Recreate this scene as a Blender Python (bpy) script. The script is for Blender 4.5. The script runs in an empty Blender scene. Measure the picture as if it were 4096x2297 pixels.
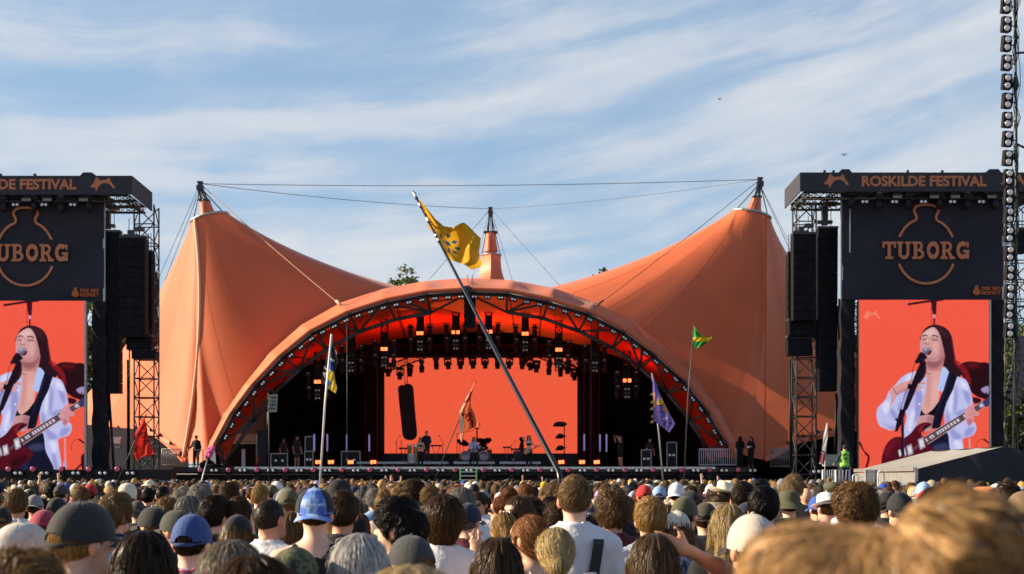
import bpy, math, random
import numpy as np
from mathutils import Vector, Matrix

R = math.radians
scene = bpy.context.scene
col = scene.collection

# ------------------------------------------------------------------ camera
FPX, CAMH, HY, CX = 4096 * 50 / 36, 1.92, 1912.0, 2048.0
cd = bpy.data.cameras.new("camera"); cam = bpy.data.objects.new("camera", cd); col.objects.link(cam)
cd.lens = 50; cd.sensor_width = 36; cd.shift_y = (HY - 1148.5) / 4096
cam.location = (0, 0, CAMH); cam.rotation_euler = (R(90), 0, 0)
cd.clip_start = 0.05; cd.clip_end = 5000
cd.dof.use_dof = True; cd.dof.focus_distance = 14.0; cd.dof.aperture_fstop = 5.6
scene.camera = cam

# ------------------------------------------------------------------ sky and sun
SUN_EL, SUN_AZ = R(24), R(-84)            # azimuth from +Y, negative = to the left
S = Vector((math.sin(SUN_AZ) * math.cos(SUN_EL), math.cos(SUN_AZ) * math.cos(SUN_EL), math.sin(SUN_EL)))
sl = bpy.data.lights.new("sun", "SUN"); so = bpy.data.objects.new("sun", sl); col.objects.link(so)
sl.energy = 5.0; sl.angle = R(0.5); sl.color = (1.0, 0.82, 0.57)
so.rotation_euler = (-S).to_track_quat('-Z', 'Y').to_euler(); so.location = (-60, 20, 60)

world = bpy.data.worlds.new("World"); scene.world = world; world.use_nodes = True
nt = world.node_tree; nt.nodes.clear()
def wn(t, **k):
    n = nt.nodes.new(t)
    for a, b in k.items(): setattr(n, a, b)
    return n
def wl(a, b): nt.links.new(a, b)
w_out = wn('ShaderNodeOutputWorld'); w_bg = wn('ShaderNodeBackground')
w_sky = wn('ShaderNodeTexSky', sky_type='NISHITA', sun_disc=False, sun_elevation=SUN_EL, sun_rotation=SUN_AZ % (2 * math.pi))
w_sky.altitude = 0; w_sky.air_density = 1.0; w_sky.dust_density = 0.6; w_sky.ozone_density = 1.6
w_bg.inputs['Strength'].default_value = 0.072
w_tc = wn('ShaderNodeTexCoord')
def wmath(op, a, b=None, c=None):
    n = wn('ShaderNodeMath', operation=op)
    for i, v in enumerate((a, b, c)):
        if v is None: continue
        if isinstance(v, (int, float)): n.inputs[i].default_value = v
        else: wl(v, n.inputs[i])
    return n.outputs[0]
def wramp(fac, pts):
    n = wn('ShaderNodeValToRGB'); e = n.color_ramp.elements
    while len(e) > 1: e.remove(e[-1])
    e[0].position = pts[0][0]; e[0].color = (*[pts[0][1]] * 3, 1)
    for p, v in pts[1:]:
        x = e.new(p); x.color = (v, v, v, 1)
    wl(fac, n.inputs[0]); return n.outputs[0]
w_sep = wn('ShaderNodeSeparateXYZ'); wl(w_tc.outputs['Generated'], w_sep.inputs[0])
wx, wy, wz = w_sep.outputs
def wvec(a, b, c):
    n = wn('ShaderNodeCombineXYZ')
    for i, v in enumerate((a, b, c)):
        if isinstance(v, (int, float)): n.inputs[i].default_value = v
        else: wl(v, n.inputs[i])
    return n.outputs[0]
def wnoise(vec, scale, detail=6, rough=0.55, dist=0.0):
    n = wn('ShaderNodeTexNoise'); wl(vec, n.inputs['Vector'])
    n.inputs['Scale'].default_value = scale; n.inputs['Detail'].default_value = detail
    n.inputs['Roughness'].default_value = rough; n.inputs['Distortion'].default_value = dist
    return n.outputs['Fac']
# thin cirrus: streaks stretched along the horizon, rising gently to the right and warped by a slow noise
warp = wnoise(wvec(wmath('MULTIPLY', wx, 1.6), wmath('MULTIPLY', wy, 1.0), wmath('MULTIPLY', wz, 3.0)), 1.3, 2)
warp2 = wnoise(wvec(wmath('MULTIPLY', wx, 5.0), wy, wmath('MULTIPLY', wz, 9.0)), 1.7, 4)
curve = wmath('MULTIPLY', wmath('MULTIPLY', wmath('ADD', wx, 0.36), wmath('ADD', wx, 0.36)), -0.20)   # the streaks fan out and bend
wz2 = wmath('ADD', wmath('ADD', wmath('ADD', wz, wmath('MULTIPLY', wx, -0.02)), curve), wmath('ADD', wmath('MULTIPLY', warp, 0.07), wmath('MULTIPLY', warp2, 0.018)))
band = wnoise(wvec(wmath('MULTIPLY', wx, 1.9), wmath('MULTIPLY', wy, 0.6), wmath('MULTIPLY', wz2, 15.0)), 1.35, 3, 0.55, 0.1)
streak = wnoise(wvec(wmath('MULTIPLY', wx, 2.2), wmath('MULTIPLY', wy, 1.0), wmath('MULTIPLY', wz2, 40.0)), 1.6, 8, 0.62, 0.15)
fluff = wnoise(wvec(wmath('MULTIPLY', wx, 9.0), wmath('MULTIPLY', wy, 3.0), wmath('MULTIPLY', wz2, 26.0)), 2.0, 10, 0.72, 0.35)
patch = wnoise(wvec(wmath('MULTIPLY', wx, 4.0), wmath('MULTIPLY', wy, 2.0), wmath('MULTIPLY', wz2, 9.0)), 1.5, 3)
dens = wmath('ADD', wmath('ADD', wmath('MULTIPLY', band, 0.66), wmath('MULTIPLY', streak, 0.22)), wmath('ADD', wmath('MULTIPLY', fluff, 0.20), wmath('MULTIPLY', wmath('SUBTRACT', patch, 0.5), 0.30)))
low = wmath('MULTIPLY', wmath('SUBTRACT', 0.2, wz), 0.16)        # thicker towards the horizon
cover = wramp(wmath('ADD', dens, low), [(0.42, 0.0), (0.49, 0.18), (0.57, 0.58), (0.69, 0.95)])
clear = wmath('MULTIPLY', wramp(wz, [(0.36, 1.0), (0.62, 0.12)]), wramp(wy, [(0.0, 0.45), (0.5, 1.0)]))   # clear deep sky overhead and behind
w_mix = wn('ShaderNodeMixRGB'); wl(wmath('MULTIPLY', cover, clear), w_mix.inputs[0])
w_tint = wn('ShaderNodeMixRGB', blend_type='MULTIPLY'); w_tint.inputs[0].default_value = 1
wl(w_sky.outputs[0], w_tint.inputs[1]); w_tint.inputs[2].default_value = (1.02, 1.02, 1.06, 1)
w_air = wn('ShaderNodeMixRGB'); wl(wmath('MULTIPLY', clear, 0.58), w_air.inputs[0]); wl(w_tint.outputs[0], w_air.inputs[1]); w_air.inputs[2].default_value = (2.7, 3.95, 5.5, 1)
wl(w_air.outputs[0], w_mix.inputs[1]); w_mix.inputs[2].default_value = (5.2, 5.45, 5.75, 1)
wl(w_mix.outputs[0], w_bg.inputs[0]); wl(w_bg.outputs[0], w_out.inputs[0])

scene.view_settings.view_transform = 'Standard'; scene.view_settings.look = 'None'
EXPO = 0.95; scene.view_settings.exposure = EXPO; scene.view_settings.gamma = 1
scene.render.engine = 'CYCLES'
scene.cycles.use_denoising = True
scene.cycles.max_bounces = 6; scene.cycles.transparent_max_bounces = 8
scene.cycles.sample_clamp_indirect = 4

# ------------------------------------------------------------------ helpers
rng = np.random.default_rng(7); random.seed(7)
def P(px, py, Y):
    return Vector(((px - CX) * Y / FPX, Y, CAMH + (HY - py) * Y / FPX))
def srgb(r, g, b):
    f = lambda c: (c / 255) / 12.92 if c / 255 <= 0.04045 else ((c / 255 + 0.055) / 1.055) ** 2.4
    return (f(r), f(g), f(b))

def tag(o, label=None, cat=None, group=None, kind=None):
    if label: o['label'] = label
    if cat: o['category'] = cat
    if group: o['group'] = group
    if kind: o['kind'] = kind
    return o
def empty(name, loc, label=None, cat=None, group=None, rz=0):
    o = bpy.data.objects.new(name, None); col.objects.link(o); o.location = loc; o.rotation_euler = (0, 0, rz)
    o.empty_display_size = 0.2
    return tag(o, label, cat, group)
def copy_tree(o, parent=None):
    c = o.copy(); col.objects.link(c); c.parent = parent
    for ch in o.children: copy_tree(ch, c)
    return c

def mesh_from(name, v, f, smooth=True, mats=(), fm=None, tint=None):
    """numpy verts (N,3); faces: (M,3|4) array or list of index tuples"""
    me = bpy.data.meshes.new(name)
    v = np.asarray(v, dtype=np.float32)
    if isinstance(f, np.ndarray):
        k = f.shape[1]; m = len(f)
        me.vertices.add(len(v)); me.vertices.foreach_set('co', v.ravel())
        me.loops.add(m * k); me.loops.foreach_set('vertex_index', f.astype(np.int32).ravel())
        me.polygons.add(m); me.polygons.foreach_set('loop_start', np.arange(0, m * k, k, dtype=np.int32))
        me.update(calc_edges=True)
    else:
        me.from_pydata([tuple(map(float, p)) for p in v], [], f); me.update()
    n = len(me.polygons)
    me.polygons.foreach_set('use_smooth', np.full(n, smooth) if isinstance(smooth, bool) else np.asarray(smooth, dtype=bool))
    for m_ in mats: me.materials.append(m_)
    if fm is not None: me.polygons.foreach_set('material_index', np.asarray(fm, dtype=np.int32))
    if tint is not None:
        a = me.color_attributes.new('tint', 'FLOAT_COLOR', 'POINT')
        t = np.ones((len(v), 4), dtype=np.float32); t[:, :3] = tint
        a.data.foreach_set('color', t.ravel())
    return me
def face_tint(me, c):
    a = me.color_attributes.new('tint', 'FLOAT_COLOR', 'CORNER')
    n = len(me.polygons); tot = np.zeros(n, dtype=np.int32); me.polygons.foreach_get('loop_total', tot)
    t = np.ones((tot.sum(), 4), dtype=np.float32); t[:, :3] = np.repeat(np.asarray(c), tot, axis=0)
    a.data.foreach_set('color', t.ravel())
def link(name, me, parent=None, loc=None, color=None):
    o = bpy.data.objects.new(name, me); col.objects.link(o)
    if parent: o.parent = parent
    if loc is not None: o.location = loc
    if color is not None: o.color = (*color, 1)
    return o

class MB:
    """collects shapes for ONE mesh object"""
    def __init__(s): s.v = []; s.f = []; s.m = []; s.s = []
    def add(s, verts, faces, mi=0, smooth=False):
        b = len(s.v); s.v += [tuple(p) for p in verts]
        for f in faces: s.f.append(tuple(i + b for i in f)); s.m.append(mi); s.s.append(smooth)
    def box(s, c, d, mi=0, rz=0, M=None):
        x, y, z = d[0] / 2, d[1] / 2, d[2] / 2
        vs = [Vector(p) for p in ((-x, -y, -z), (x, -y, -z), (x, y, -z), (-x, y, -z), (-x, -y, z), (x, -y, z), (x, y, z), (-x, y, z))]
        if rz: vs = [Matrix.Rotation(rz, 3, 'Z') @ p for p in vs]
        if M is not None: vs = [M @ p for p in vs]
        c = Vector(c)
        s.add([p + c for p in vs], [(0, 3, 2, 1), (4, 5, 6, 7), (0, 1, 5, 4), (1, 2, 6, 5), (2, 3, 7, 6), (3, 0, 4, 7)], mi)
    def tube(s, pts, r, n=8, mi=0, cap=True):
        pts = [Vector(p) for p in pts]; k = len(pts)
        rs = [r] * k if isinstance(r, (int, float)) else list(r)
        t0 = (pts[1] - pts[0]).normalized(); up = Vector((0, 0, 1)) if abs(t0.z) < 0.9 else Vector((0, 1, 0))
        a = t0.cross(up).normalized(); vs = []
        for i, p in enumerate(pts):
            t = (pts[min(i + 1, k - 1)] - pts[max(i - 1, 0)]).normalized()
            a = (a - a.dot(t) * t); a = a.normalized() if a.length > 1e-6 else t.orthogonal().normalized()
            b = t.cross(a)
            for j in range(n):
                q = 2 * math.pi * j / n; vs.append(p + (a * math.cos(q) + b * math.sin(q)) * rs[i])
        fs = [(i * n + j, i * n + (j + 1) % n, (i + 1) * n + (j + 1) % n, (i + 1) * n + j) for i in range(k - 1) for j in range(n)]
        s.add(vs, fs, mi, True)
        if cap:
            b = len(s.v) - k * n
            s.f.append(tuple(b + j for j in range(n - 1, -1, -1))); s.m.append(mi); s.s.append(False)
            s.f.append(tuple(b + (k - 1) * n + j for j in range(n))); s.m.append(mi); s.s.append(False)
    def beam(s, p, q, w, h=None, mi=0):
        h = h or w; p = Vector(p); q = Vector(q); t = (q - p).normalized()
        up = Vector((0, 0, 1)) if abs(t.z) < 0.95 else Vector((0, 1, 0))
        a = t.cross(up).normalized() * (w / 2); b = a.cross(t).normalized() * (h / 2)
        vs = [p - a - b, p + a - b, p + a + b, p - a + b, q - a - b, q + a - b, q + a + b, q - a + b]
        s.add(vs, [(0, 1, 2, 3), (7, 6, 5, 4), (0, 4, 5, 1), (1, 5, 6, 2), (2, 6, 7, 3), (3, 7, 4, 0)], mi)
    def prism(s, poly, o, ux, uy, depth, mi=0):
        """poly of 2-D points in the frame o, ux, uy, extruded by the vector depth"""
        o = Vector(o); ux = Vector(ux); uy = Vector(uy); d = Vector(depth); n = len(poly)
        a = [o + ux * x + uy * y for x, y in poly]
        s.add(a + [p + d for p in a], [tuple(range(n)), tuple(range(2 * n - 1, n - 1, -1))] +
              [(i, i + n, (i + 1) % n + n, (i + 1) % n) for i in range(n)], mi)
    def sheet(s, fn, nu, nv, mi=0, smooth=True, wrap=False):
        vs = [fn(i / nu, j / nv) for j in range(nv + 1) for i in range(nu + 1)]
        w = nu + 1
        s.add(vs, [(j * w + i, j * w + i + 1, (j + 1) * w + i + 1, (j + 1) * w + i) for j in range(nv) for i in range(nu)], mi, smooth)
    def lathe(s, prof, c, n=20, mi=0, axis='Z', sx=1, sy=1, M=None):
        c = Vector(c); vs = []
        for r, z in prof:
            for j in range(n):
                q = 2 * math.pi * j / n; p = Vector((r * math.cos(q) * sx, r * math.sin(q) * sy, z))
                if axis == 'Y': p = Vector((p.x, -p.z, p.y))
                if axis == 'X': p = Vector((p.z, p.x, p.y))
                if M is not None: p = M @ p
                vs.append(c + p)
        k = len(prof)
        s.add(vs, [(i * n + j, i * n + (j + 1) % n, (i + 1) * n + (j + 1) % n, (i + 1) * n + j) for i in range(k - 1) for j in range(n)], mi, True)
    def ell(s, c, r, nu=14, nv=9, mi=0, M=None):
        prof = [(max(math.sin(math.pi * i / nv), 1e-3), -math.cos(math.pi * i / nv) * r[2]) for i in range(nv + 1)]
        s.lathe(prof, c, nu, mi, sx=r[0], sy=r[1], M=M)
    def truss(s, p, q, w, up, r=0.03, bay=None, n=5, lr=None):
        """square lattice girder between p and q"""
        p = Vector(p); q = Vector(q); t = (q - p).normalized(); L = (q - p).length
        a = t.cross(Vector(up)).normalized() * (w / 2); b = a.cross(t).normalized() * (w / 2)
        cs = [a + b, a - b, -a - b, -a + b]
        for c in cs: s.tube([p + c, q + c], r, n)
        k = max(1, round(L / (bay or w))); lr = lr or r * 0.6
        for i in range(k):
            z0 = p + t * (L * i / k); z1 = p + t * (L * (i + 1) / k)
            for j in range(4):
                c0, c1 = cs[j], cs[(j + 1) % 4]
                if i % 2: c0, c1 = c1, c0
                s.tube([z0 + c0, z1 + c1], lr, 4, cap=False)
                s.tube([z0 + c0, z0 + c1], lr, 4, cap=False)
    def build(s, name, mats, parent=None, loc=None, color=None, world=True):
        mats = mats if isinstance(mats, (list, tuple)) else [mats]
        vs = np.array(s.v, dtype=np.float32).reshape(-1, 3)
        p = parent
        while world and p is not None: vs = vs - np.array(p.location, dtype=np.float32); p = p.parent
        me = mesh_from(name, vs, s.f, np.array(s.s, dtype=bool), mats, s.m)
        return link(name, me, parent, loc, color)
def clock(msg, _t=[__import__('time').time()]):
    import time; print(f"[{time.time() - _t[0]:6.1f}s] {msg}", flush=True)

# ------------------------------------------------------------------ materials
def mat(name, c=(0.5, 0.5, 0.5), rough=0.6, metal=0.0, var=0.08, vscale=3.0, bump=0.0, bscale=60.0, objcol=False, tint=False,
        emit=None, estr=0.0, transl=0.0, spec=0.5, stretch=None, sheen=0.0):
    m = bpy.data.materials.new(name); m.use_nodes = True; t = m.node_tree; N = t.nodes; Lk = t.links
    bs = N['Principled BSDF']; out = N['Material Output']
    bs.inputs['Roughness'].default_value = rough; bs.inputs['Metallic'].default_value = metal
    bs.inputs['Specular IOR Level'].default_value = spec
    if sheen: bs.inputs['Sheen Weight'].default_value = sheen
    cur = None
    if objcol:
        oi = N.new('ShaderNodeObjectInfo'); cur = oi.outputs['Color']
    if tint:
        at = N.new('ShaderNodeAttribute'); at.attribute_name = 'tint'
        if cur is None: cur = at.outputs['Color']
        else:
            mx = N.new('ShaderNodeMixRGB'); mx.blend_type = 'MULTIPLY'; mx.inputs[0].default_value = 1
            Lk.new(cur, mx.inputs[1]); Lk.new(at.outputs['Color'], mx.inputs[2]); cur = mx.outputs[0]
    tc = N.new('ShaderNodeTexCoord')
    vec = tc.outputs['Object']
    if stretch:
        mp = N.new('ShaderNodeMapping'); mp.inputs['Scale'].default_value = stretch; Lk.new(vec, mp.inputs[0]); vec = mp.outputs[0]
    if var:
        no = N.new('ShaderNodeTexNoise'); no.inputs['Scale'].default_value = vscale; no.inputs['Detail'].default_value = 6
        Lk.new(vec, no.inputs['Vector'])
        mr = N.new('ShaderNodeMapRange'); mr.inputs[1].default_value = 0.3; mr.inputs[2].default_value = 0.7
        mr.inputs[3].default_value = 1 - var; mr.inputs[4].default_value = 1 + var; Lk.new(no.outputs['Fac'], mr.inputs[0])
        mx = N.new('ShaderNodeMixRGB'); mx.blend_type = 'MULTIPLY'; mx.inputs[0].default_value = 1
        if cur is None: mx.inputs[1].default_value = (*c, 1)
        else: Lk.new(cur, mx.inputs[1])
        Lk.new(mr.outputs[0], mx.inputs[2]); cur = mx.outputs[0]
    if cur is None: bs.inputs['Base Color'].default_value = (*c, 1)
    else: Lk.new(cur, bs.inputs['Base Color'])
    if bump:
        n2 = N.new('ShaderNodeTexNoise'); n2.inputs['Scale'].default_value = bscale; n2.inputs['Detail'].default_value = 4
        Lk.new(vec, n2.inputs['Vector'])
        bp = N.new('ShaderNodeBump'); bp.inputs['Strength'].default_value = bump; bp.inputs['Distance'].default_value = 0.02
        Lk.new(n2.outputs['Fac'], bp.inputs['Height']); Lk.new(bp.outputs[0], bs.inputs['Normal'])
    if emit is not None:
        bs.inputs['Emission Color'].default_value = (*emit, 1); bs.inputs['Emission Strength'].default_value = estr
    if transl:
        tr = N.new('ShaderNodeBsdfTranslucent'); ms = N.new('ShaderNodeMixShader'); ms.inputs[0].default_value = transl
        if cur is None: tr.inputs[0].default_value = (*c, 1)
        else: Lk.new(cur, tr.inputs[0])
        Lk.new(bs.outputs[0], ms.inputs[1]); Lk.new(tr.outputs[0], ms.inputs[2]); Lk.new(ms.outputs[0], out.inputs[0])
    return m
def mat_screen(name, strength):
    m = bpy.data.materials.new(name); m.use_nodes = True; t = m.node_tree
    bs = t.nodes['Principled BSDF']; at = t.nodes.new('ShaderNodeAttribute'); at.attribute_name = 'tint'
    bs.inputs['Base Color'].default_value = (0.003, 0.003, 0.003, 1); bs.inputs['Roughness'].default_value = 0.7; bs.inputs['Specular IOR Level'].default_value = 0.1
    t.links.new(at.outputs['Color'], bs.inputs['Emission Color']); bs.inputs['Emission Strength'].default_value = strength
    return m

M_TENT = mat('tent_fabric', (0.74, 0.165, 0.060), 0.5, var=0.07, vscale=0.35, bump=0.06, bscale=1.2, transl=0.10, spec=0.4, sheen=0.15)
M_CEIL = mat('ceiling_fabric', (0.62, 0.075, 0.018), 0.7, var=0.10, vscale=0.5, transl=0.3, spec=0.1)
M_SEAM = mat('seam_webbing', (0.80, 0.50, 0.33), 0.7, var=0.05)
M_STEEL = mat('dark_steel', (0.055, 0.056, 0.06), 0.5, 0.3, var=0.15, vscale=2)
M_GALV = mat('galvanised_steel', (0.42, 0.42, 0.42), 0.4, 0.6, var=0.15, vscale=4)
M_ALU = mat('aluminium', (0.62, 0.62, 0.63), 0.3, 0.8, var=0.1, vscale=4)
M_BLACK = mat('black_paint', (0.008, 0.008, 0.010), 0.5, var=0.2, vscale=5, spec=0.3)
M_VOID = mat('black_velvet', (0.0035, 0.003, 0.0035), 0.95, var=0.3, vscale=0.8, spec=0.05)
M_DRAPE = mat('black_drape', (0.016, 0.015, 0.022), 0.85, var=0.25, vscale=0.6, bump=0.5, bscale=0.9, spec=0.2)
M_BANNER = mat('banner_cloth', (0.022, 0.022, 0.036), 0.7, var=0.2, vscale=0.7, bump=0.35, bscale=0.8, spec=0.3)
M_ORANGEPRINT = mat('orange_print', (0.58, 0.20, 0.09), 0.7, var=0.08, vscale=3)
M_ORANGEPRINT2 = mat('deep_orange_print', (0.55, 0.13, 0.02), 0.7, var=0.08, vscale=3)
M_CAB = mat('speaker_cabinet', (0.007, 0.007, 0.010), 0.6, var=0.3, vscale=3, bump=0.2, bscale=40, spec=0.15)
M_GRILLE = mat('speaker_grille', (0.009, 0.009, 0.013), 0.7, var=0.5, vscale=2.5, spec=0.12)
M_LENS = mat('lamp_lens', (0.50, 0.50, 0.54), 0.3, 0.2, var=0.1, vscale=30, emit=(0.8, 0.82, 0.9), estr=0.07)
M_PINK = mat('pink_lens', (0.30, 0.07, 0.13), 0.35, var=0.6, vscale=60, emit=(0.8, 0.12, 0.25), estr=0.07)
M_RED = mat('red_lamp_cell', (0.8, 0.1, 0.05), 0.4, var=0, emit=(1.0, 0.07, 0.02), estr=5.0)
M_TUBEW = mat('lilac_tube', (0.5, 0.4, 0.7), 0.4, var=0, emit=(0.45, 0.35, 0.85), estr=0.16)
M_WHITE = mat('white_pvc', (0.74, 0.74, 0.72), 0.5, var=0.05, vscale=1.5, bump=0.1, bscale=3)
M_WHITEPAINT = mat('white_rail_paint', (0.72, 0.72, 0.73), 0.4, var=0.08, vscale=6)
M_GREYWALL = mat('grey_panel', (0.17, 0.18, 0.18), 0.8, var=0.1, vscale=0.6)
M_WOOD = mat('wood_block', (0.35, 0.22, 0.1), 0.6, var=0.2, vscale=8)
M_SCREEN = mat_screen('led_pixels', 0.92 / 2 ** EXPO)
M_CLOTH = mat('flag_cloth', rough=0.75, var=0.05, vscale=4, tint=True, transl=0.35, spec=0.2)
M_BARK = mat('bark', (0.10, 0.07, 0.045), 0.9, var=0.25, vscale=8, bump=0.6, bscale=12)
M_LEAF = mat('leaf', (0.085, 0.12, 0.028), 0.55, var=0.35, vscale=0.9, tint=False, transl=0.35)
M_GROUND = mat('trampled_ground', (0.16, 0.12, 0.075), 0.95, var=0.35, vscale=0.8, bump=0.6, bscale=3)
# things people wear: the colour is each object's own
M_SKIN = mat('skin', rough=0.5, var=0.07, vscale=25, objcol=True, tint=True, spec=0.4)
M_HAIR = mat('hair', rough=0.38, var=0.15, vscale=40, objcol=True, tint=True, transl=0.30, spec=0.22, stretch=(1, 1, 0.15))
M_FABRIC = mat('fabric', rough=0.85, var=0.07, vscale=14, objcol=True, bump=0.25, bscale=45, spec=0.2, sheen=0.1)
M_CAPCLOTH = mat('cap_cloth', rough=0.8, var=0.09, vscale=30, objcol=True, bump=0.18, bscale=120, spec=0.25, sheen=0.15)
M_LEATHER = mat('strap', rough=0.5, var=0.15, vscale=30, objcol=True)
M_GLASS = mat('dark_lens', (0.012, 0.010, 0.010), 0.12, var=0, spec=0.8)
M_FELT = mat('felt', rough=0.9, var=0.08, vscale=40, objcol=True, bump=0.3, bscale=90)
M_CROWD = mat('crowd_colours', rough=0.75, var=0.10, vscale=20, tint=True, spec=0.25)

# ------------------------------------------------------------------ ground
g = MB(); g.sheet(lambda u, v: Vector(((u - .5) * 3000, -300 + v * 3300, 0)), 30, 30)
tag(g.build('ground', M_GROUND), 'trampled festival field under the crowd', None, None, 'structure')
# ================================================================== the orange stage tent
def polyline(pts, step):
    """evenly spaced (point, tangent) along a 2-D polyline"""
    pts = np.array(pts, float); seg = np.linalg.norm(np.diff(pts, axis=0), axis=1); cum = np.r_[0, np.cumsum(seg)]
    out = []
    for d in np.arange(step / 2, cum[-1], step):
        i = min(np.searchsorted(cum, d) - 1, len(seg) - 1); f = (d - cum[i]) / seg[i]
        out.append((pts[i] + (pts[i + 1] - pts[i]) * f, (pts[i + 1] - pts[i]) / seg[i]))
    return out

tent = empty('festival_tent', P(1880, 1912, 92), 'huge orange three peaked stage tent with a wide arched opening', 'stage tent')
tent.location.z = 0

def wing_surface(C, a, b, nodes, sag, power=1.0, diamond=False):
    th = np.array([n[0] for n in nodes], float); Bp = np.array([P(*n[1:]) for n in nodes])
    th = np.r_[th, th[0] + 360]; Bp = np.vstack([Bp, Bp[:1]])
    corner = {230, 312} & set(int(q) for q in th)
    def bspl(t):                                   # rounded boundary, sharp only at the anchor corner
        i = int(np.clip(np.searchsorted(th, t, side='right') - 1, 0, len(th) - 2)); h = (t - th[i]) / (th[i + 1] - th[i])
        def tan(j):
            if int(th[j]) in corner or j in (0, len(th) - 1): return None
            return (Bp[j + 1] - Bp[j - 1]) / (th[j + 1] - th[j - 1])
        d = (Bp[i + 1] - Bp[i]) / (th[i + 1] - th[i]); m0, m1 = tan(i), tan(i + 1); m0 = d if m0 is None else m0; m1 = d if m1 is None else m1; w = th[i + 1] - th[i]
        return Bp[i] * (2 * h ** 3 - 3 * h ** 2 + 1) + m0 * w * (h ** 3 - 2 * h ** 2 + h) + Bp[i + 1] * (3 * h ** 2 - 2 * h ** 3) + m1 * w * (h ** 3 - h ** 2)
    def f(theta, s):
        t = theta if theta >= th[0] else theta + 360
        B = Vector(bspl(t))
        q = math.radians(theta); c_, s_ = math.cos(q), math.sin(q)
        if diamond:
            k = abs(c_) + abs(s_); c_, s_ = c_ / k, s_ / k
        r = C + a * c_ + b * s_
        d = B - r; L = d.length; dn = d.normalized()
        n = Vector((0, 0, -1)) - dn * dn.dot(Vector((0, 0, -1)))
        n = n.normalized() if n.length > 1e-4 else Vector((0, 0, 0))
        sp = s ** power
        p = Vector((r.x + d.x * sp, r.y + d.y * sp, r.z + d.z * s))
        return p + n * (L * sag * 4 * s * (1 - s) * (1 - 0.25 * s))
    return f

def make_wing(ring_l, ring_r, Y, depth, nodes, sag, nth, ns, **k):
    p, q = P(*ring_l, Y), P(*ring_r, Y)
    C = (p + q) / 2; a = (q - p) / 2; b = Vector((0, depth, -0.02))
    return wing_surface(C, a, b, nodes, sag, **k), C, a, b

LW = [(150, 150, 1770, 118), (180, 235, 1775, 110), (190, 324, 1752, 106), (198, 405, 1730, 102.5), (206, 513, 1725, 99), (213, 604, 1736, 96),
      (221, 668, 1775, 91.5), (230, 741, 1848, 89.8), (237, 820, 1842, 88.4), (247, 872, 1715, 88.8), (254, 922, 1632, 88.6), (264, 1008, 1508, 88.5),
      (280, 1137, 1378, 88.6), (292, 1214, 1315, 88.8), (314, 1380, 1224, 89.3), (338, 1546, 1165, 90.5), (348, 1600, 1152, 92), (358, 1660, 1166, 96),
      (390, 1600, 1220, 112), (420, 1300, 1500, 122), (460, 800, 1770, 128)]
RW = [(182, 2150, 1164, 96), (192, 2199, 1158, 91.5), (205, 2357, 1216, 89.6), (222, 2490, 1280, 89), (232, 2600, 1358, 88.7), (244, 2720, 1470, 88.6),
      (256, 2803, 1556, 88.6), (266, 2855, 1620, 88.6), (276, 2900, 1700, 88.8), (288, 2945, 1800, 89.3), (312, 3057, 1842, 94), (316, 3100, 1822, 95),
      (322, 3181, 1774, 97), (330, 3278, 1741, 99), (338, 3359, 1728, 101), (345, 3434, 1725, 103), (360, 3610, 1775, 107), (390, 3760, 1770, 115),
      (440, 3050, 1770, 124), (480, 2500, 1500, 122), (510, 2210, 1220, 112)]
CW = [(180, 1600, 1270, 114), (225, 1700, 1240, 106), (270, 1880, 1230, 103), (315, 2150, 1240, 106), (360, 2330, 1270, 114), (405, 2250, 1500, 128), (450, 1964, 1600, 132), (495, 1680, 1500, 128)]
f_l, C_l, a_l, b_l = make_wing((767, 891), (910, 854), 90.6, 1.15, LW, 0.052, 0, 0)
f_r, C_r, a_r, b_r = make_wing((2932, 843), (3080, 875), 90.9, 1.15, RW, 0.052, 0, 0)
f_c, C_c, a_c, b_c = make_wing((1925, 1020), (2003, 1020), 118, 0.8, CW, 0.0, 0, 0, power=3.0, diamond=True)
def wing_mesh(f, t0, name, nth, ns, smooth=True):
    mb = MB(); mb.sheet(lambda u, v: f(t0 + 360 * u, v), nth, ns, 0, smooth)
    return mb.build(name, M_TENT, tent)
cano = wing_mesh(f_l, 150, 'canopy', 144, 30); tag(cano, 'left canopy, sunlit on its outer side')
wing_mesh(f_r, 182, 'canopy', 144, 30); wing_mesh(f_c, 180, 'canopy', 16, 26, False)

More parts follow.
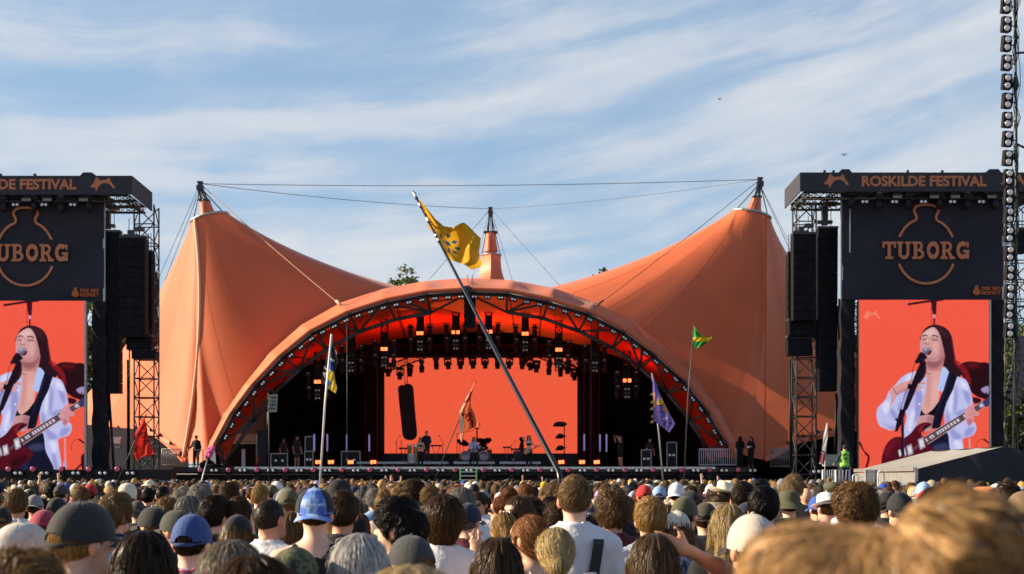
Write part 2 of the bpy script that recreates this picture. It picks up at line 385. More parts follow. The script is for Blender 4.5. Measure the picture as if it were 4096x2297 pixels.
# seam ropes and hems along the scalloped lower edges
def gen_line(f, th, n=40, s0=0.0, s1=1.0, out=0.0):
    pts = []
    for i in range(n + 1):
        p = f(th, s0 + (s1 - s0) * i / n); pts.append(p + Vector((0, -out, 0)))
    return pts
mb = MB(); mb.tube(gen_line(f_l, 229, out=0.12), 0.10, 8); mb.build('ridge_seam', M_SEAM, tent)
for th_ in (243, 256, 270, 286, 304, 326, 210, 198):
    mb = MB(); mb.tube(gen_line(f_l, th_, out=0.0), 0.006, 5); mb.build('panel_seam', M_TENT, tent)
for th_ in (198, 212, 228, 246, 262, 280, 300, 326):
    mb = MB(); mb.tube(gen_line(f_r, th_, out=0.0), 0.006, 5); mb.build('panel_seam', M_TENT, tent)
mb = MB(); mb.tube(gen_line(f_r, 312, out=0.03), 0.04, 6); mb.build('ridge_seam', M_TENT, tent)
for f, t0, t1 in ((f_l, 180, 230), (f_r, 312, 360)):
    hem = MB()
    def hf(u, v, f=f, t0=t0, t1=t1):
        p = f(t0 + (t1 - t0) * u, 1.0); q = f(t0 + (t1 - t0) * u, 0.965)
        return p + (q - p) * (1 - v) * 0.55 + Vector((0, -0.28 * (0.2 + v), -0.06 * v))
    hem.sheet(hf, 60, 4); hem.tube([hf(i / 60, 1) for i in range(61)], 0.07, 6); hem.tube([hf(i / 60, 0) for i in range(61)], 0.04, 6)
    hem.build('hem', M_TENT, tent)
    for i in range(2, 30, 3):
        br = MB(); p = hf(i / 30, 0.3); br.prism([(-.16, 0), (.16, 0), (-.1, .3)], p + Vector((0, -.12, 0)), (1, 0, 0), (0, 0, 1), (0, 0.05, 0)); br.build('hem_bracket', M_STEEL, tent)

# rings, cones and mast heads of the three peaks
def peak(C, a, b, base, top, mast, rods, sq=False):
    ring = MB(); n = 4 if sq else 32
    pts = [C + a * math.cos(2 * math.pi * i / n) * 1.02 + b * math.sin(2 * math.pi * i / n) * 1.02 for i in range(n + 1)]
    ring.tube(pts, 0.09, 6); ring.build('peak_ring', M_GALV, tent)
    cone = MB(); (bl, br_), (tl, tr) = base, top; bc, tc = (bl + br_) / 2, (tl + tr) / 2; br2, tr2 = (br_ - bl).length / 2, (tr - tl).length / 2
    cone.sheet(lambda u, v: (bc.lerp(tc, v) + Vector((math.cos(2 * math.pi * u), math.sin(2 * math.pi * u), 0)) * ((br2 + (tr2 - br2) * v ** 0.75) * (1 + 0.03 * math.cos(12 * math.pi * u)))), 36, 8)
    cone.build('peak_cone', M_TENT, tent)
    mh = MB(); mp = mast
    for k in range(4):
        q = tc + Vector((tr2 * 0.8 * math.cos(k * 1.57 + .7), tr2 * 0.8 * math.sin(k * 1.57 + .7), 0))
        mh.beam(q, mp + (q - tc) * 0.35 - Vector((0, 0, 0.25)), 0.10)
    mh.beam(mp - Vector((0, 0, 0.7)), mp, 0.26); mh.box(mp - Vector((0, 0, 0.35)), (0.42, 0.42, 0.3)); mh.box(tc, (tr2 * 2.1, tr2 * 2.1, 0.12))
    mh.box(mp, (0.34, 0.3, 0.12))
    mh.build('mast_head', M_STEEL, tent)
    rd = MB()
    for q in rods: rd.tube([mp - Vector((0, 0, 0.3)), q], 0.035, 5)
    rd.build('stay_rod', M_STEEL, tent)
Yp = 90.6
peak(C_l, a_l, b_l, (P(799, 876, Yp), P(866, 852, Yp)), (P(799, 808, Yp), P(837, 798, Yp)), P(801, 730, Yp), [P(772, 888, Yp), P(895, 852, Yp), C_l + b_l, C_l - b_l])
peak(C_r, a_r, b_r, (P(2976, 845, Yp), P(3046, 862, Yp)), (P(3011, 786, Yp), P(3044, 792, Yp)), P(3040, 714, Yp), [P(2946, 838, Yp), P(3072, 868, Yp), C_r + b_r, C_r - b_r])
Yc = 118
peak(C_c, a_c, b_c, (P(1936, 1008, Yc), P(1992, 1008, Yc)), (P(1945, 930, Yc), P(1980, 930, Yc)), P(1962, 832, Yc), [P(1927, 1018, Yc), P(2001, 1018, Yc), C_c + b_c, C_c - b_c], True)
mb = MB(); mb.beam(P(1934, 930, Yc), P(1991, 930, Yc), 0.25, 0.2); mb.build('mast_crossbar', M_STEEL, tent)

def cable(p, q, sag=0.0, r=0.020, m=M_STEEL, bolt=False):
    p, q = Vector(p), Vector(q); mb = MB()
    mb.tube([p.lerp(q, i / 16) - Vector((0, 0, sag * 4 * (i / 16) * (1 - i / 16))) for i in range(17)], r, 5)
    if bolt: mb.tube([p.lerp(q, .93), p.lerp(q, .97)], r * 3, 6)
    return mb.build('cable', m, tent)
mL, mR, mC = P(801, 735, Yp), P(3040, 718, Yp), P(1962, 836, Yc)
cable(mL, mR, 0.25); cable(mL, mC, 0.25); cable(mC, mR, 0.25, 0.014)
cable(mL, P(1387, 1240, 87), 0.1, 0.03, M_SEAM, True); cable(mR, P(2364, 1240, 87), 0.1, 0.02, M_STEEL, True)
cable(P(790, 760, Yp), P(610, 1170, 95)); cable(P(795, 770, Yp), P(625, 1215, 96))
cable(P(3048, 760, Yp), P(3165, 1010, 97)); cable(P(3050, 760, Yp), P(3172, 1000, 99), 0, .014)
cable(mC, P(1718, 1118, 112)); cable(mC, P(2236, 1140, 108)); cable(P(1970, 860, Yc), P(2050, 1125, 112)); cable(P(1954, 860, Yc), P(1890, 1112, 112), 0, .014)

# ------------------------------------------------------------------ the arch: visor, lip, steel truss
A = [(838, 1815), (860, 1770), (920, 1656), (1006, 1540), (1116, 1423), (1239, 1323), (1387, 1247), (1542, 1197), (1704, 1165), (1873, 1154), (2033, 1161),
     (2199, 1195), (2364, 1246), (2508, 1321), (2634, 1416), (2756, 1527), (2850, 1652), (2918, 1775), (2945, 1835)]
O = [(818, 1825), (840, 1768), (893, 1662), (972, 1545), (1078, 1412), (1205, 1300), (1365, 1210), (1530, 1156), (1702, 1124), (1876, 1112), (2044, 1121),
     (2215, 1152), (2385, 1212), (2535, 1285), (2665, 1395), (2785, 1510), (2878, 1640), (2940, 1765), (2958, 1835)]
YA = 86.0
A3 = [P(*p, YA) for p in A]; O3 = [P(*p, 88.3) for p in O]
ctr = P(1880, 1840, YA)
vis = MB()
def vf(u, v):
    x = u * (len(A) - 1); i = min(int(x), len(A) - 2); f = x - i
    p = A3[i].lerp(A3[i + 1], f); q = O3[i].lerp(O3[i + 1], f)
    out = (p - ctr); out.y = 0; out.normalize()
    bulge = math.sin(math.pi * v) * (0.16 - 0.20 * math.sin(math.pi * f)) + 0.04 * math.sin(9 * u * 17 + 5 * v) * math.sin(math.pi * v)
    return p.lerp(q, v) + out * bulge
vis.sheet(vf, 18 * 12, 8); vis.build('visor', M_TENT, tent)
lip = MB(); lip.tube([vf(i / 216, 0) + Vector((0, -0.02, -0.02)) for i in range(217)], 0.13, 10); lip.build('visor_lip', M_TENT, tent)
def inner(i, d, Y=YA + 0.35):
    p = np.array(A[i], float); c = np.array((1880, 1840.0)); n = (c - p) / np.linalg.norm(c - p)
    return P(*(p + n * d), Y)
tr = MB()
U = [inner(i, 20) for i in range(len(A))]
for p, q in zip(U, U[1:]): tr.tube([p, q], 0.10, 8)
Ln = [(892, 1862), (1011, 1688), (1102, 1569), (1198, 1478), (1308, 1396), (1437, 1328), (1581, 1278), (1725, 1251)]
Rn = [(2026, 1249), (2173, 1274), (2314, 1325), (2450, 1392), (2563, 1473), (2671, 1574), (2761, 1685), (2831, 1798), (2892, 1859)]
L3 = [P(*p, YA + 0.8) for p in Ln]; R3 = [P(*p, YA + 0.8) for p in Rn]
for ch in (L3, R3):
    for p, q in zip(ch, ch[1:]): tr.tube([p, q], 0.115, 8)
web = [(L3[1], 1), (L3[1], 2), (L3[1], 3), (L3[2], 3), (L3[3], 3), (L3[3], 3.5), (L3[3], 4), (L3[3], 5), (L3[4], 4.9), (L3[4], 5.1), (L3[5], 6), (L3[5], 5.6), (L3[5], 6.8),
       (L3[6], 7), (L3[7], 7), (L3[7], 7.4), (L3[7], 8), (L3[7], 9), (R3[0], 9), (R3[0], 10), (R3[0], 10.6), (R3[0], 11), (R3[1], 11), (R3[2], 11.4), (R3[2], 12), (R3[2], 12.8),
       (R3[3], 12.9), (R3[3], 13.1), (R3[4], 13.2), (R3[4], 14), (R3[4], 13.6), (R3[5], 14), (R3[5], 14.9), (R3[5], 15.1), (R3[6], 16), (R3[6], 17), (R3[6], 15.3), (R3[7], 17), (L3[0], 1.0)]
for q, x in web:
    i = min(int(x), len(U) - 2); p = U[i].lerp(U[i + 1], x - i); tr.tube([p, q], 0.075, 6)
for p in U[1:-1]: tr.box(p + Vector((0, -0.25, 0.16)), (0.26, 0.45, 0.24))
tr.build('arch_truss', M_STEEL, tent)
rail = MB()
for p, q in zip([inner(i, 12, YA - .1) for i in range(1, 18)], [inner(i, 12, YA - .1) for i in range(2, 18)]): rail.tube([p, q], 0.028, 5)
rail.build('arch_rail', M_GALV, tent)
mb = MB(); mb.box(P(1872, 1160, YA - .2), (0.5, 0.4, 0.3)); mb.box(P(1868, 1152, YA - .45), (.34, .2, .24)); mb.build('key_bracket', M_STEEL, tent)
for x_ in (2364, 1388): mb = MB(); mb.tube([P(x_, 1250, 85.8), P(x_, 1900, 84.2)], 0.018, 5); mb.build('guy_wire', M_STEEL, tent)

# inside of the tent over the stage
BK = [(905, 1850), (955, 1715), (1075, 1569), (1212, 1470), (1330, 1425), (1423, 1398), (1567, 1361), (1700, 1340), (1884, 1328), (2087, 1332), (2206, 1353), (2355, 1386),
      (2494, 1436), (2600, 1510), (2700, 1610), (2790, 1740), (2840, 1850)]
bk3 = [P(*p, 97) for p in BK]
def along(pts, u):
    x = u * (len(pts) - 1); i = min(int(x), len(pts) - 2); return pts[i].lerp(pts[i + 1], x - i)
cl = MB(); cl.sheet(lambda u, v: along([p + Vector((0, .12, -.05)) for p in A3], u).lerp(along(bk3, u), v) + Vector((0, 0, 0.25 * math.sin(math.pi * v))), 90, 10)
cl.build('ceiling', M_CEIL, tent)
for u in (.22, .31, .40, .445, .555, .6, .69, .78):
    mb = MB(); mb.tube([along(A3, u).lerp(along(bk3, u), v / 8) + Vector((0, .1, 0.18 * math.sin(math.pi * v / 8) - .06)) for v in range(9)], 0.05, 5); mb.build('ceiling_rib', M_STEEL, tent)

# drapes that close the stage
bd = empty('stage_backdrop', P(1900, 1912, 99.4), 'black masking drape closing the back of the stage around the red screen', 'drape'); bd.location.z = 0
poly = [P(1062, 1869, 99.3)] + [P(px, py, 99.3) for px, py in BK[2:]] + [P(2850, 1869, 99.3)]
mb = MB(); mb.prism([(p.x, p.z) for p in poly], (0, 99.3, 0), (1, 0, 0), (0, 0, 1), (0, 0.1, 0)); mb.build('cloth', M_VOID, bd)
mb = MB()  # valance in front of the wall, dark lighting bridge behind the lamps
vp = [P(px, py + 1, 96.9) for px, py in BK[4:13]] + [P(2440, 1432, 96.9), P(1380, 1432, 96.9)]
mb.prism([(p.x, p.z) for p in vp], (0, 96.9, 0), (1, 0, 0), (0, 0, 1), (0, 0.1, 0)); mb.build('valance', M_VOID, bd)
M_LEGS = mat('red_lit_drape', (0.06, 0.006, 0.01), 0.8, var=0.2, vscale=1, spec=0.2)  # red stage light on the dark side curtains, put into their base colour
for x0, x1, fold, nm in ((1455, 1512, 8, 'charcoal and red lit stage curtain left of the red wall'), (2325, 2400, 8, 'dark red lit stage curtain right of the red wall')):
    c = MB(); p0, p1 = P(x0, 1380, 96.2), P(x1, 1868, 96.2)
    c.sheet(lambda u, v: Vector((p0.x + (p1.x - p0.x) * u, 96.2 + 0.22 * math.sin(fold * 2 * math.pi * u * .5 + 0.3 * math.sin(3 * v)), p0.z + (p1.z - p0.z) * v)), 80, 12)
    tag(c.build('stage_curtain', M_LEGS), nm, 'curtain')
# ------------------------------------------------------------------ deck
dk = empty('stage_deck', Vector((-2.5, 84, 0)), 'long black stage platform with a pale metal front edge', 'stage deck')
ZD = P(0, 1869, 84).z; XL, XR = P(690, 0, 84).x, P(3020, 0, 84).x
mb = MB(); mb.box(((XL + XR) / 2, 93, ZD - .15), (XR - XL, 18, .3)); mb.build('platform', mat('stage_floor', (0.03, 0.022, 0.022), 0.35, var=.3, vscale=1.5), dk)
mb = MB(); mb.box((P(1900, 0, 84).x, 83.96, ZD - 0.05), (P(3000, 0, 84).x - P(1080, 0, 84).x, .12, .14)); mb.build('edge_strip', M_ALU, dk)
mb = MB(); mb.box(((XL + XR) / 2, 84.2, (ZD - .3) / 2), (XR - XL - .1, .1, ZD - .3))
for k in range(46): mb.box((XL + .4 + k * (XR - XL - .8) / 45, 84.1, ZD * .42), (.09, .08, ZD * .78))
mb.build('skirt', M_DRAPE, dk)
mb = MB()
for z in (ZD - .42, ZD - .95, ZD - 1.35): mb.tube([(XL + .2, 83.8, z), (XR - .2, 83.8, z)], .035, 6)
mb.build('front_rail', M_STEEL, dk)
# step frame in front of the stage
st = empty('steps', P(1877, 1912, 83), 'low metal steps with bright green side rails at the centre of the stage front', 'steps'); st.location.z = 0
for x in (1841, 1906):
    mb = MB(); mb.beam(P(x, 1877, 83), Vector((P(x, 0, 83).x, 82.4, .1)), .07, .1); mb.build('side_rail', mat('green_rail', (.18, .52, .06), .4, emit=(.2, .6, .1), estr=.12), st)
for y in (1888, 1904, 1920):
    mb = MB(); mb.box(P(1873, y, 82.8), (.95, .22, .05)); mb.build('tread', M_ALU, st)
clock('stage shell')

# ------------------------------------------------------------------ lamps
def twin_proto(w=.40, h=.24, lr=.056, gap=.16):
    mb = MB(); mb.box((0, 0, 0), (w, .22, h)); mb.box((0, .16, 0), (w * .6, .12, h * .5)); mb.beam((-w / 2 - .02, .05, 0), (w / 2 + .02, .05, 0), .05)
    o = mb.build('twin_lamp', M_BLACK, None)
    for s in (-1, 1):
        l = MB(); l.lathe([(lr, -.12), (lr * 1.05, -.135), (lr * .8, -.15), (.004, -.155)], (0, 0, 0), 14, axis='Y', M=Matrix.Scale(-1, 3, (0, 1, 0)))
        l.build('lens', M_LENS, o, (s * gap / 2, 0, 0), world=False)
    return o
proto_twin = twin_proto()
first = [True]
def place(proto, loc, rot=None, label=None, cat=None, group=None, sc=None, cache={}):
    k = proto.name
    o = proto if k not in cache else copy_tree(proto)
    cache[k] = 1
    o.location = loc
    if rot is not None: o.rotation_euler = rot
    if sc: o.scale = (sc,) * 3
    return tag(o, label, cat, group)
arc_in = [tuple(np.array(p) + (np.array((1880, 1840.)) - np.array(p)) / np.linalg.norm(np.array((1880, 1840.)) - np.array(p)) * 33) for p in A[1:18]]
for (p, t) in polyline(arc_in, 52.5):
    place(proto_twin, P(p[0], p[1], YA - .15), (0, math.atan2(t[1], t[0]), 0), 'black lamp with two round lenses clamped along the arch under the orange visor', 'twin lamp', 'twin lamps along the arch')

# moving head: base, yoke, head
def mover_proto(name, lens):
    mb = MB(); mb.box((0, 0, .22), (.34, .26, .16)); o = mb.build(name, M_BLACK, None)
    y = MB(); y.box((-.17, 0, .014), (.05, .14, .34)); y.box((.17, 0, .014), (.05, .14, .34)); y.build('yoke', M_BLACK, o, world=False)
    h = MB(); h.ell((0, 0, -.12), (.145, .15, .23), 14, 10); h.lathe([(.13, 0), (.12, .12)], (0, 0, -.36), 14); hd = h.build('head', M_BLACK, o, world=False)
    return o
proto_mov = mover_proto('moving_light', None)
lowrow = [(1552, 1478), (1600, 1490), (1640, 1478), (1687, 1462), (1745, 1450), (1791, 1449), (1842, 1448), (1891, 1447), (1940, 1446), (1990, 1447), (2038, 1447), (2090, 1448), (2120, 1453),
          (2146, 1462), (2196, 1472), (2242, 1478), (2270, 1468), (2296, 1494)]
for i, (x, y) in enumerate(lowrow):
    place(proto_mov, P(x, y + 2, 95), (0, random.uniform(-.15, .15), random.uniform(0, 3)), 'black moving head lamp hanging in the row across the top of the red wall', 'stage lamp', 'moving head lamps above the red wall', sc=1.25)
# bridge truss above the wall
tb = empty('lighting_bridge', P(1900, 1400, 95.4), 'dark lattice truss crossing the stage above the red wall', 'truss')
mb = MB(); mb.truss(P(1440, 1404, 95.4), P(2420, 1404, 95.4), .7, (0, 0, 1), .05); mb.build('main_girder', M_BLACK, tb)
for p_, q_ in (((1430, 1420), (1560, 1470)), ((2270, 1440), (2400, 1490))): mb = MB(); mb.truss(P(*p_, 94.6), P(*q_, 94.6), .5, (0, 0, 1), .05); mb.build('side_girder', M_BLACK, tb)
for p_, q_ in (((1560, 1470), (1700, 1420)), ((2160, 1420), (2300, 1480))): mb = MB(); mb.truss(P(*p_, 94.6), P(*q_, 94.6), .4, (0, 0, 1), .03); mb.build('diagonal_girder', M_BLACK, tb)

# hanging lamp pods: ladder frame, movers on both sides, red blinder, box
pods = [(1271, 1528, 1, 91), (1405, 1418, 0, 91), (1537, 1397, 2, 91.5), (1680, 1334, 2, 92), (1823, 1330, 3, 92.5), (1954, 1328, 3, 92.5), (2101, 1336, 2, 92), (2235, 1400, 2, 91.5), (2380, 1418, 0, 91), (2508, 1523, 3, 91)]
def pod_proto(kind):
    o = empty('lamp_pod', (0, 0, 0)); o.name = 'lamp_pod'
    fr = MB(); fr.truss((0, .2, 1.9), (0, .2, -1.35), .42, (0, 1, 0), .035, .42); fr.box((0, .25, -.75), (.55, .3, .5)); fr.box((0, .3, .3), (.46, .2, 1.5)); fr.build('frame', M_BLACK, o, world=False)
    b = MB(); b.box((0, 0, 0), (.56 if kind == 3 else .46, .22, .26)); bl = b.build('blinder', M_BLACK, o, world=False)
    if kind:
        c = MB()
        for i in range(2):
            for j in range(2): c.box(((i - .5) * (.3 if kind == 3 else .22), -.125, (j - .5) * .11), (.19, .02, .085))
        c.build('lit_cell', M_RED, bl, world=False)
    for z, s in ((-.55, .18), (-1.05, .16)):
        t = MB(); t.box((0, -.02, z), (.42, .18, .2)); tb_ = t.build('twin_box', M_BLACK, o, world=False)
        l = MB()
        for q in (-1, 1): l.lathe([(.055, .12), (.04, .135), (.003, .14)], (q * .1, 0, z), 10, axis='Y', M=Matrix.Scale(1, 3))
        l.build('lens', mat('dim_lens', (.2, .19, .2), .3, emit=(.3, .28, .3), estr=.2), tb_, world=False)
    g_ = MB(); g_.box((0, -.03, -.82), (.34, .1, .16)); g_.build('grey_box', mat('dim_grey', (.06, .06, .06), .6), o, world=False)
    for sx, z in ((-.62, .1), (.62, .1), (-.58, -.8), (.6, -.8)):
        m = MB(); m.box((sx, .1, z + .32), (.36, .3, .16)); m.ell((sx, .1, z - .08), (.17, .18, .36), 12, 8); m.box((sx, .1, z + .52), (.5, .1, .05)); mm = m.build('side_lamp', M_BLACK, o, world=False)
        k = MB(); k.lathe([(.09, 0), (.11, .07), (.05, .1)], (sx, .0, z + .40), 10); k.build('clamp', M_GALV, mm, world=False)
    return o
protos = {}
for x, y, kind, Y in pods:
    if kind not in protos: protos[kind] = pod_proto(kind); o = protos[kind]
    else: o = copy_tree(protos[kind])
    o.location = P(x, y, Y)
    lab = {0: 'dark lamp pod hanging from the tent ceiling with no lit blinder', 1: 'lowest lamp pod hanging far to the left under the orange ceiling',
           2: 'lamp pod with small glowing red blinder hanging from the orange ceiling', 3: 'lamp pod with wide glowing red blinder hanging from the orange ceiling'}[kind]
    tag(o, lab, 'lamp pod', f'lamp pods with look {kind}')
    for k_ in (0,) if kind else ():
        l = bpy.data.lights.new('pod_glow', 'SPOT'); l.energy = 90; l.color = (1, .06, .015); l.spot_size = R(165); l.spot_blend = .8; l.shadow_soft_size = .2
        lo = bpy.data.objects.new('pod_glow', l); col.objects.link(lo); lo.parent = o; lo.location = (0, 1.5, -.1); lo.rotation_euler = (R(180), 0, 0)
# centre hung speaker and side hung ones
def simple_array(name, px0, px1, py0, py1, Y, n, label, hang=None, taper=0):
    o = empty(name, P((px0 + px1) / 2, py0, Y), label, 'line array')
    w = (px1 - px0) * Y / FPX; h = (py1 - py0) * Y / FPX / n; x = P((px0 + px1) / 2, 0, Y).x; z0 = P(0, py0, Y).z
    for i in range(n):
        z = z0 - (i + .5) * h; c = MB(); k = 1 - taper * i / n
        c.prism([(-w / 2 * k, -h * .48), (w / 2 * k, -h * .48), (w / 2 * k, h * .48), (-w / 2 * k, h * .48)], (x, Y, z), (1, 0, 0), (0, 0, 1), (0, .75, 0))
        cb = c.build('cabinet', M_CAB, o)
        g = MB(); g.box((x, Y - .012, z), (w * .86 * k, .02, h * .8)); g.build('grille', M_GRILLE, cb)
    f = MB(); f.box((x, Y + .3, z0 + .08), (w * 1.06, .6, .12)); f.tube([(x - w * .2, Y + .3, z0), (x - w * .2, Y + .3, z0 + 1.1)], .02, 5); f.tube([(x + w * .2, Y + .3, z0), (x + w * .2, Y + .3, z0 + 1.1)], .02, 5)
    if hang: f.box((x - w * .12, Y + .3, z0 + hang * .45), (.3, .34, hang * .6)); f.box((x - w * .12, Y + .3, z0 + hang * .25), (.8, .3, .16)); f.box((x + w * .22, Y + .3, z0 + hang * .85), (.5, .3, .2))
    f.build('hanging_frame', M_STEEL, o)
    return o
simple_array('line_array', 1856, 1902, 1168, 1312, 86.6, 6, 'narrow black line array hanging under the top of the arch')

# ------------------------------------------------------------------ red LED wall and deck furniture
lw = empty('led_wall', P(1924, 1869, 98), 'huge glowing plain red screen at the back of the stage', 'led wall'); lw.location.z = ZD
p0, p1 = P(1538, 1814, 98), P(2309, 1424, 98)
nxw, nzw = 96, 48
vv = [(p0.x + (p1.x - p0.x) * i / nxw, 98, p0.z + (p1.z - p0.z) * j / nzw) for j in range(nzw + 1) for i in range(nxw + 1)]
ff = np.array([(j * (nxw + 1) + i, j * (nxw + 1) + i + 1, (j + 1) * (nxw + 1) + i + 1, (j + 1) * (nxw + 1) + i) for j in range(nzw) for i in range(nxw)])
me = mesh_from('picture', np.array(vv) - np.array(lw.location), ff, False, [M_SCREEN])
cc = np.array(srgb(247, 95, 64)) * (1 + rng.normal(0, .02, (len(ff), 1))); face_tint(me, cc); link('picture', me, lw)
mb = MB(); mb.box((p0.x - .18, 98.1, (p0.z + p1.z) / 2), (.3, .3, p1.z - p0.z + .2)); mb.box((p1.x + .18, 98.1, (p0.z + p1.z) / 2), (.3, .3, p1.z - p0.z + .2)); mb.box(((p0.x + p1.x) / 2, 98.2, (p0.z + p1.z) / 2), (p1.x - p0.x + .3, .2, p1.z - p0.z))
mb.box(((p0.x + p1.x) / 2, 98.1, (p0.z + ZD) / 2), (p1.x - p0.x + .6, .3, p0.z - ZD)); mb.build('screen_frame', M_BLACK, lw)
# pill shaped prop hung on ropes
hp = empty('hanging_prop', P(1637, 1640, 96.5), 'tall dark pill shaped pad hanging on thin ropes before the red wall', 'stage prop')
z = lambda x, y: (P(1380 + x * .3183, 1500 + y * .3183, 96.5).x, P(1380 + x * .3183, 1500 + y * .3183, 96.5).z)
prop = [z(*q) for q in ((668, 190), (672, 155), (690, 135), (720, 128), (745, 130), (762, 118), (795, 112), (830, 120), (852, 145), (860, 190), (875, 400), (893, 600), (905, 720), (900, 765), (880, 800), (850, 818), (810, 822), (765, 812), (735, 785), (722, 740), (705, 560), (685, 380))]
mb = MB(); mb.prism(prop, (0, 96.3, 0), (1, 0, 0), (0, 0, 1), (0, .4, 0)); mb.build('pad', mat('maroon_pad', (.02, .003, .006), .8), hp)
mb = MB(); mb.tube([P(1620, 1545, 96.5), P(1616, 1430, 96.5)], .02, 4); mb.tube([P(1630, 1540, 96.5), P(1627, 1430, 96.5)], .02, 4); mb.tube([P(1619, 1540, 96.5), P(1628, 1522, 96.5), P(1632, 1538, 96.5)], .02, 4); mb.build('rope', M_BLACK, hp)

def box_thing(name, c, d, m, label, cat, bevel=None, **k):
    mb = MB(); mb.box(c, d); o = mb.build(name, m); return tag(o, label, cat, **k)
M_RISER = mat('riser_metal', (.45, .45, .47), .4, .5, var=.15, vscale=3)
for x0, x1, y, lab in ((1428, 1552, 1853, 'low stage riser left of the conga drums'), (1552, 1792, 1852, 'low metal stage riser under the conga drums'), (1815, 1978, 1852, 'low metal stage riser under the drum kit'), (1998, 2163, 1852, 'low metal stage riser under the keyboards')):
    a, b = P(x0, y, 90), P(x1, y, 90)
    o = empty('stage_riser', Vector(((a.x + b.x) / 2, 91, ZD)), lab, 'riser')
    mb = MB(); mb.box(((a.x + b.x) / 2, 91, ZD + .32), (b.x - a.x, 2.4, .14)); mb.build('platform', M_RISER, o)
    for sx in (a.x + .25, b.x - .25):
        m2 = MB(); m2.tube([(sx, 90.2, ZD), (sx, 90.2, ZD + .26)], .06, 8); m2.tube([(sx, 91.9, ZD), (sx, 91.9, ZD + .26)], .06, 8); m2.build('leg', M_GALV, o)
# row of lamps on the stage front: white pairs and pink rounds
pink = MB(); pink.box((0, .1, .0), (.3, .26, .26)); pink.box((0, .1, -.36), (.34, .3, .3)); pk = pink.build('pink_lamp', M_BLACK)
l = MB(); l.lathe([(.13, 0), (.135, .02), (.09, .035), (.004, .04)], (0, -.03, .02), 16, axis='Y', M=Matrix.Scale(1, 3)); l.build('lens', M_PINK, pk, world=False)
wide_twin = twin_proto(.55, .2, .075, .26)
wide_twin.name = 'wide_twin_lamp'
for i in range(-13, 14):
    x = 1820 + i * 113.2
    if 760 < x < 3010 and not 1835 < x < 1912:
        place(pk, P(x, 1881, 83.7), None, 'round pink lamp on a black bracket along the stage front edge', 'stage lamp', 'pink lamps along the stage front')
    x += 57
    if 760 < x < 3010: place(wide_twin, P(x, 1882, 83.7), None, 'pair of round white lenses in a black bar along the stage front edge', 'stage lamp', 'white lamp pairs along the stage front')
for x in (35, 132, 245, 356, 470): place(pk, P(x, 1878, 73.3), None, 'round pink lamp on the low black stand under the left tower', 'stage lamp', 'pink lamps under the left tower')
for x in (75, 180, 306, 413, 523): place(wide_twin, P(x, 1893, 73.2), None, 'pair of round white lenses on the low black stand under the left tower', 'stage lamp', 'white lamp pairs under the left tower')
place(wide_twin, P(3264, 1887, 74), None, 'pair of round white lenses beside the high visibility steward', 'stage lamp')
# glowing red floor lamps on the deck
for x, y in ((1273, 1841), (1324, 1840), (1403, 1838), (1493, 1838), (2245, 1836), (2328, 1837), (2387, 1838), (1905, 1839)):
    o = empty('floor_lamp', P(x, y, 87 if x != 1905 else 90), 'small lamp with a glowing red face standing on the stage floor', 'stage lamp', 'red floor lamps on stage')
    o.location.z = ZD if x != 1905 else ZD + .4
    mb = MB(); mb.box((0, .1, .32), (.36, .24, .28)); mb.beam((-.2, .1, .0), (-.2, .1, .4), .04); mb.beam((.2, .1, .0), (.2, .1, .4), .04); mb.box((0, .1, .02), (.46, .3, .04)); mb.build('housing', M_BLACK, o, world=False)
    s_ = .5 if x == 1905 else 1
    mb = MB(); mb.box((-.09 * s_, -.03, .33), (.15 * s_, .02, .2 * s_)); mb.box((.09 * s_, -.03, .34), (.15 * s_, .02, .2 * s_)); mb.build('lit_face', M_RED, o, world=False)
# lilac light tubes
for x, y0, y1, Y in ((1257, 1737, 1806, 90), (1309, 1737, 1806, 90), (1387, 1739, 1806, 91), (1477, 1739, 1806, 92), (2337, 1737, 1804, 92), (2400, 1738, 1806, 91), (2426, 1737, 1808, 90)):
    a, b = P(x, y1, Y), P(x, y0, Y); o = empty('light_tube', Vector((a.x, Y, ZD)), 'thin upright lilac light tube on a black stand at the side of the stage', 'light tube', 'lilac light tubes')
    mb = MB(); mb.tube([a, b], .05, 8); mb.build('tube', M_TUBEW, o)
    mb = MB(); mb.tube([(a.x, Y, ZD), a], .03, 6); mb.box((a.x, Y, ZD + .03), (.5, .5, .06)); mb.build('stand', M_BLACK, o)
clock('stage lamps')
# ================================================================== the two screen towers
LOGO = [(480, 118), (515, 150), (570, 145), (597, 122), (612, 165), (648, 215), (630, 225), (605, 190), (570, 172), (530, 178), (505, 200), (478, 250), (470, 215), (425, 212), (460, 170)]
def smooth_closed(pts, n=6):
    pts = [np.array(p, float) for p in pts]; k = len(pts); out = []
    for i in range(k):
        a, b, c, d = pts[i - 1], pts[i], pts[(i + 1) % k], pts[(i + 2) % k]
        for j in range(n):
            t = j / n
            out.append(0.5 * ((2 * b) + (c - a) * t + (2 * a - 5 * b + 4 * c - d) * t * t + (-a + 3 * b - 3 * c + d) * t ** 3))
    return np.array(out)
def smooth_open(pts, n=8):
    pts = [np.array(p, float) for p in pts]; pts = [pts[0]] + pts + [pts[-1]]; out = []
    for i in range(1, len(pts) - 2):
        a, b, c, d = pts[i - 1:i + 3]
        for j in range(n):
            t = j / n; out.append(0.5 * ((2 * b) + (c - a) * t + (2 * a - 5 * b + 4 * c - d) * t * t + (-a + 3 * b - 3 * c + d) * t ** 3))
    out.append(pts[-1]); return np.array(out)
def px_poly(mb, pts, Y, depth, mi=0):
    q = [P(x, y, Y) for x, y in pts]
    mb.prism([(p.x, p.z) for p in q], (0, Y, 0), (1, 0, 0), (0, 0, 1), (0, depth, 0), mi)
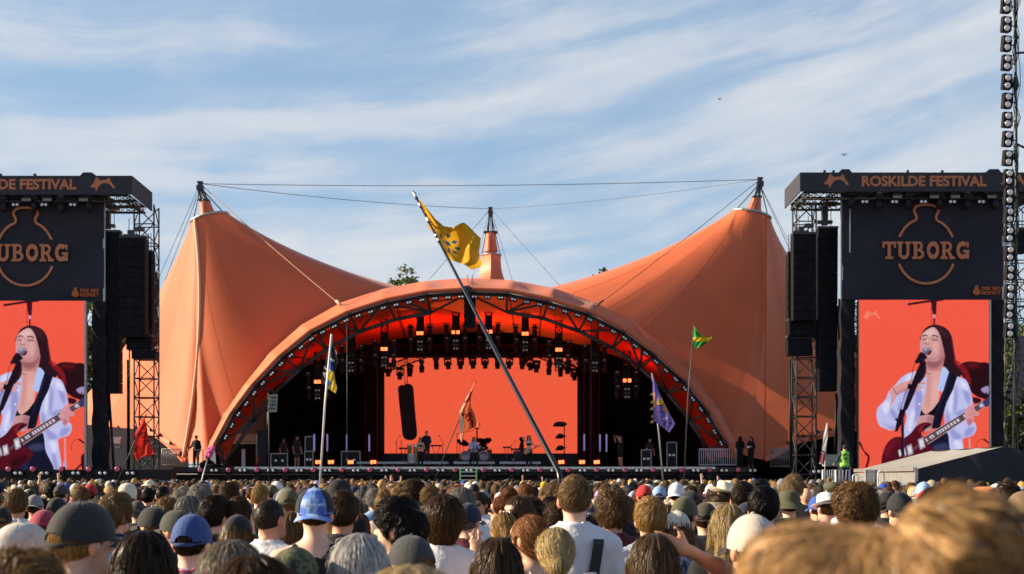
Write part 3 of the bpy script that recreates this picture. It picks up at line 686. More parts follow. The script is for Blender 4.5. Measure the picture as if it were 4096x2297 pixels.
def px_stroke(mb, pts, w, Y, depth=0.02):
    """a flat ribbon of width w (in picture units) along the points"""
    pts = np.array(pts, float); t = np.gradient(pts, axis=0); t /= np.linalg.norm(t, axis=1)[:, None]; n = np.stack([-t[:, 1], t[:, 0]], 1) * w / 2
    A_, B_ = pts + n, pts - n
    vs = [P(*p, Y) for p in A_] + [P(*p, Y) for p in B_]; k = len(pts)
    mb.add(vs, [(i, i + 1, k + i + 1, k + i) for i in range(k - 1)])
def text_mesh(body, bold=0.0):
    cu = bpy.data.curves.new('lettering', 'FONT'); cu.body = body; cu.offset = bold; cu.extrude = 0.004; cu.resolution_u = 4
    ob = bpy.data.objects.new('lettering', cu); col.objects.link(ob); dg = bpy.context.evaluated_depsgraph_get(); dg.update()
    me = bpy.data.meshes.new_from_object(ob.evaluated_get(dg)); bpy.data.objects.remove(ob); return me
def text_at(body, px0, py0, px1, py1, Y, m, parent, bold=0.02, name='lettering'):
    """letters filling the picture box px0..px1, py0 (top)..py1 (bottom) on the plane Y, facing the crowd"""
    me = text_mesh(body, bold); n = len(me.vertices); v = np.zeros(n * 3, dtype=np.float32); me.vertices.foreach_get('co', v); v = v.reshape(-1, 3)
    lo, hi = v.min(0), v.max(0); a, b = P(px0, py1, Y), P(px1, py0, Y)
    w = np.empty_like(v); w[:, 0] = a.x + (v[:, 0] - lo[0]) / (hi[0] - lo[0]) * (b.x - a.x); w[:, 2] = a.z + (v[:, 1] - lo[1]) / (hi[1] - lo[1]) * (b.z - a.z); w[:, 1] = Y - v[:, 2]
    p = parent
    while p is not None: w -= np.array(p.location, dtype=np.float32); p = p.parent
    me.vertices.foreach_set('co', w.ravel()); me.update(); me.materials.clear(); me.materials.append(m)
    return link(name, me, parent)

YT = 74.0
tw = empty('screen_tower', P(3696, 0, YT), 'black screen tower whose festival name is complete, beside the tall lamp mast', 'screen tower'); tw.location.z = 0
# roof fascia: front and both sides, with slanted side panels
fx0, fx1 = 3200, 4172; YB = 78.2
rf = MB()
def quad(mb, a, b, c, d, th=(0, .06, 0), mi=0):
    vs = [Vector(p) for p in (a, b, c, d)]; t = Vector(th); mb.add(vs + [p + t for p in vs], [(0, 1, 2, 3), (7, 6, 5, 4), (0, 4, 5, 1), (1, 5, 6, 2), (2, 6, 7, 3), (3, 7, 4, 0)], mi)
zt, zb = P(0, 690, YT).z, P(0, 766, YT).z
xa, xb = P(fx0, 0, YT).x, P(fx1, 0, YT).x
quad(rf, (xa, YT, zb), (xb, YT, zb), (xb, YT, zt), (xa, YT, zt), (0, .08, 0))
quad(rf, (xa, YT + .08, zb), (xa, YB, zb - .1), (xa, YB, zt - .05), (xa, YT + .08, zt), (.06, 0, 0))
quad(rf, (xb, YT + .08, zb), (xb, YB, zb - .1), (xb, YB, zt - .05), (xb, YT + .08, zt), (-.06, 0, 0))
M_FASCIA = mat('fascia_cloth', (.030, .031, .042), .75, var=.12, vscale=1.2, bump=.15, bscale=2)
fas = rf.build('fascia', M_FASCIA, tw)
mb = MB(); mb.box(((xa + xb) / 2, (YT + YB) / 2, zt - .12), (xb - xa - .2, YB - YT - .2, .06)); mb.build('roof', M_FASCIA, tw)
for x0, x1, s in ((3355, 3420, 1), (3948, 4020, 1)):
    mb = MB(); mb.prism([(P(x0, 0, YT).x, zt - .02), (P(x1, 0, YT).x, zt - .02), (P(x1 - 18, 0, YT).x, zt + .24), (P(x0 + 18, 0, YT).x, zt + .24)], (0, YT + .3, 0), (1, 0, 0), (0, 0, 1), (0, .8, 0)); mb.build('roof_vent', M_FASCIA, tw)
for x in (3297, 3333, 3630, 3768): mb = MB(); mb.beam(P(x, 690, YT + .2), P(x + 2, 682, YT + .2), .12); mb.build('roof_peg', M_STEEL, tw)
text_at('ROSKILDE FESTIVAL', 3447, 703, 3947, 746, YT - .02, M_ORANGEPRINT, tw, 0.035)
for dx in (0, 708):
    mb = MB(); px_poly(mb, [(3100 + x * .4566 + dx, 640 + y * .4566) for x, y in LOGO], YT - .012, .01); mb.build('emblem', M_ORANGEPRINT, tw)
# roof grid seen from below and the lattice legs
gr = MB()
for y in (YT + .5, YT + 2.0, YT + 3.6): gr.truss((xa + .3, y, zb - .12), (xb - .3, y, zb - .12), .34, (0, 0, 1), .035, .6)
for x in np.linspace(xa + .4, xb - .4, 9): gr.truss((x, YT + .4, zb - .12), (x, YB - .4, zb - .12), .3, (0, 0, 1), .03, .6)
gr.build('roof_grid', M_STEEL, tw)
def lattice_leg(px0, px1, Y, name='lattice_leg', parent=tw):
    x0, x1 = P(px0, 0, Y).x, P(px1, 0, Y).x; m = MB(); m.truss(((x0 + x1) / 2, Y + .5, 0), ((x0 + x1) / 2, Y + .5, zb), x1 - x0, (0, 1, 0), .045, (x1 - x0) * 1.0, lr=.032)
    return m.build(name, M_STEEL, parent)
lattice_leg(3186, 3264, 76.8); lattice_leg(4048, 4128, 76.8)
# banner, columns, screen opening
YBn = 74.9
bn = MB(); p0, p1 = P(3368, 1198, YBn), P(4014, 770, YBn)
bn.sheet(lambda u, v: Vector((p0.x + (p1.x - p0.x) * u, YBn + .05 * math.sin(u * 14 + 4 * v) * (1 - v) + .05 * math.sin(9 * v + 3 * u) * math.sin(math.pi * v) + .10 * math.sin((u * 9 - v * 7)) * max(0, .35 - v) - .04 * math.cos(22 * (u + v)) * max(0, u - .75), p0.z + (p1.z - p0.z) * v - .14 * math.sin(math.pi * u) * (1 - v))), 90, 60)
ban = bn.build('banner', M_BANNER, tw)
for x_ in (3368, 4014): mb = MB(); mb.box((P(x_, 0, 74.9).x, 75.0, (p0.z + p1.z) / 2), (.12, .12, p1.z - p0.z)); mb.build('banner_pole', M_GALV, tw)
mb = MB(); mb.beam(P(3400, 835, 74.75), P(3400, 1010, 74.75), .05); mb.build('banner_rod', M_GALV, tw)
def column(px0, px1, Y, nm='column'):
    x0, x1 = P(px0, 0, Y).x, P(px1, 0, Y).x; z1 = P(0, 1190, Y).z; m = MB()
    def f(u, v):
        q = u * 4; s = [((0, 0), (1, 0)), ((1, 0), (1, 1)), ((1, 1), (0, 1)), ((0, 1), (0, 0))][min(int(q), 3)]; t = q - min(int(q), 3)
        a = (s[0][0] + (s[1][0] - s[0][0]) * t, s[0][1] + (s[1][1] - s[0][1]) * t)
        return Vector((x0 + (x1 - x0) * a[0] + .03 * math.sin(v * 40 + 7 * a[0]), Y + .8 * a[1] + .04 * math.sin(v * 60 + 6 * a[0] + 2 * math.sin(9 * v)), z1 * v))
    m.sheet(f, 40, 120); return m.build(nm, M_DRAPE, tw)
column(3364, 3420, 75.0); column(3962, 4016, 75.0)
mb = MB(); p_a, p_b = P(3420, 1200, 75.6), P(3962, 1900, 75.6); mb.truss((p_a.x + .15, 76.2, 1.5), (p_a.x + .15, 76.2, p_a.z), .28, (0, 1, 0), .03); mb.build('screen_truss', M_STEEL, tw); mb = MB(); mb.truss((p_b.x + .0, 76.2, 1.5), (p_b.x + .0, 76.2, p_a.z), .28, (0, 1, 0), .03); mb.build('screen_truss', M_STEEL, tw)
# bottle outline, big slab letters, small slogan
Yl = 74.72; Z = lambda x, y: (3400 + x * .41527, 640 + y * .41522)
mb = MB()
top = smooth_open([(475, 742), (520, 665), (575, 610), (630, 580), (640, 545), (618, 490), (640, 450), (690, 434), (735, 432), (785, 436), (835, 455), (855, 490), (830, 545), (845, 585), (890, 610), (945, 665), (990, 742)], 8)
px_stroke(mb, [Z(*p) for p in top], 9.5, Yl)
bot = [(735 + 277 * math.cos(t), 905 + 285 * math.sin(t)) for t in np.linspace(R(160.5), R(19.5), 50)]
px_stroke(mb, [Z(*p) for p in bot], 9.5, Yl); mb.build('bottle_outline', M_ORANGEPRINT, tw)
def ring_sector(cx, cy, ro, ri, a0, a1, n=20, sy=1.0):
    a = np.linspace(R(a0), R(a1), n); return [(cx + ro * math.cos(t), cy + ro * sy * math.sin(t)) for t in a] + [(cx + ri * math.cos(t), cy + ri * sy * math.sin(t)) for t in a[::-1]]
rect = lambda x0, y0, x1, y1: [(x0, y0), (x1, y0), (x1, y1), (x0, y1)]
GL = {'T': (.95, [rect(0, .84, .95, 1), rect(0, .64, .15, .85), rect(.80, .64, .95, .85), rect(.36, .1, .59, .85), rect(.2, 0, .75, .14)]),
      'U': (1.0, [rect(.0, .86, .45, 1), rect(.58, .86, 1., 1), rect(.1, .34, .34, .88), rect(.68, .34, .88, .88), ring_sector(.49, .36, .39, .18, 180, 360, sy=.95)]),
      'B': (.95, [rect(0, 0, .5, .14), rect(0, .86, .5, 1), rect(.12, .1, .36, .9), rect(.3, .45, .52, .58), ring_sector(.48, .745, .28, .12, -90, 90, sy=.92), ring_sector(.5, .285, .36, .16, -90, 90, sy=.80)]),
      'O': (.92, [ring_sector(.46, .5, .44, .21, 0, 359.9, 40, sy=1.16)]),
      'R': (1.02, [rect(0, 0, .5, .14), rect(0, .86, .5, 1), rect(.12, .1, .36, .9), rect(.3, .42, .5, .56), ring_sector(.48, .71, .33, .14, -90, 90, sy=.88), [(.42, .46), (.66, .46), (.9, .1), (.66, .1)], rect(.62, 0, 1.02, .14)]),
      'G': (.98, [ring_sector(.47, .5, .45, .21, 48, 318, 34, sy=1.14), rect(.5, .38, .95, .52), rect(.7, .02, .92, .42), rect(.76, .66, .9, .98)])}
mb = MB(); word = 'TUBORG'; gap = .07; tot = sum(GL[c][0] for c in word) + gap * 5; X0, X1, y0, y1 = *[Z(x, 0)[0] for x in (313, 1155)], Z(0, 955)[1], Z(0, 786)[1]
cx = 0; k_ = 0
for c in word:
    for pl in GL[c][1]:
        px_poly(mb, [(X0 + (cx + x) / tot * (X1 - X0), y0 + (y1 - y0) * min(max(y, -.02), 1.02)) for x, y in pl], Yl - .002 * (k_ % 5), .01); k_ += 1
    cx += GL[c][0] + gap
mb.build('lettering', M_ORANGEPRINT, tw)
text_at('DRIK MED', *Z(1268, 1222), *Z(1452, 1256), Yl, M_ORANGEPRINT2, tw, .02); text_at('RESPEKT', *Z(1266, 1264), *Z(1452, 1298), Yl, M_ORANGEPRINT2, tw, .02)
mb = MB(); px_poly(mb, [Z(*p) for p in smooth_closed([(1205, 1212), (1235, 1212), (1235, 1232), (1254, 1262), (1250, 1290), (1220, 1304), (1190, 1290), (1186, 1262), (1205, 1232)], 5)], Yl, .01); mb.build('bottle_mark', M_ORANGEPRINT2, tw)
# lamps hung under the roof
for x, y in ((3459, 807), (3578, 807), (3694, 807), (3810, 807), (3926, 807)):
    o = wide_twin if False else None
    t = MB(); t.box(P(x, y, 74.2), (.46, .18, .18)); o = t.build('roof_twin_lamp', M_BLACK, tw)
    l = MB()
    for s in (-1, 1): l.lathe([(.075, 0), (.06, .02), (.003, .03)], P(x + s * 7.5, y, 74.1), 12, axis='Y', M=Matrix.Scale(1, 3))
    l.build('lens', M_LENS, o)
for x, y in ((3406, 800), (3515, 810), (3633, 805), (3757, 805), (3867, 808), (3978, 805)):
    m = MB(); c = P(x, y, 74.4); m.ell(c - Vector((0, 0, .12)), (.2, .2, .32), 12, 9); m.box(c + Vector((0, 0, .32)), (.44, .36, .22)); o = m.build('roof_lamp', M_BLACK, tw)
    k = MB(); k.box(c + Vector((0, -.1, .5)), (.22, .12, .12)); k.build('clamp', M_GALV, o)
for x in (3587, 3734, 3818, 3964):
    m = MB(); c = P(x, 786, 74.3); m.box(c, (.52, .3, .32)); o = m.build('roof_wash_lamp', M_BLACK, tw); q = MB(); q.box(c + Vector((0, -.16, -.05)), (.46, .03, .14)); q.build('wash_face', mat('wash_face', (.2, .19, .15), .5), o)
mb = MB(); mb.box((P(3690, 0, 75.6).x, 75.5, P(0, 785, 75).z), (P(4010, 0, 75).x - P(3370, 0, 75).x, .9, .34)); mb.build('lamp_beam', M_BLACK, tw)
# base under the screen
mb = MB(); mb.box(((P(3364, 0, 75).x + P(4016, 0, 75).x) / 2, 75.6, 1.04), (P(4016, 0, 75).x - P(3364, 0, 75).x, 3.0, 2.08)); mb.build('base_skirt', M_DRAPE, tw)

# ------------------------------------------------------------------ the live picture: painted as a grid of LED pixels
clock('tower frame')
PW, PH, SSP = 208, 278, 3
def paint():
    W, Hh = PW * SSP, PH * SSP; sx = 1074 / W; img = np.empty((Hh, W, 3)); img[:] = srgb(250, 93, 70)
    yy, xx = np.mgrid[0:Hh, 0:W]; xx = xx * sx - 8 + sx / 2; yy = yy * sx + sx / 2
    img *= (1 - .05 * np.clip((yy - 200) / 1200, 0, 1))[..., None]
    def blur(m, r):
        r = int(r)
        for ax in (0, 1):
            for _ in range(2):
                c = np.cumsum(np.pad(m, [(r + 1, r), (0, 0)] if ax == 0 else [(0, 0), (r + 1, r)], mode='edge'), axis=ax)
                m = (c[2 * r + 1:] - c[:-2 * r - 1]) / (2 * r + 1) if ax == 0 else (c[:, 2 * r + 1:] - c[:, :-2 * r - 1]) / (2 * r + 1)
        return m
    def inside(pts):
        pts = np.asarray(pts, float); m = np.zeros((Hh, W), bool)
        x0, y0 = pts.min(0); x1, y1 = pts.max(0)
        i0, i1 = max(int((x0 + 8) / sx) - 1, 0), min(int((x1 + 8) / sx) + 2, W); j0, j1 = max(int(y0 / sx) - 1, 0), min(int(y1 / sx) + 2, Hh)
        if i1 <= i0 or j1 <= j0: return m
        X, Y_ = xx[j0:j1, i0:i1], yy[j0:j1, i0:i1]; r = np.zeros(X.shape, bool); n = len(pts)
        for i in range(n):
            (ax, ay), (bx, by) = pts[i], pts[(i + 1) % n]
            if ay == by: continue
            c = ((ay > Y_) != (by > Y_)) & (X < (bx - ax) * (Y_ - ay) / (by - ay) + ax); r ^= c
        m[j0:j1, i0:i1] = r; return m
    def poly(pts, c, a=1.0, b=0, sm=True, clip=None):
        m = inside(smooth_closed(pts, 6) if sm else pts).astype(float)
        if b: m = blur(m, b)
        if clip is not None: m = m * clip
        m = (m * a)[..., None]; img[:] = img * (1 - m) + np.array(srgb(*c)) * m; return m[..., 0]
    def line(pts, w, c, a=1.0, b=0, sm=True, clip=None):
        pts = smooth_open(pts, 6) if sm and len(pts) > 2 else np.array(pts, float)
        t = np.gradient(pts, axis=0); t /= np.linalg.norm(t, axis=1)[:, None]; n = np.stack([-t[:, 1], t[:, 0]], 1) * w / 2
        poly(np.vstack([pts + n, (pts - n)[::-1]]), c, a, b, False, clip)
    poly([((x - 420) * .66 + 17, (y - 118) * .66 + 85) for x, y in LOGO], (250, 138, 108), .8, 0, False)
    # boom stand above, cymbal behind
    line([(395, 37), (560, 12), (690, -4)], 19, (58, 8, 26), sm=False); poly([(585, 12), (634, 12), (630, 120), (602, 122)], (66, 10, 30), 1, 0, False); line([(590, 60), (592, 205)], 4, (120, 20, 30), sm=False)
    line([(612, 120), (613, 152)], 17, (215, 160, 205), sm=False); line([(613, 150), (614, 215)], 13, (70, 12, 34), sm=False)
    poly([(795, 575), (845, 522), (900, 508), (985, 515), (1075, 545), (1075, 800), (1000, 810), (930, 770), (880, 700), (840, 620)], (40, 8, 18)); poly([(860, 540), (930, 520), (1000, 540), (930, 560)], (140, 20, 25), .5, 10)
    poly([(1000, 735), (1060, 712), (1058, 775), (1022, 765)], (170, 150, 200), .9); line([(1040, 760), (1066, 820)], 10, (30, 10, 25)); poly([(930, 805), (990, 815), (1000, 850), (940, 850)], (60, 8, 20)); line([(905, 1140), (910, 1436)], 15, (225, 150, 165), sm=False); line([(905, 1330), (908, 1436)], 26, (190, 170, 200), sm=False)
    line([(960, 1236), (965, 1180), (1000, 1150), (1035, 1150)], 4, (150, 20, 25)); line([(1020, 1148), (1066, 1180)], 14, (50, 10, 25)); line([(-8, 1170), (45, 1260), (72, 1300), (52, 1385)], 19, (80, 8, 22)); line([(20, 1200), (48, 1255)], 7, (245, 98, 76))
    line([(960, 1436), (1066, 1330)], 14, (70, 10, 26)); poly([(1040, 1290), (1075, 1270), (1075, 1390), (1045, 1390)], (60, 10, 20))
    # hair mass
    poly([(502, 335), (512, 275), (545, 230), (598, 206), (660, 210), (722, 243), (757, 300), (772, 380), (783, 450), (800, 520), (840, 556), (895, 605), (920, 668), (900, 662), (850, 612), (810, 650), (745, 612), (690, 560), (655, 480), (640, 300)], (42, 17, 27))
    for k in range(9): line([(770 + k * 3, 500), (800 + 6 * k, 550 - 2 * k), (845 + 7 * k, 590 + 2 * k), (880 + 5 * k, 660 + 6 * k)], 5, (190, 26, 28) if k % 2 else (110, 16, 26), .75, 1)
    poly([(600, 225), (690, 235), (735, 310), (700, 300), (640, 250)], (86, 44, 50), .45, 8)
    line([(758, 330), (775, 450), (790, 520)], 7, (140, 24, 34), .6, 2)
    # neck and chest
    poly([(538, 490), (690, 430), (682, 560), (655, 640), (600, 720), (545, 650), (530, 560)], (203, 138, 138)); poly([(520, 620), (560, 590), (650, 590), (690, 610), (665, 730), (640, 860), (560, 950), (480, 950), (510, 770)], (226, 166, 160))
    poly([(545, 505), (640, 505), (690, 440), (690, 500), (640, 560), (570, 560)], (136, 74, 84), .75, 6); poly([(560, 620), (590, 640), (570, 860), (545, 880)], (190, 120, 120), .45, 8); poly([(600, 680), (650, 700), (625, 830), (600, 850)], (243, 190, 180), .5, 10)
    poly([(480, 950), (625, 955), (605, 1070), (440, 1075)], (205, 150, 152)); poly([(560, 960), (625, 970), (600, 1060), (560, 1040)], (140, 82, 96), .6, 8)
    poly([(505, 898), (522, 930), (545, 948), (600, 905), (680, 800), (705, 850), (640, 962), (560, 945), (488, 958)], (14, 9, 18), 1, 0, False)
    # shirt, viewer's left
    sl_ = poly([(465, 590), (522, 600), (545, 640), (548, 705), (535, 780), (508, 900), (480, 990), (440, 1080), (370, 1142), (366, 1050), (383, 990), (382, 940), (345, 935), (325, 960), (312, 1040), (262, 1078), (200, 1058), (160, 1035), (137, 960), (148, 890), (212, 820), (240, 755), (300, 690), (350, 635), (410, 602)], (196, 196, 240))
    sr_ = poly([(684, 552), (742, 602), (800, 630), (868, 655), (905, 720), (930, 830), (925, 880), (885, 930), (892, 1005), (945, 1010), (962, 1060), (935, 1115), (855, 1145), (850, 1180), (866, 1290), (880, 1436), (800, 1436), (745, 1250), (715, 1180), (700, 1000), (694, 900), (690, 790), (650, 735), (634, 745), (655, 670)], (196, 198, 243))
    fold = (138, 138, 205); lit = (228, 230, 255)
    for pts, cl_ in (([(300, 740), (330, 820), (310, 900), (350, 930), (330, 800)], sl_), ([(240, 880), (260, 960), (320, 1000), (300, 930)], sl_), ([(380, 700), (420, 760), (390, 900), (360, 860)], sl_), ([(470, 720), (520, 800), (490, 960), (450, 1000)], sl_), ([(170, 1000), (240, 1040), (300, 1040), (260, 1075)], sl_), ([(440, 640), (470, 700), (455, 800), (430, 720)], sl_),
                     ([(790, 700), (770, 840), (780, 960), (810, 800)], sr_), ([(850, 720), (910, 780), (905, 860), (870, 820)], sr_), ([(720, 1000), (760, 1060), (850, 1130), (770, 1150)], sr_), ([(880, 1060), (950, 1050), (920, 1110), (860, 1130)], sr_), ([(720, 900), (745, 980), (730, 1100), (708, 1000)], sr_), ([(790, 1200), (830, 1300), (860, 1430), (815, 1400)], sr_), ([(800, 920), (880, 900), (870, 940), (800, 960)], sr_)):
        poly(pts, fold, .75, 6, True, cl_)
    for pts, cl_ in (([(180, 880), (230, 830), (260, 870), (210, 940)], sl_), ([(380, 640), (420, 610), (440, 630), (380, 700)], sl_), ([(400, 1000), (440, 900), (450, 960), (410, 1080)], sl_), ([(830, 660), (880, 690), (890, 750), (840, 720)], sr_), ([(760, 620), (800, 650), (790, 700), (760, 690)], sr_), ([(740, 760), (770, 700), (765, 860), (735, 940)], sr_), ([(780, 1160), (830, 1170), (840, 1230), (800, 1260)], sr_)):
        poly(pts, lit, .8, 5, True, cl_)
    line([(405, 820), (442, 815), (440, 870), (402, 880), (405, 820)], 3, (150, 150, 205), .7, 1); line([(715, 830), (780, 820), (780, 900)], 3, (150, 150, 210), .6, 1)
    poly([(684, 552), (735, 602), (700, 690), (650, 738), (636, 742), (660, 655)], (180, 202, 246)); line([(735, 602), (700, 690), (650, 738)], 4, (120, 130, 200), .7, 1); poly([(495, 597), (524, 603), (520, 690), (500, 660)], (178, 200, 246)); 
    for x, y in ((516, 742), (492, 858), (415, 1070)): poly([(x - 6, y - 6), (x + 6, y - 6), (x + 6, y + 6), (x - 6, y + 6)], (240, 240, 255))
    # trousers, strap
    poly([(470, 1260), (560, 1180), (712, 1090), (745, 1240), (800, 1436), (440, 1436)], (20, 20, 44)); poly([(600, 1210), (700, 1180), (735, 1230), (640, 1245)], (70, 76, 120), .55, 5); poly([(560, 1300), (600, 1300), (590, 1436), (540, 1436)], (40, 42, 80), .7, 8)
    poly([(735, 598), (806, 626), (770, 740), (715, 850), (690, 940), (660, 1062), (592, 1062), (612, 960), (640, 870), (690, 740)], (17, 15, 37), 1, 0, False); line([(745, 620), (690, 780), (640, 920)], 5, (48, 46, 84), .7, 2)
    # guitar
    gb = poly([(183, 1470), (178, 1330), (190, 1260), (222, 1185), (275, 1138), (332, 1130), (362, 1140), (420, 1098), (466, 1042), (530, 1010), (592, 1024), (566, 1050), (520, 1078), (508, 1112), (540, 1150), (566, 1200), (640, 1260), (600, 1330), (500, 1400), (420, 1470)], (84, 10, 27))
    poly([(480, 1060), (530, 1025), (570, 1028), (520, 1062), (500, 1100)], (140, 30, 45), .8, 4, True, gb); poly([(200, 1250), (250, 1170), (330, 1150), (280, 1200), (230, 1300)], (128, 20, 40), .7, 8, True, gb); poly([(530, 1040), (575, 1030), (540, 1070), (515, 1100)], (20, 8, 18), .9, 2); poly([(450, 1330), (560, 1280), (600, 1300), (500, 1390)], (40, 4, 16), .8, 8, True, gb)
    poly([(530, 1128), (1012, 835), (1030, 884), (556, 1194)], (70, 46, 58), 1, 0, False); line([(531, 1130), (1014, 836)], 4, (200, 180, 190), sm=False); line([(556, 1193), (1030, 884)], 5, (200, 160, 150), sm=False); line([(1012, 836), (1029, 884)], 8, (235, 225, 230), sm=False)
    P0, P1 = np.array((543, 1161.)), np.array((1021, 860.)); d = (P1 - P0) / np.linalg.norm(P1 - P0); n_ = np.array((-d[1], d[0])); Lg = np.linalg.norm(P1 - P0); s = 0.03
    for k in range(19):
        t = 1 - (0.5 ** ((18 - k) / 9.5)) * 1.0; t = (1 - 2 ** (-(k) / 14)) / (1 - 2 ** (-19 / 14)); t = k / 19 if False else (2 ** (k / 19 * 1.25) - 1) / (2 ** 1.25 - 1)
        c = P0 + d * Lg * t; line([c - n_ * 30, c + n_ * 30], 2.4, (150, 130, 140), .9, 0, False)
        if k not in (1, 4, 13, 17): 
            t2 = (2 ** ((k + .5) / 19 * 1.25) - 1) / (2 ** 1.25 - 1); c = P0 + d * Lg * t2; w_ = 6 + 7 * t2; poly([c - d * w_ - n_ * 14, c + d * w_ - n_ * 14, c + d * w_ + n_ * 14, c - d * w_ + n_ * 14], (214, 205, 218), 1, 0, False)
    for q in range(-2, 3): line([(360, 1290 + q * 5), tuple(P0 + n_ * q * 6), tuple(P1 + n_ * q * 6)], 1.5, (170, 150, 160), .5, 0, False)
    poly([(1010, 838), (1066, 796), (1075, 800), (1075, 872), (1030, 886)], (62, 52, 104), 1, 0, False)
    for q in ([(478, 1152), (520, 1132), (541, 1214), (496, 1238)], [(384, 1206), (426, 1188), (440, 1270), (398, 1286)], [(314, 1242), (334, 1232), (346, 1288), (324, 1294)], [(352, 1225), (372, 1215), (385, 1280), (365, 1290)]):
        poly(q, (176, 168, 184), 1, 0, False); c = np.mean(q, axis=0); poly([c + (np.array(p) - c) * .62 for p in q], (226, 222, 232), 1, 0, False); line([q[0], q[3]], 3, (90, 80, 95), .8, 0, False)
    # hands
    hd = poly([(866, 932), (900, 872), (938, 868), (948, 900), (975, 928), (985, 945), (972, 958), (945, 962), (938, 1000), (905, 1040), (884, 1015), (872, 975)], (220, 152, 158)); 
    for q in ([(905, 915), (940, 935), (978, 950)], [(895, 940), (930, 958), (955, 962)], [(912, 892), (940, 905), (960, 920)]): line(q, 4, (150, 80, 100), .7, 1)
    poly([(890, 985), (925, 985), (910, 1035), (892, 1020)], (160, 90, 110), .7, 5)
    fa = poly([(250, 752), (285, 715), (350, 682), (400, 668), (450, 652), (510, 668), (548, 690), (520, 697), (470, 690), (505, 712), (520, 735), (490, 722), (495, 768), (465, 742), (425, 738), (380, 752), (318, 780), (300, 800), (272, 850), (245, 885), (258, 810)], (222, 158, 158))
    poly([(300, 790), (380, 752), (440, 735), (400, 720), (320, 760)], (170, 100, 112), .6, 6, True, fa); line([(275, 722), (292, 762), (318, 780)], 5, (60, 40, 50)); line([(460, 690), (500, 710), (518, 735)], 3, (150, 86, 96), .8, 1); line([(452, 680), (480, 690), (545, 692)], 3, (150, 86, 96), .6, 1)
    # face
    fc = poly([(500, 335), (512, 285), (555, 245), (608, 226), (646, 262), (670, 322), (688, 395), (694, 430), (678, 470), (645, 498), (600, 508), (545, 498), (514, 478), (500, 430), (496, 375)], (214, 156, 156))
    poly([(520, 290), (560, 250), (605, 236), (635, 275), (600, 295), (540, 300)], (240, 200, 196), .8, 9, True, fc); poly([(600, 340), (650, 350), (672, 410), (640, 450), (605, 420)], (230, 176, 172), .7, 9, True, fc); poly([(655, 300), (690, 400), (690, 470), (640, 500), (660, 420)], (168, 104, 112), .7, 8, True, fc); poly([(520, 470), (560, 480), (640, 480), (600, 512), (540, 505)], (176, 112, 118), .6, 6, True, fc)
    line([(514, 302), (535, 291), (556, 295)], 9, (44, 16, 26), 1, 0); line([(592, 298), (620, 294), (646, 308)], 9, (44, 16, 26), 1, 0)
    line([(515, 322), (532, 328), (552, 324)], 6, (40, 16, 26), 1, 0); line([(594, 326), (618, 333), (642, 328)], 7, (40, 16, 26), 1, 0); line([(515, 315), (535, 314), (552, 318)], 3, (150, 94, 100), .7, 1); line([(596, 316), (620, 318), (640, 322)], 3, (150, 94, 100), .7, 1)
    line([(560, 300), (556, 335), (572, 358)], 5, (170, 108, 112), .7, 2); line([(534, 352), (548, 364), (572, 362)], 6, (120, 62, 72), .9, 1); poly([(548, 320), (560, 320), (566, 350), (550, 352)], (246, 204, 198), .7, 3)
    poly([(560, 398), (584, 404), (592, 425), (578, 450), (552, 455), (560, 425)], (92, 18, 32)); line([(570, 405), (588, 414)], 5, (235, 215, 220)); line([(566, 396), (588, 404), (594, 424)], 4, (170, 70, 84), .9, 1); poly([(678, 408), (694, 420), (690, 446), (678, 440)], (198, 124, 130))
    line([(530, 520), (536, 580), (560, 610), (585, 606)], 5, (44, 18, 28), .9); poly([(498, 480), (536, 500), (548, 560), (540, 620), (520, 655), (480, 690), (488, 600)], (42, 18, 28))
    # microphone and stand
    poly([(505, 505), (548, 515), (520, 600), (470, 720), (430, 820), (390, 905), (345, 930), (370, 850), (420, 700), (470, 580)], (28, 12, 28), 1, 0, False); poly([(332, 900), (382, 905), (360, 990), (310, 1085), (288, 1088), (300, 1010)], (24, 10, 26), 1, 0, False); line([(292, 980), (330, 1010)], 18, (30, 12, 30), sm=False); line([(348, 950), (352, 1060), (356, 1290)], 24, (30, 14, 34), sm=False); line([(358, 950), (366, 1285)], 6, (70, 50, 86), .7, 0, False)
    poly([(398, 690), (436, 700), (420, 740), (390, 730)], (20, 8, 20), 1, 0, False); line([(470, 500), (440, 560), (425, 650), (370, 780), (340, 900)], 5, (50, 16, 30)); poly([(472, 470), (505, 430), (540, 450), (555, 480), (520, 500), (490, 520), (460, 522)], (30, 14, 30)); line([(455, 515), (480, 480)], 16, (36, 16, 34), sm=False)
    mg = poly([(514, 410), (530, 394), (553, 392), (574, 412), (566, 436), (546, 450), (528, 438)], (112, 110, 140)); poly([(522, 400), (545, 394), (560, 404), (535, 418)], (180, 178, 205), .9, 3, True, mg); poly([(545, 436), (575, 430), (565, 450), (545, 455)], (66, 62, 104), .8, 3, True, mg)
    img *= (1 + .035 * np.sin(yy * 2 * math.pi / (sx * SSP * 2)))[..., None]
    return img.reshape(PH, SSP, PW, SSP, 3).mean((1, 3)) * rng.normal(1, .025, (PH, PW, 1))
img = paint()
clock('picture painted')
vs_ = empty('video_screen', P(3696, 1900, 74.6), 'tall live video screen of a singing guitarist, all of it below the right banner', 'video screen')
Ys = 74.6; a, b = P(3436, 1896, Ys), P(3956, 1200, Ys); L0 = np.array(vs_.location)
gx = np.linspace(a.x, b.x, PW + 1); gz = np.linspace(b.z, a.z, PH + 1)
V = np.stack([np.tile(gx, PH + 1), np.full((PH + 1) * (PW + 1), Ys), np.repeat(gz, PW + 1)], 1) - L0
jj, ii = np.mgrid[0:PH, 0:PW]; q0 = (jj * (PW + 1) + ii).ravel(); Fq = np.stack([q0, q0 + PW + 1, q0 + PW + 2, q0 + 1], 1)
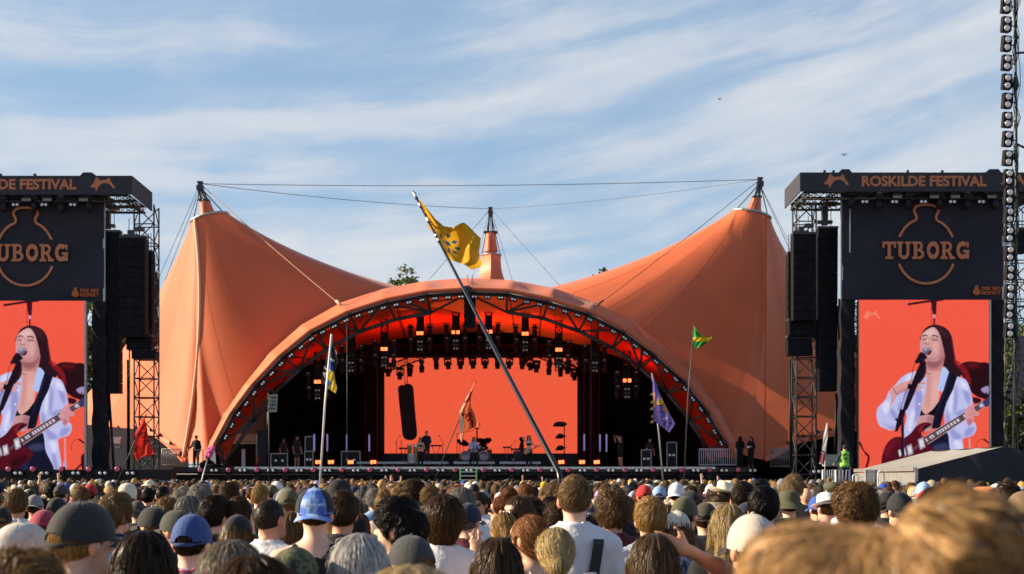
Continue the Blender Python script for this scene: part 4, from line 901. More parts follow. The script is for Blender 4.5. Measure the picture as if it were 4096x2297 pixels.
me = mesh_from('picture', V, Fq, False, [M_SCREEN]); face_tint(me, img.reshape(-1, 3)); link('picture', me, vs_)
mb = MB(); mb.box(((a.x + b.x) / 2, Ys + .16, (a.z + b.z) / 2), (b.x - a.x, .3, b.z - a.z)); mb.build('cabinet', M_BLACK, vs_)
mb = MB(); mb.box((b.x + .06, Ys + .1, (a.z + b.z) / 2), (.1, .24, b.z - a.z)); mb.build('side_edge', M_GALV, vs_)
dx = P(71, 0, 74.8).x - P(3696, 0, 74.6).x
tw2 = copy_tree(tw); tw2.location.x += dx; tw2.location.y += .8; tag(tw2, 'black screen tower cut off by the picture edge so its name loses its first letters')
vs2 = copy_tree(vs_); vs2.location.x += dx + .03; vs2.location.y += .4; tag(vs2, 'tall live video screen of a singing guitarist, its side cropped, beside the left speaker arrays')

# ------------------------------------------------------------------ hung speakers beside the towers
simple_array('line_array', 391, 476, 930, 1574, 76, 15, 'tall black line array nearest the left banner, sixteen cabinets long', 1.6)
simple_array('line_array', 480, 580, 952, 1350, 75.6, 10, 'wide black line array hanging in front of the left lattice leg', .6)
simple_array('line_array', 3274, 3352, 915, 1565, 76, 15, 'tall black line array nearest the right banner', 1.6, .1)
simple_array('line_array', 3174, 3265, 938, 1282, 75.6, 10, 'wide black line array hanging in front of the right lattice leg', .6)
def side_array(px, py0, py1, Y, w, n, label, name='speaker_column'):
    return simple_array(name, px - w / 2, px + w / 2, py0, py1, Y, n, label)
side_array(594, 1010, 1360, 77.5, 24, 9, 'narrow speaker column just right of the wide left array'); side_array(612, 1096, 1385, 79, 18, 8, 'slim speaker column against the sunlit tent wall'); 
side_array(3163, 1015, 1400, 78, 20, 9, 'slim speaker column between the right tent wing and the wide right array')
simple_array('sub_speaker', 505, 606, 1350, 1400, 76.2, 1, 'upper square black bass speaker under the wide left array'); simple_array('sub_speaker', 526, 622, 1402, 1436, 76.2, 1, 'lower square black bass speaker under the wide left array')
simple_array('sub_speaker', 3158, 3262, 1284, 1350, 76.2, 1, 'upper square black bass speaker under the wide right array'); simple_array('sub_speaker', 3152, 3248, 1352, 1422, 76.2, 1, 'lower square black bass speaker under the wide right array')
for x0, x1, y0, y1, Y, lab in ((434, 423, 1575, 1880, 75.6, 'dark rope pair'), (436, 456, 1575, 1880, 75.6, 'b'), (459, 452, 1575, 1860, 75.6, 'c'), (3310, 3316, 1566, 1850, 75.6, 'd'), (3346, 3338, 1566, 1850, 75.6, 'e'), (3352, 3350, 1566, 1850, 75.6, 'f')): pass
for px_, group in (([(434, 423), (436, 456)], 'l'), ([(3346, 3338), (3350, 3352)], 'r')):
    o = MB()
    for x0, x1 in px_: o.tube([P(x0, 1575, 76.4), P((x0 + x1) / 2, 1720, 76.2), P(x1, 1890, 76)], .07, 6)
    tag(o.build('rigging_strap', M_BLACK), 'pair of dark straps running down from the tall ' + ('left' if group == 'l' else 'right') + ' line array', 'strap')
for x, nm in ((511, 'left'), (3161, 'right')):
    o = MB(); o.tube([P(x, 1440, 76.5), P(x, 1880, 76.2)], .05, 6); o.tube([P(x + 7, 1300, 76.5), P(x + 6, 1880, 76.2)], .04, 6); tag(o.build('power_cable', M_BLACK), f'thick black cables hanging beside the {nm} lattice leg', 'cable')
# long low stand under the left tower, grey wall behind it
o = box_thing('low_stand', P(250, 1925, 74).xyz + Vector((0, 0, 0)), (11.6, 1.2, 1.2), M_BLACK, 'long low black lamp stand under the left tower', 'stand')
gw = empty('grey_tent_wall', P(520, 1880, 90), 'grey padded wall under the scalloped left hem of the tent', 'wall'); gw.location.z = 0
mb = MB(); mb.prism([(P(250, 0, 96.5).x, 0), (P(752, 0, 96.5).x, 0), (P(752, 0, 96.5).x, P(0, 1735, 96.5).z), (P(250, 0, 96.5).x, P(0, 1690, 96.5).z)], (0, 96.5, 0), (1, 0, 0), (0, 0, 1), (0, .2, 0)); mb.build('panel', M_GREYWALL, gw)
for x, y in ((540, 1785), (625, 1785), (622, 1815), (470, 1790), (430, 1815), (515, 1818), (575, 1800)):
    m = MB(); m.box(P(x, y, 96.4), (.3, .08, .12)); m.build('vent_flap', M_GALV, gw)
mb = MB(); mb.prism([(P(405, 0, 94).x, P(0, 1750, 94).z), (P(480, 0, 94).x, P(0, 1748, 94).z), (P(474, 0, 94).x, P(0, 1776, 94).z), (P(410, 0, 94).x, P(0, 1764, 94).z)], (0, 94, 0), (1, 0, 0), (0, 0, 1), (0, .3, 0)); tag(mb.build('white_tarp', M_WHITE), 'white tarp bundle tucked under the left tent hem', 'tarp')
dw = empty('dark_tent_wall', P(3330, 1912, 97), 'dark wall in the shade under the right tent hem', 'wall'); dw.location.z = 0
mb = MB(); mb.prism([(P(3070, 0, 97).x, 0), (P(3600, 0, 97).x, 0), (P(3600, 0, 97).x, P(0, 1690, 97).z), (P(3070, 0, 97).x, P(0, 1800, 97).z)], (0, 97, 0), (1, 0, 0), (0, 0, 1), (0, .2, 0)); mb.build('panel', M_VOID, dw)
clock('towers done')
# ================================================================== people: surfaces grown from distance fields
def surfnet(f, xs, ys, zs):
    """surface nets on a stretched grid: (verts, quads) of f = 0, facing outward (f < 0 inside)"""
    X, Y, Z_ = np.meshgrid(xs, ys, zs, indexing='ij'); V = f(X, Y, Z_).astype(np.float32); S_ = V < 0
    nx, ny, nz = V.shape
    cnt = np.zeros((nx - 1, ny - 1, nz - 1), np.int8)
    for a in (0, 1):
        for b in (0, 1):
            for c in (0, 1): cnt += S_[a:nx - 1 + a, b:ny - 1 + b, c:nz - 1 + c]
    act = (cnt > 0) & (cnt < 8); idx = np.full(act.shape, -1, np.int32); I = np.argwhere(act); idx[act] = np.arange(len(I))
    acc = np.zeros((len(I), 3)); num = np.zeros(len(I)); i, j, k = I.T
    for ax in range(3):
        o1, o2 = [o for o in range(3) if o != ax]
        for b in (0, 1):
            for c in (0, 1):
                off = [0, 0, 0]; off[o1] = b; off[o2] = c; e = [0, 0, 0]; e[ax] = 1
                v0 = V[i + off[0], j + off[1], k + off[2]]; v1 = V[i + off[0] + e[0], j + off[1] + e[1], k + off[2] + e[2]]
                m = (v0 < 0) != (v1 < 0); t = np.where(m, v0 / np.where(m, v0 - v1, 1), 0)
                p = np.stack([i + off[0], j + off[1], k + off[2]], 1).astype(float); p[:, ax] += t
                acc[m] += p[m]; num[m] += 1
    g_ = acc / num[:, None]
    v = np.stack([np.interp(g_[:, q], np.arange(len(ar)), ar) for q, ar in enumerate((xs, ys, zs))], 1)
    quads = []
    for ax in range(3):
        o1, o2 = (ax + 1) % 3, (ax + 2) % 3
        sl0 = [slice(1, -1)] * 3; sl0[ax] = slice(0, -1); sl1 = list(sl0); sl1[ax] = slice(1, None)
        A_, B_ = S_[tuple(sl0)], S_[tuple(sl1)]
        for m, flip in ((A_ & ~B_, False), (~A_ & B_, True)):
            q = np.argwhere(m)
            if not len(q): continue
            base = q.copy(); base[:, o1] += 1; base[:, o2] += 1     # vertex grid index
            def cell(d1, d2):
                c = base.copy(); c[:, o1] += d1; c[:, o2] += d2; return idx[c[:, 0], c[:, 1], c[:, 2]]
            r = np.stack([cell(-1, -1), cell(0, -1), cell(0, 0), cell(-1, 0)], 1)
            quads.append(r[:, ::-1] if flip else r)
    return v, np.concatenate(quads)

def ell(c, r):
    c, r = np.array(c, float), np.array(r, float)
    def f(X, Y, Z_):
        a = np.sqrt(((X - c[0]) / r[0]) ** 2 + ((Y - c[1]) / r[1]) ** 2 + ((Z_ - c[2]) / r[2]) ** 2) + 1e-9
        b = np.sqrt(((X - c[0]) / r[0] ** 2) ** 2 + ((Y - c[1]) / r[1] ** 2) ** 2 + ((Z_ - c[2]) / r[2] ** 2) ** 2) + 1e-9
        return a * (a - 1) / b
    return f
def cap_(a, b, ra, rb, flat=1.0):
    a, b = np.array(a, float), np.array(b, float); ba = b - a; L = ba @ ba + 1e-12
    def f(X, Y, Z_):
        h = np.clip(((X - a[0]) * ba[0] + (Y - a[1]) * ba[1] + (Z_ - a[2]) * ba[2]) / L, 0, 1)
        return np.sqrt((X - a[0] - h * ba[0]) ** 2 + (Y - a[1] - h * ba[1]) ** 2 + (Z_ - a[2] - h * ba[2]) ** 2) - (ra + (rb - ra) * h)
    return f
def smin(a, b, k):
    h = np.clip(.5 + .5 * (b - a) / k, 0, 1); return b + (a - b) * h - k * h * (1 - h)
def U_(fs, k):
    def f(X, Y, Z_):
        r = fs[0](X, Y, Z_)
        for g_ in fs[1:]: r = smin(r, g_(X, Y, Z_), k)
        return r
    return f
def near(f, lo, hi, pad=.25):
    """evaluate f only inside a box, a safe large value elsewhere"""
    return f

ARMS = {  # elbow, wrist, finger direction for the right arm (x > 0); the left is mirrored
    'down': ((.245, -.02, 1.13), (.255, .06, .89), (0.0, .25, -1)),
    'fold': ((.235, -.02, 1.14), (.13, .20, 1.18), (-.8, .6, .1)),
    'up': ((.30, .03, 1.66), (.27, .07, 1.92), (-.05, .05, 1)),
    'wave': ((.36, .05, 1.48), (.40, .12, 1.72), (.05, .05, 1)),
    'phone': ((.27, .16, 1.40), (.14, .28, 1.62), (-.2, .3, .9)),
    'hair': ((.34, .10, 1.62), (.16, .02, 1.72), (-.9, -.2, .3)),
    'guitar_r': ((.27, -.06, 1.13), (.05, .18, 1.04), (-.9, .2, -.3)),
    'guitar_l': ((.32, .02, 1.16), (.42, .22, 1.22), (-.2, .9, .3)),
    'keys': ((.24, .06, 1.16), (.20, .30, 1.06), (-.1, 1, -.2)),
    'rail': ((.30, -.02, 1.18), (.38, .18, 1.02), (.1, .8, -.5)),
}
def hand_parts(w, d, side, spread):
    """palm, four unequal fingers and a thumb from the wrist w along d"""
    w = np.array(w, float); d = np.array(d, float); d /= np.linalg.norm(d)
    n = np.array((0, -1.0, 0)) if abs(d[1]) < .8 else np.array((0, 0, 1.0)); n = n - d * (n @ d); n /= np.linalg.norm(n); s = np.cross(d, n) * side
    P0 = w + d * .02; parts = [cap_(w, w + d * .05, .026, .030), cap_(P0 + s * .018 + d * .03, P0 + s * .022 + d * .075, .016, .015), cap_(P0 - s * .018 + d * .03, P0 - s * .022 + d * .072, .016, .014), cap_(P0 + d * .03, P0 + d * .078, .018, .015)]
    fing = []
    for q, (o, L) in enumerate(((.030, .070), (.010, .080), (-.010, .074), (-.030, .058))):
        b = P0 + s * o + d * .08; e1 = b + (d + s * o * spread) * L * .55 - n * .004; e2 = e1 + (d + s * o * spread) * L * .45 + n * (-.012 if spread < 5 else -.002)
        fing += [cap_(b, e1, .0095, .0085), cap_(e1, e2, .0085, .0068)]
    t0 = P0 + s * .028 + d * .02; t1 = t0 + s * .034 + d * .03; t2 = t1 + s * .012 + d * .032; fing += [cap_(t0, t1, .014, .011), cap_(t1, t2, .011, .008)]
    return parts, fing

class Build:
    def __init__(s, female=False, la='down', ra='down', legs='stand', spread=3):
        fm = female; s.fm = fm; sh = .150 if fm else .178; s.sh = sh
        nk = .047 if fm else .057; zs = 1.425
        s.head = U_([ell((0, -.012, 1.682), (.0765, .097, .098)), ell((0, .028, 1.632), (.060 if not fm else .056, .068, .080)), cap_((-.022, .066, 1.580), (.022, .066, 1.580), .026, .026), ell((0, .07, 1.705), (.055, .03, .03))], .03)
        nose = U_([cap_((0, .094, 1.672), (0, .116, 1.642), .0085, .0125), cap_((-.013, .103, 1.637), (.013, .103, 1.637), .0085, .0085)], .012)
        lips = ell((0, .094, 1.603), (.024, .010, .0095)); eyes = [ell((q * .031, .080, 1.668), (.0135, .0135, .0125)) for q in (-1, 1)]
        sock = [ell((q * .033, .100, 1.668), (.019, .016, .014)) for q in (-1, 1)]
        ears = U_([ell((q * .083, -.012, 1.655), (.011, .021, .034)) for q in (-1, 1)] + [cap_((q * .074, -.002, 1.655), (q * .083, -.012, 1.65), .014, .012) for q in (-1, 1)], .01)
        head = s.head
        def hf(X, Y, Z_):
            r = head(X, Y, Z_)
            for e in sock: r = -smin(-r, e(X, Y, Z_), .012)
            r = smin(r, nose(X, Y, Z_), .014); r = smin(r, lips(X, Y, Z_), .008)
            for e in eyes: r = np.minimum(r, e(X, Y, Z_))
            return smin(r, ears(X, Y, Z_), .008)
        s.neck = U_([cap_((0, -.03, 1.43), (0, -.010, 1.60), nk + .012, nk), cap_((0, -.035, 1.505), (sh * .72, -.022, 1.452), .044, .036), cap_((0, -.035, 1.505), (-sh * .72, -.022, 1.452), .044, .036)], .03)
        tor = [ell((0, -.005, 1.29), (sh * .98, .112, .20)), ell((0, 0, 1.10), (.128 if fm else .148, .098, .20)), ell((0, -.01, .95), (.165 if fm else .158, .115, .13)), cap_((-sh, -.012, zs), (sh, -.012, zs), .052, .052), ell((0, -.04, 1.38), (sh * .95, .075, .12))]
        if fm: tor += [ell((q * .07, .085, 1.30), (.06, .05, .06)) for q in (-1, 1)]
        s.torso = U_(tor, .07)
        s.arm, s.arml, hands, s.joints = [], [], [], []
        for side, nm in ((1, ra), (-1, la)):
            e, w, d = ARMS[nm]; m = np.array((side, 1, 1)); e, w, d = np.array(e) * m, np.array(w) * m, np.array(d) * m
            if fm and nm == 'down': e[0] *= .9; w[0] *= .92
            sp = np.array((side * (sh + .012), -.012, zs)); k = .86 if fm else 1
            s.joints.append((sp, e, w)); s.arm.append(cap_(sp, e, .053 * k, .041 * k)); s.arml.append(U_([cap_(e, e + (w - e) * .35, .041 * k, .043 * k), cap_(e + (w - e) * .35, w, .043 * k, .027 * k)], .02))
            p, fg = hand_parts(w, d, side, spread if nm in ('up', 'wave') else 1.5); hands.append((U_(p, .015), U_(fg, .006)))
        if legs == 'stand': lg = [((q * .09, -.005, .92), (q * .10, .012, .50), (q * .105, -.025, .085), (q * .125, .14, .035)) for q in (-1, 1)]
        elif legs == 'sit': lg = [((q * .10, 0, .95), (q * .15, .42, .93), (q * .15, .40, .50), (q * .16, .55, .45)) for q in (-1, 1)]
        else: lg = [((q * .09, -.005, .92), (q * .17, .03, .50), (q * .22, -.02, .085), (q * .25, .14, .035)) for q in (-1, 1)]
        s.legs = U_([g for a, b, c, d in lg for g in (cap_(a, b, .092, .060), cap_(b, c, .058, .038))], .03)
        s.feet = U_([cap_(c, d, .042, .036) for a, b, c, d in lg], .02); s.lg = lg
        arms = U_(s.arm + s.arml, .03); tors, neck, legs_, feet = s.torso, s.neck, s.legs, s.feet
        def body(X, Y, Z_):
            r = smin(smin(tors(X, Y, Z_), neck(X, Y, Z_), .05), legs_(X, Y, Z_), .06); r = smin(r, arms(X, Y, Z_), .035); r = smin(r, feet(X, Y, Z_), .03)
            for p, fg in hands: r = smin(r, smin(p(X, Y, Z_), fg(X, Y, Z_), .008), .012)
            return smin(r, hf(X, Y, Z_), .022)
        s.body = body; s.arms = arms
        s.top = max([1.80] + [w[2] + .24 for _, _, w in s.joints]); s.xr = max([.31] + [abs(w[0]) + .12 for _, _, w in s.joints] + [abs(e[0]) + .08 for _, e, _ in s.joints])
    def axes(s, q=.0085, zlo=0.0, coarse=.03):
        xr = s.xr; xs = np.r_[-np.arange(xr, .10, -.013), np.arange(-.10, .1001, q), np.arange(.113, xr + .001, .013)]
        yf = .62 if any(abs(c[1]) > .3 for l in s.lg for c in l) else .40
        ys = np.r_[np.arange(-.19, -.125, .013), np.arange(-.125, .135, q), np.arange(.148, yf, .016)]
        zs = np.r_[np.arange(zlo - .03, 1.36, coarse), np.arange(1.375, 1.53, .013), np.arange(1.54, 1.81, q), np.arange(1.82, s.top + .03, .011)]
        return xs, ys, zs

def skin_tint(v):
    t = np.ones((len(v), 3)); x, y, z = v.T
    e = (np.abs(np.abs(x) - .031) < .012) & (np.abs(z - 1.668) < .0085) & (y > .082); t[e] = (1.3, 1.45, 1.6)
    p = (np.abs(np.abs(x) - .031) < .0055) & (np.abs(z - 1.668) < .0065) & (y > .088); t[p] = (.08, .07, .07)
    b = (np.abs(np.abs(x) - .034) < .018) & (np.abs(z - 1.690) < .005) & (y > .075); t[b] = (.35, .28, .25)
    l = (np.abs(x) < .024) & (np.abs(z - 1.603) < .010) & (y > .092); t[l] = (.85, .5, .5)
    r = (np.abs(x) > .078) & (np.abs(z - 1.655) < .04) & (z > 1.6); t[r] = (1.05, .78, .72)
    f = (z < .10); t[f] = (.12, .12, .14); return t
def wob(X, Y, Z_, a=1.0, s=0.0):
    a = a * (.35 + .65 * np.clip((1.30 - Z_) / .25, 0, 1)); return a * (.004 * np.sin(X * 31 + Z_ * 17 + s) + .005 * np.sin(Z_ * 43 - X * 23 + 2 * np.sin(Y * 20) + s) + .003 * np.sin(X * 70 + Z_ * 51 + Y * 37))

def make_shirt(B, kind='tee'):
    sl = {'tee': .62, 'long': 1.0, 'tank': 0.0, 'hood': 1.0, 'vest': 0.0, 'bra': 0.0}[kind]; off = {'tee': .016, 'long': .017, 'tank': .009, 'hood': .028, 'vest': .026, 'bra': .006}[kind]
    sleeves = []
    if sl:
        for sp, e, w in B.joints:
            if sl < 1: sleeves.append(cap_(sp, sp + (e - sp) * .66, .060, .066))
            else: sleeves += [cap_(sp, e, .062, .060), cap_(e, e + (w - e) * .88, .060, .048)]
    tor, neck = B.torso, B.neck; slv = U_(sleeves, .03) if sleeves else None
    def f(X, Y, Z_):
        r = smin(tor(X, Y, Z_), neck(X, Y, Z_), .05) - off - (.022 * np.clip((1.12 - Z_) / .15, 0, 1) if kind not in ('tank', 'bra') else .012 * np.clip((1.05 - Z_) / .1, 0, 1))
        if B.fm is False or kind != 'bra': r = smin(r, cap_((0, -.005, 1.25), (0, -.005, .96), .10, .12)(X, Y, Z_) - .03, .05) if kind not in ('tank', 'bra') else r
        if slv is not None: r = smin(r, slv(X, Y, Z_) - (.0 if kind != 'hood' else .012), .03)
        r = r + wob(X, Y, Z_, .5 if kind in ('tank', 'bra') else 1.0)
        r = np.maximum(r, .86 - Z_ if kind != 'bra' else np.maximum(1.235 - Z_, Z_ - 1.36))
        if kind in ('tank', 'vest', 'bra'):
            wd = .62 if kind == 'tank' else .80
            r = np.maximum(r, np.where(Z_ > 1.30, np.abs(X) - B.sh * wd * 1.05, -1)); nb = cap_((0, -.03, 1.47), (0, .03, 1.62), .10 if kind == 'tank' else .08, .13)
        else: nb = cap_((0, -.030, 1.512), (0, .02, 1.64), .064 if kind != 'hood' else .07, .095)
        r = np.maximum(r, -nb(X, Y, Z_)); r = np.maximum(r, Z_ - 1.56)
        if kind in ('tee', 'long'):
            xx_, yy_ = X, (Y + .022) * .95; zp = 1.500 - .42 * (Y + .02); r = smin(r, np.sqrt((np.sqrt(xx_ ** 2 + yy_ ** 2) - (.066 if B.fm else .075)) ** 2 + (Z_ - zp) ** 2) - .0095, .012)
        if kind == 'hood': r = smin(r, U_([cap_((-.07, -.10, 1.50), (.07, -.10, 1.50), .055, .055), cap_((-.10, -.02, 1.51), (-.07, -.10, 1.50), .035, .05), cap_((.10, -.02, 1.51), (.07, -.10, 1.50), .035, .05), ell((0, -.12, 1.44), (.09, .045, .08))], .03)(X, Y, Z_) + wob(X, Y, Z_, 1.3), .03)
        return r
    return f
def make_trousers(B, short=False):
    lg, tor = B.legs, B.torso
    def f(X, Y, Z_):
        r = smin(lg(X, Y, Z_) - .016, tor(X, Y, Z_) - .010, .03); r = r + wob(X, Y, Z_, .8, 2)
        r = np.maximum(r, Z_ - .97); return np.maximum(r, (.56 if short else .07) - Z_)
    return f

SK = ell((0, -.012, 1.684), (.078, .0985, .0985)); SKC = np.array((0, -.012, 1.684))
# hair styles: outer volume plus the part of the head left bare
def hair_fn(style):
    base0 = lambda t: ell((0, -.014, 1.686), (.0765 + t, .097 + t, .0975 + t))
    def base(t, tap=style in ('short', 'crop', 'messy', 'balding', 'under')):
        g0 = base0(t); return (lambda X, Y, Z_: g0(X, Y, Z_) + t * .85 * (1 - np.clip((Z_ - 1.575) / .085, 0, 1))) if tap else g0
    line = lambda X, Y, Z_, a=0.0: (1.655 + a + .95 * Y + 3.2 * np.maximum(Y, 0) * 0 - Z_)          # >0 below the hairline
    face = ell((0, .115, 1.625), (.066, .075, .098))
    earcut = [ell((q * .088, .002, 1.648), (.022, .030, .040)) for q in (-1, 1)]
    def cut(r, X, Y, Z_, a=0.0, k=.012, ear=True):
        r = -smin(-r, -(line(X, Y, Z_, a)) * .72, k); r = -smin(-r, face(X, Y, Z_), .012)
        if ear:
            for e in earcut: r = -smin(-r, e(X, Y, Z_), .008)
        return r
    if style == 'buzz': g_ = base(.003); return lambda X, Y, Z_: cut(g_(X, Y, Z_), X, Y, Z_, -.012)
    if style == 'under': g_ = base(.005); return lambda X, Y, Z_: np.maximum(cut(g_(X, Y, Z_), X, Y, Z_, -.02), Z_ - 1.76)
    if style == 'crop': g_ = U_([base(.009), ell((0, .0, 1.722), (.066, .086, .075))], .03); return lambda X, Y, Z_: cut(g_(X, Y, Z_), X, Y, Z_, -.018)
    if style == 'short': g_ = U_([base(.014), ell((0, .01, 1.725), (.078, .09, .082))], .03); return lambda X, Y, Z_: cut(g_(X, Y, Z_), X, Y, Z_, -.025)
    if style == 'messy': g_ = U_([base(.022), ell((0, .02, 1.735), (.085, .095, .085)), ell((0, -.07, 1.66), (.065, .05, .07))], .03); return lambda X, Y, Z_: cut(g_(X, Y, Z_) + .006 * np.sin(60 * X + 5) * np.sin(55 * Z_) + .004 * np.sin(70 * Y + 40 * X), X, Y, Z_, -.045)
    if style == 'mop': g_ = U_([base(.026), ell((0, .0, 1.70), (.103, .112, .10)), ell((0, -.065, 1.60), (.07, .045, .07))], .03); return lambda X, Y, Z_: cut(g_(X, Y, Z_), X, Y, Z_, -.085, .015, False)
    if style == 'curly': g_ = U_([base(.040), ell((0, -.01, 1.725), (.125, .125, .095)), ell((0, -.06, 1.62), (.105, .07, .075))], .04); return lambda X, Y, Z_: cut(g_(X, Y, Z_) + .008 * np.sin(75 * X + 9 * np.sin(30 * Z_)) * np.sin(70 * Z_) + .005 * np.sin(80 * Y + 3), X, Y, Z_, -.09, .015, False)
    if style == 'balding': g_ = base(.005); top = ell((0, .02, 1.80), (.062, .095, .075)); return lambda X, Y, Z_: np.maximum(cut(g_(X, Y, Z_), X, Y, Z_, -.012), -top(X, Y, Z_))
    if style in ('long', 'longcap'):
        g_ = U_([base(.014 if style == "long" else .006), ell((0, -.03, 1.655 if style == 'long' else 1.635), (.092, .092, .12)), cap_((-.035, -.075, 1.62), (-.06, -.125, 1.28), .052, .045), cap_((.035, -.075, 1.62), (.06, -.125, 1.28), .052, .045), cap_((0, -.085, 1.62), (0, -.14, 1.22), .055, .05), cap_((.082, .01, 1.66), (.105, .03, 1.38), .022, .024), cap_((-.082, .01, 1.66), (-.105, .03, 1.38), .022, .024)], .03)
        return lambda X, Y, Z_: -smin(-g_(X, Y, Z_), ell((0, .125, 1.60), (.064, .09, .115))(X, Y, Z_), .015)
    if style == 'bob':
        g_ = U_([base(.020), ell((0, -.02, 1.66), (.10, .105, .115)), ell((0, -.05, 1.58), (.095, .065, .06))], .03); return lambda X, Y, Z_: np.maximum(-smin(-g_(X, Y, Z_), ell((0, .125, 1.61), (.066, .085, .105))(X, Y, Z_), .015), 1.53 - Z_)
    if style == 'bun':
        g_ = U_([base(.012), ell((0, -.03, 1.665), (.086, .094, .10)), ell((0, -.085, 1.615), (.06, .045, .05))], .03); kn = ell((.0, -.135, 1.60), (.045, .04, .042))
        return lambda X, Y, Z_: smin(cut(g_(X, Y, Z_), X, Y, Z_, -.05), kn(X, Y, Z_), .012)
    if style == 'topbun':
        g_ = U_([base(.012), ell((0, -.03, 1.665), (.085, .092, .10))], .03); kn = U_([ell((.0, -.06, 1.815), (.062, .055, .05)), ell((.03, -.09, 1.79), (.04, .04, .04))], .02)
        return lambda X, Y, Z_: smin(cut(g_(X, Y, Z_), X, Y, Z_, -.05), kn(X, Y, Z_) + .006 * np.sin(80 * X) * np.sin(70 * Z_ + 40 * Y), .015)
    if style == 'messybun':
        g_ = U_([base(.026), ell((0, -.02, 1.675), (.100, .108, .11)), ell((-.055, .0, 1.765), (.055, .08, .05))], .02); kn = U_([ell((.070, -.085, 1.797), (.050, .050, .050)), ell((.108, -.06, 1.765), (.03, .035, .03))], .015)
        return lambda X, Y, Z_: smin(cut(g_(X, Y, Z_) + .006 * np.sin(45 * X + 3) * np.sin(50 * Z_), X, Y, Z_, -.09, .012, False), kn(X, Y, Z_) + .007 * np.sin(80 * X) * np.sin(70 * Z_ + 40 * Y), .015)
    if style == 'pony':
        g_ = U_([base(.011), ell((0, -.03, 1.665), (.084, .092, .10))], .03); kn = U_([ell((.0, -.115, 1.66), (.028, .03, .028)), cap_((0, -.13, 1.65), (0, -.165, 1.56), .034, .040), cap_((0, -.165, 1.56), (0, -.15, 1.38), .040, .018)], .015)
        return lambda X, Y, Z_: smin(cut(g_(X, Y, Z_), X, Y, Z_, -.04), kn(X, Y, Z_), .012)
STY = {"under": (2600, 4, .010, .0022, .0012, .3, 'down'),   # strands, segments, step, width, lift, waviness, flow
    'buzz': (2600, 2, .004, .0016, .0012, 0, 'whorl'), 'crop': (3000, 4, .008, .0022, .003, .3, 'whorl'), 'short': (3200, 5, .011, .0026, .004, .45, 'whorl'), 'messy': (3000, 6, .013, .003, .007, 1.0, 'whorl'), 'mop': (3400, 9, .015, .0028, .004, .5, 'down'),
    'curly': (2600, 9, .011, .0032, .006, 2.6, 'curl'), 'balding': (1800, 3, .008, .002, .002, .2, 'whorl'), 'long': (3600, 14, .024, .0030, .0040, .4, 'down'), 'longcap': (2600, 14, .024, .0032, .0035, .25, 'down'), 'bob': (3200, 9, .018, .0028, .0035, .45, 'down'),
    'messybun': (4200, 11, .013, .0022, .005, .9, 'up'), 'bun': (2800, 8, .014, .0028, .003, .3, 'back'), 'topbun': (2800, 8, .014, .003, .005, .8, 'up'), 'pony': (2800, 8, .016, .0028, .003, .25, 'back')}
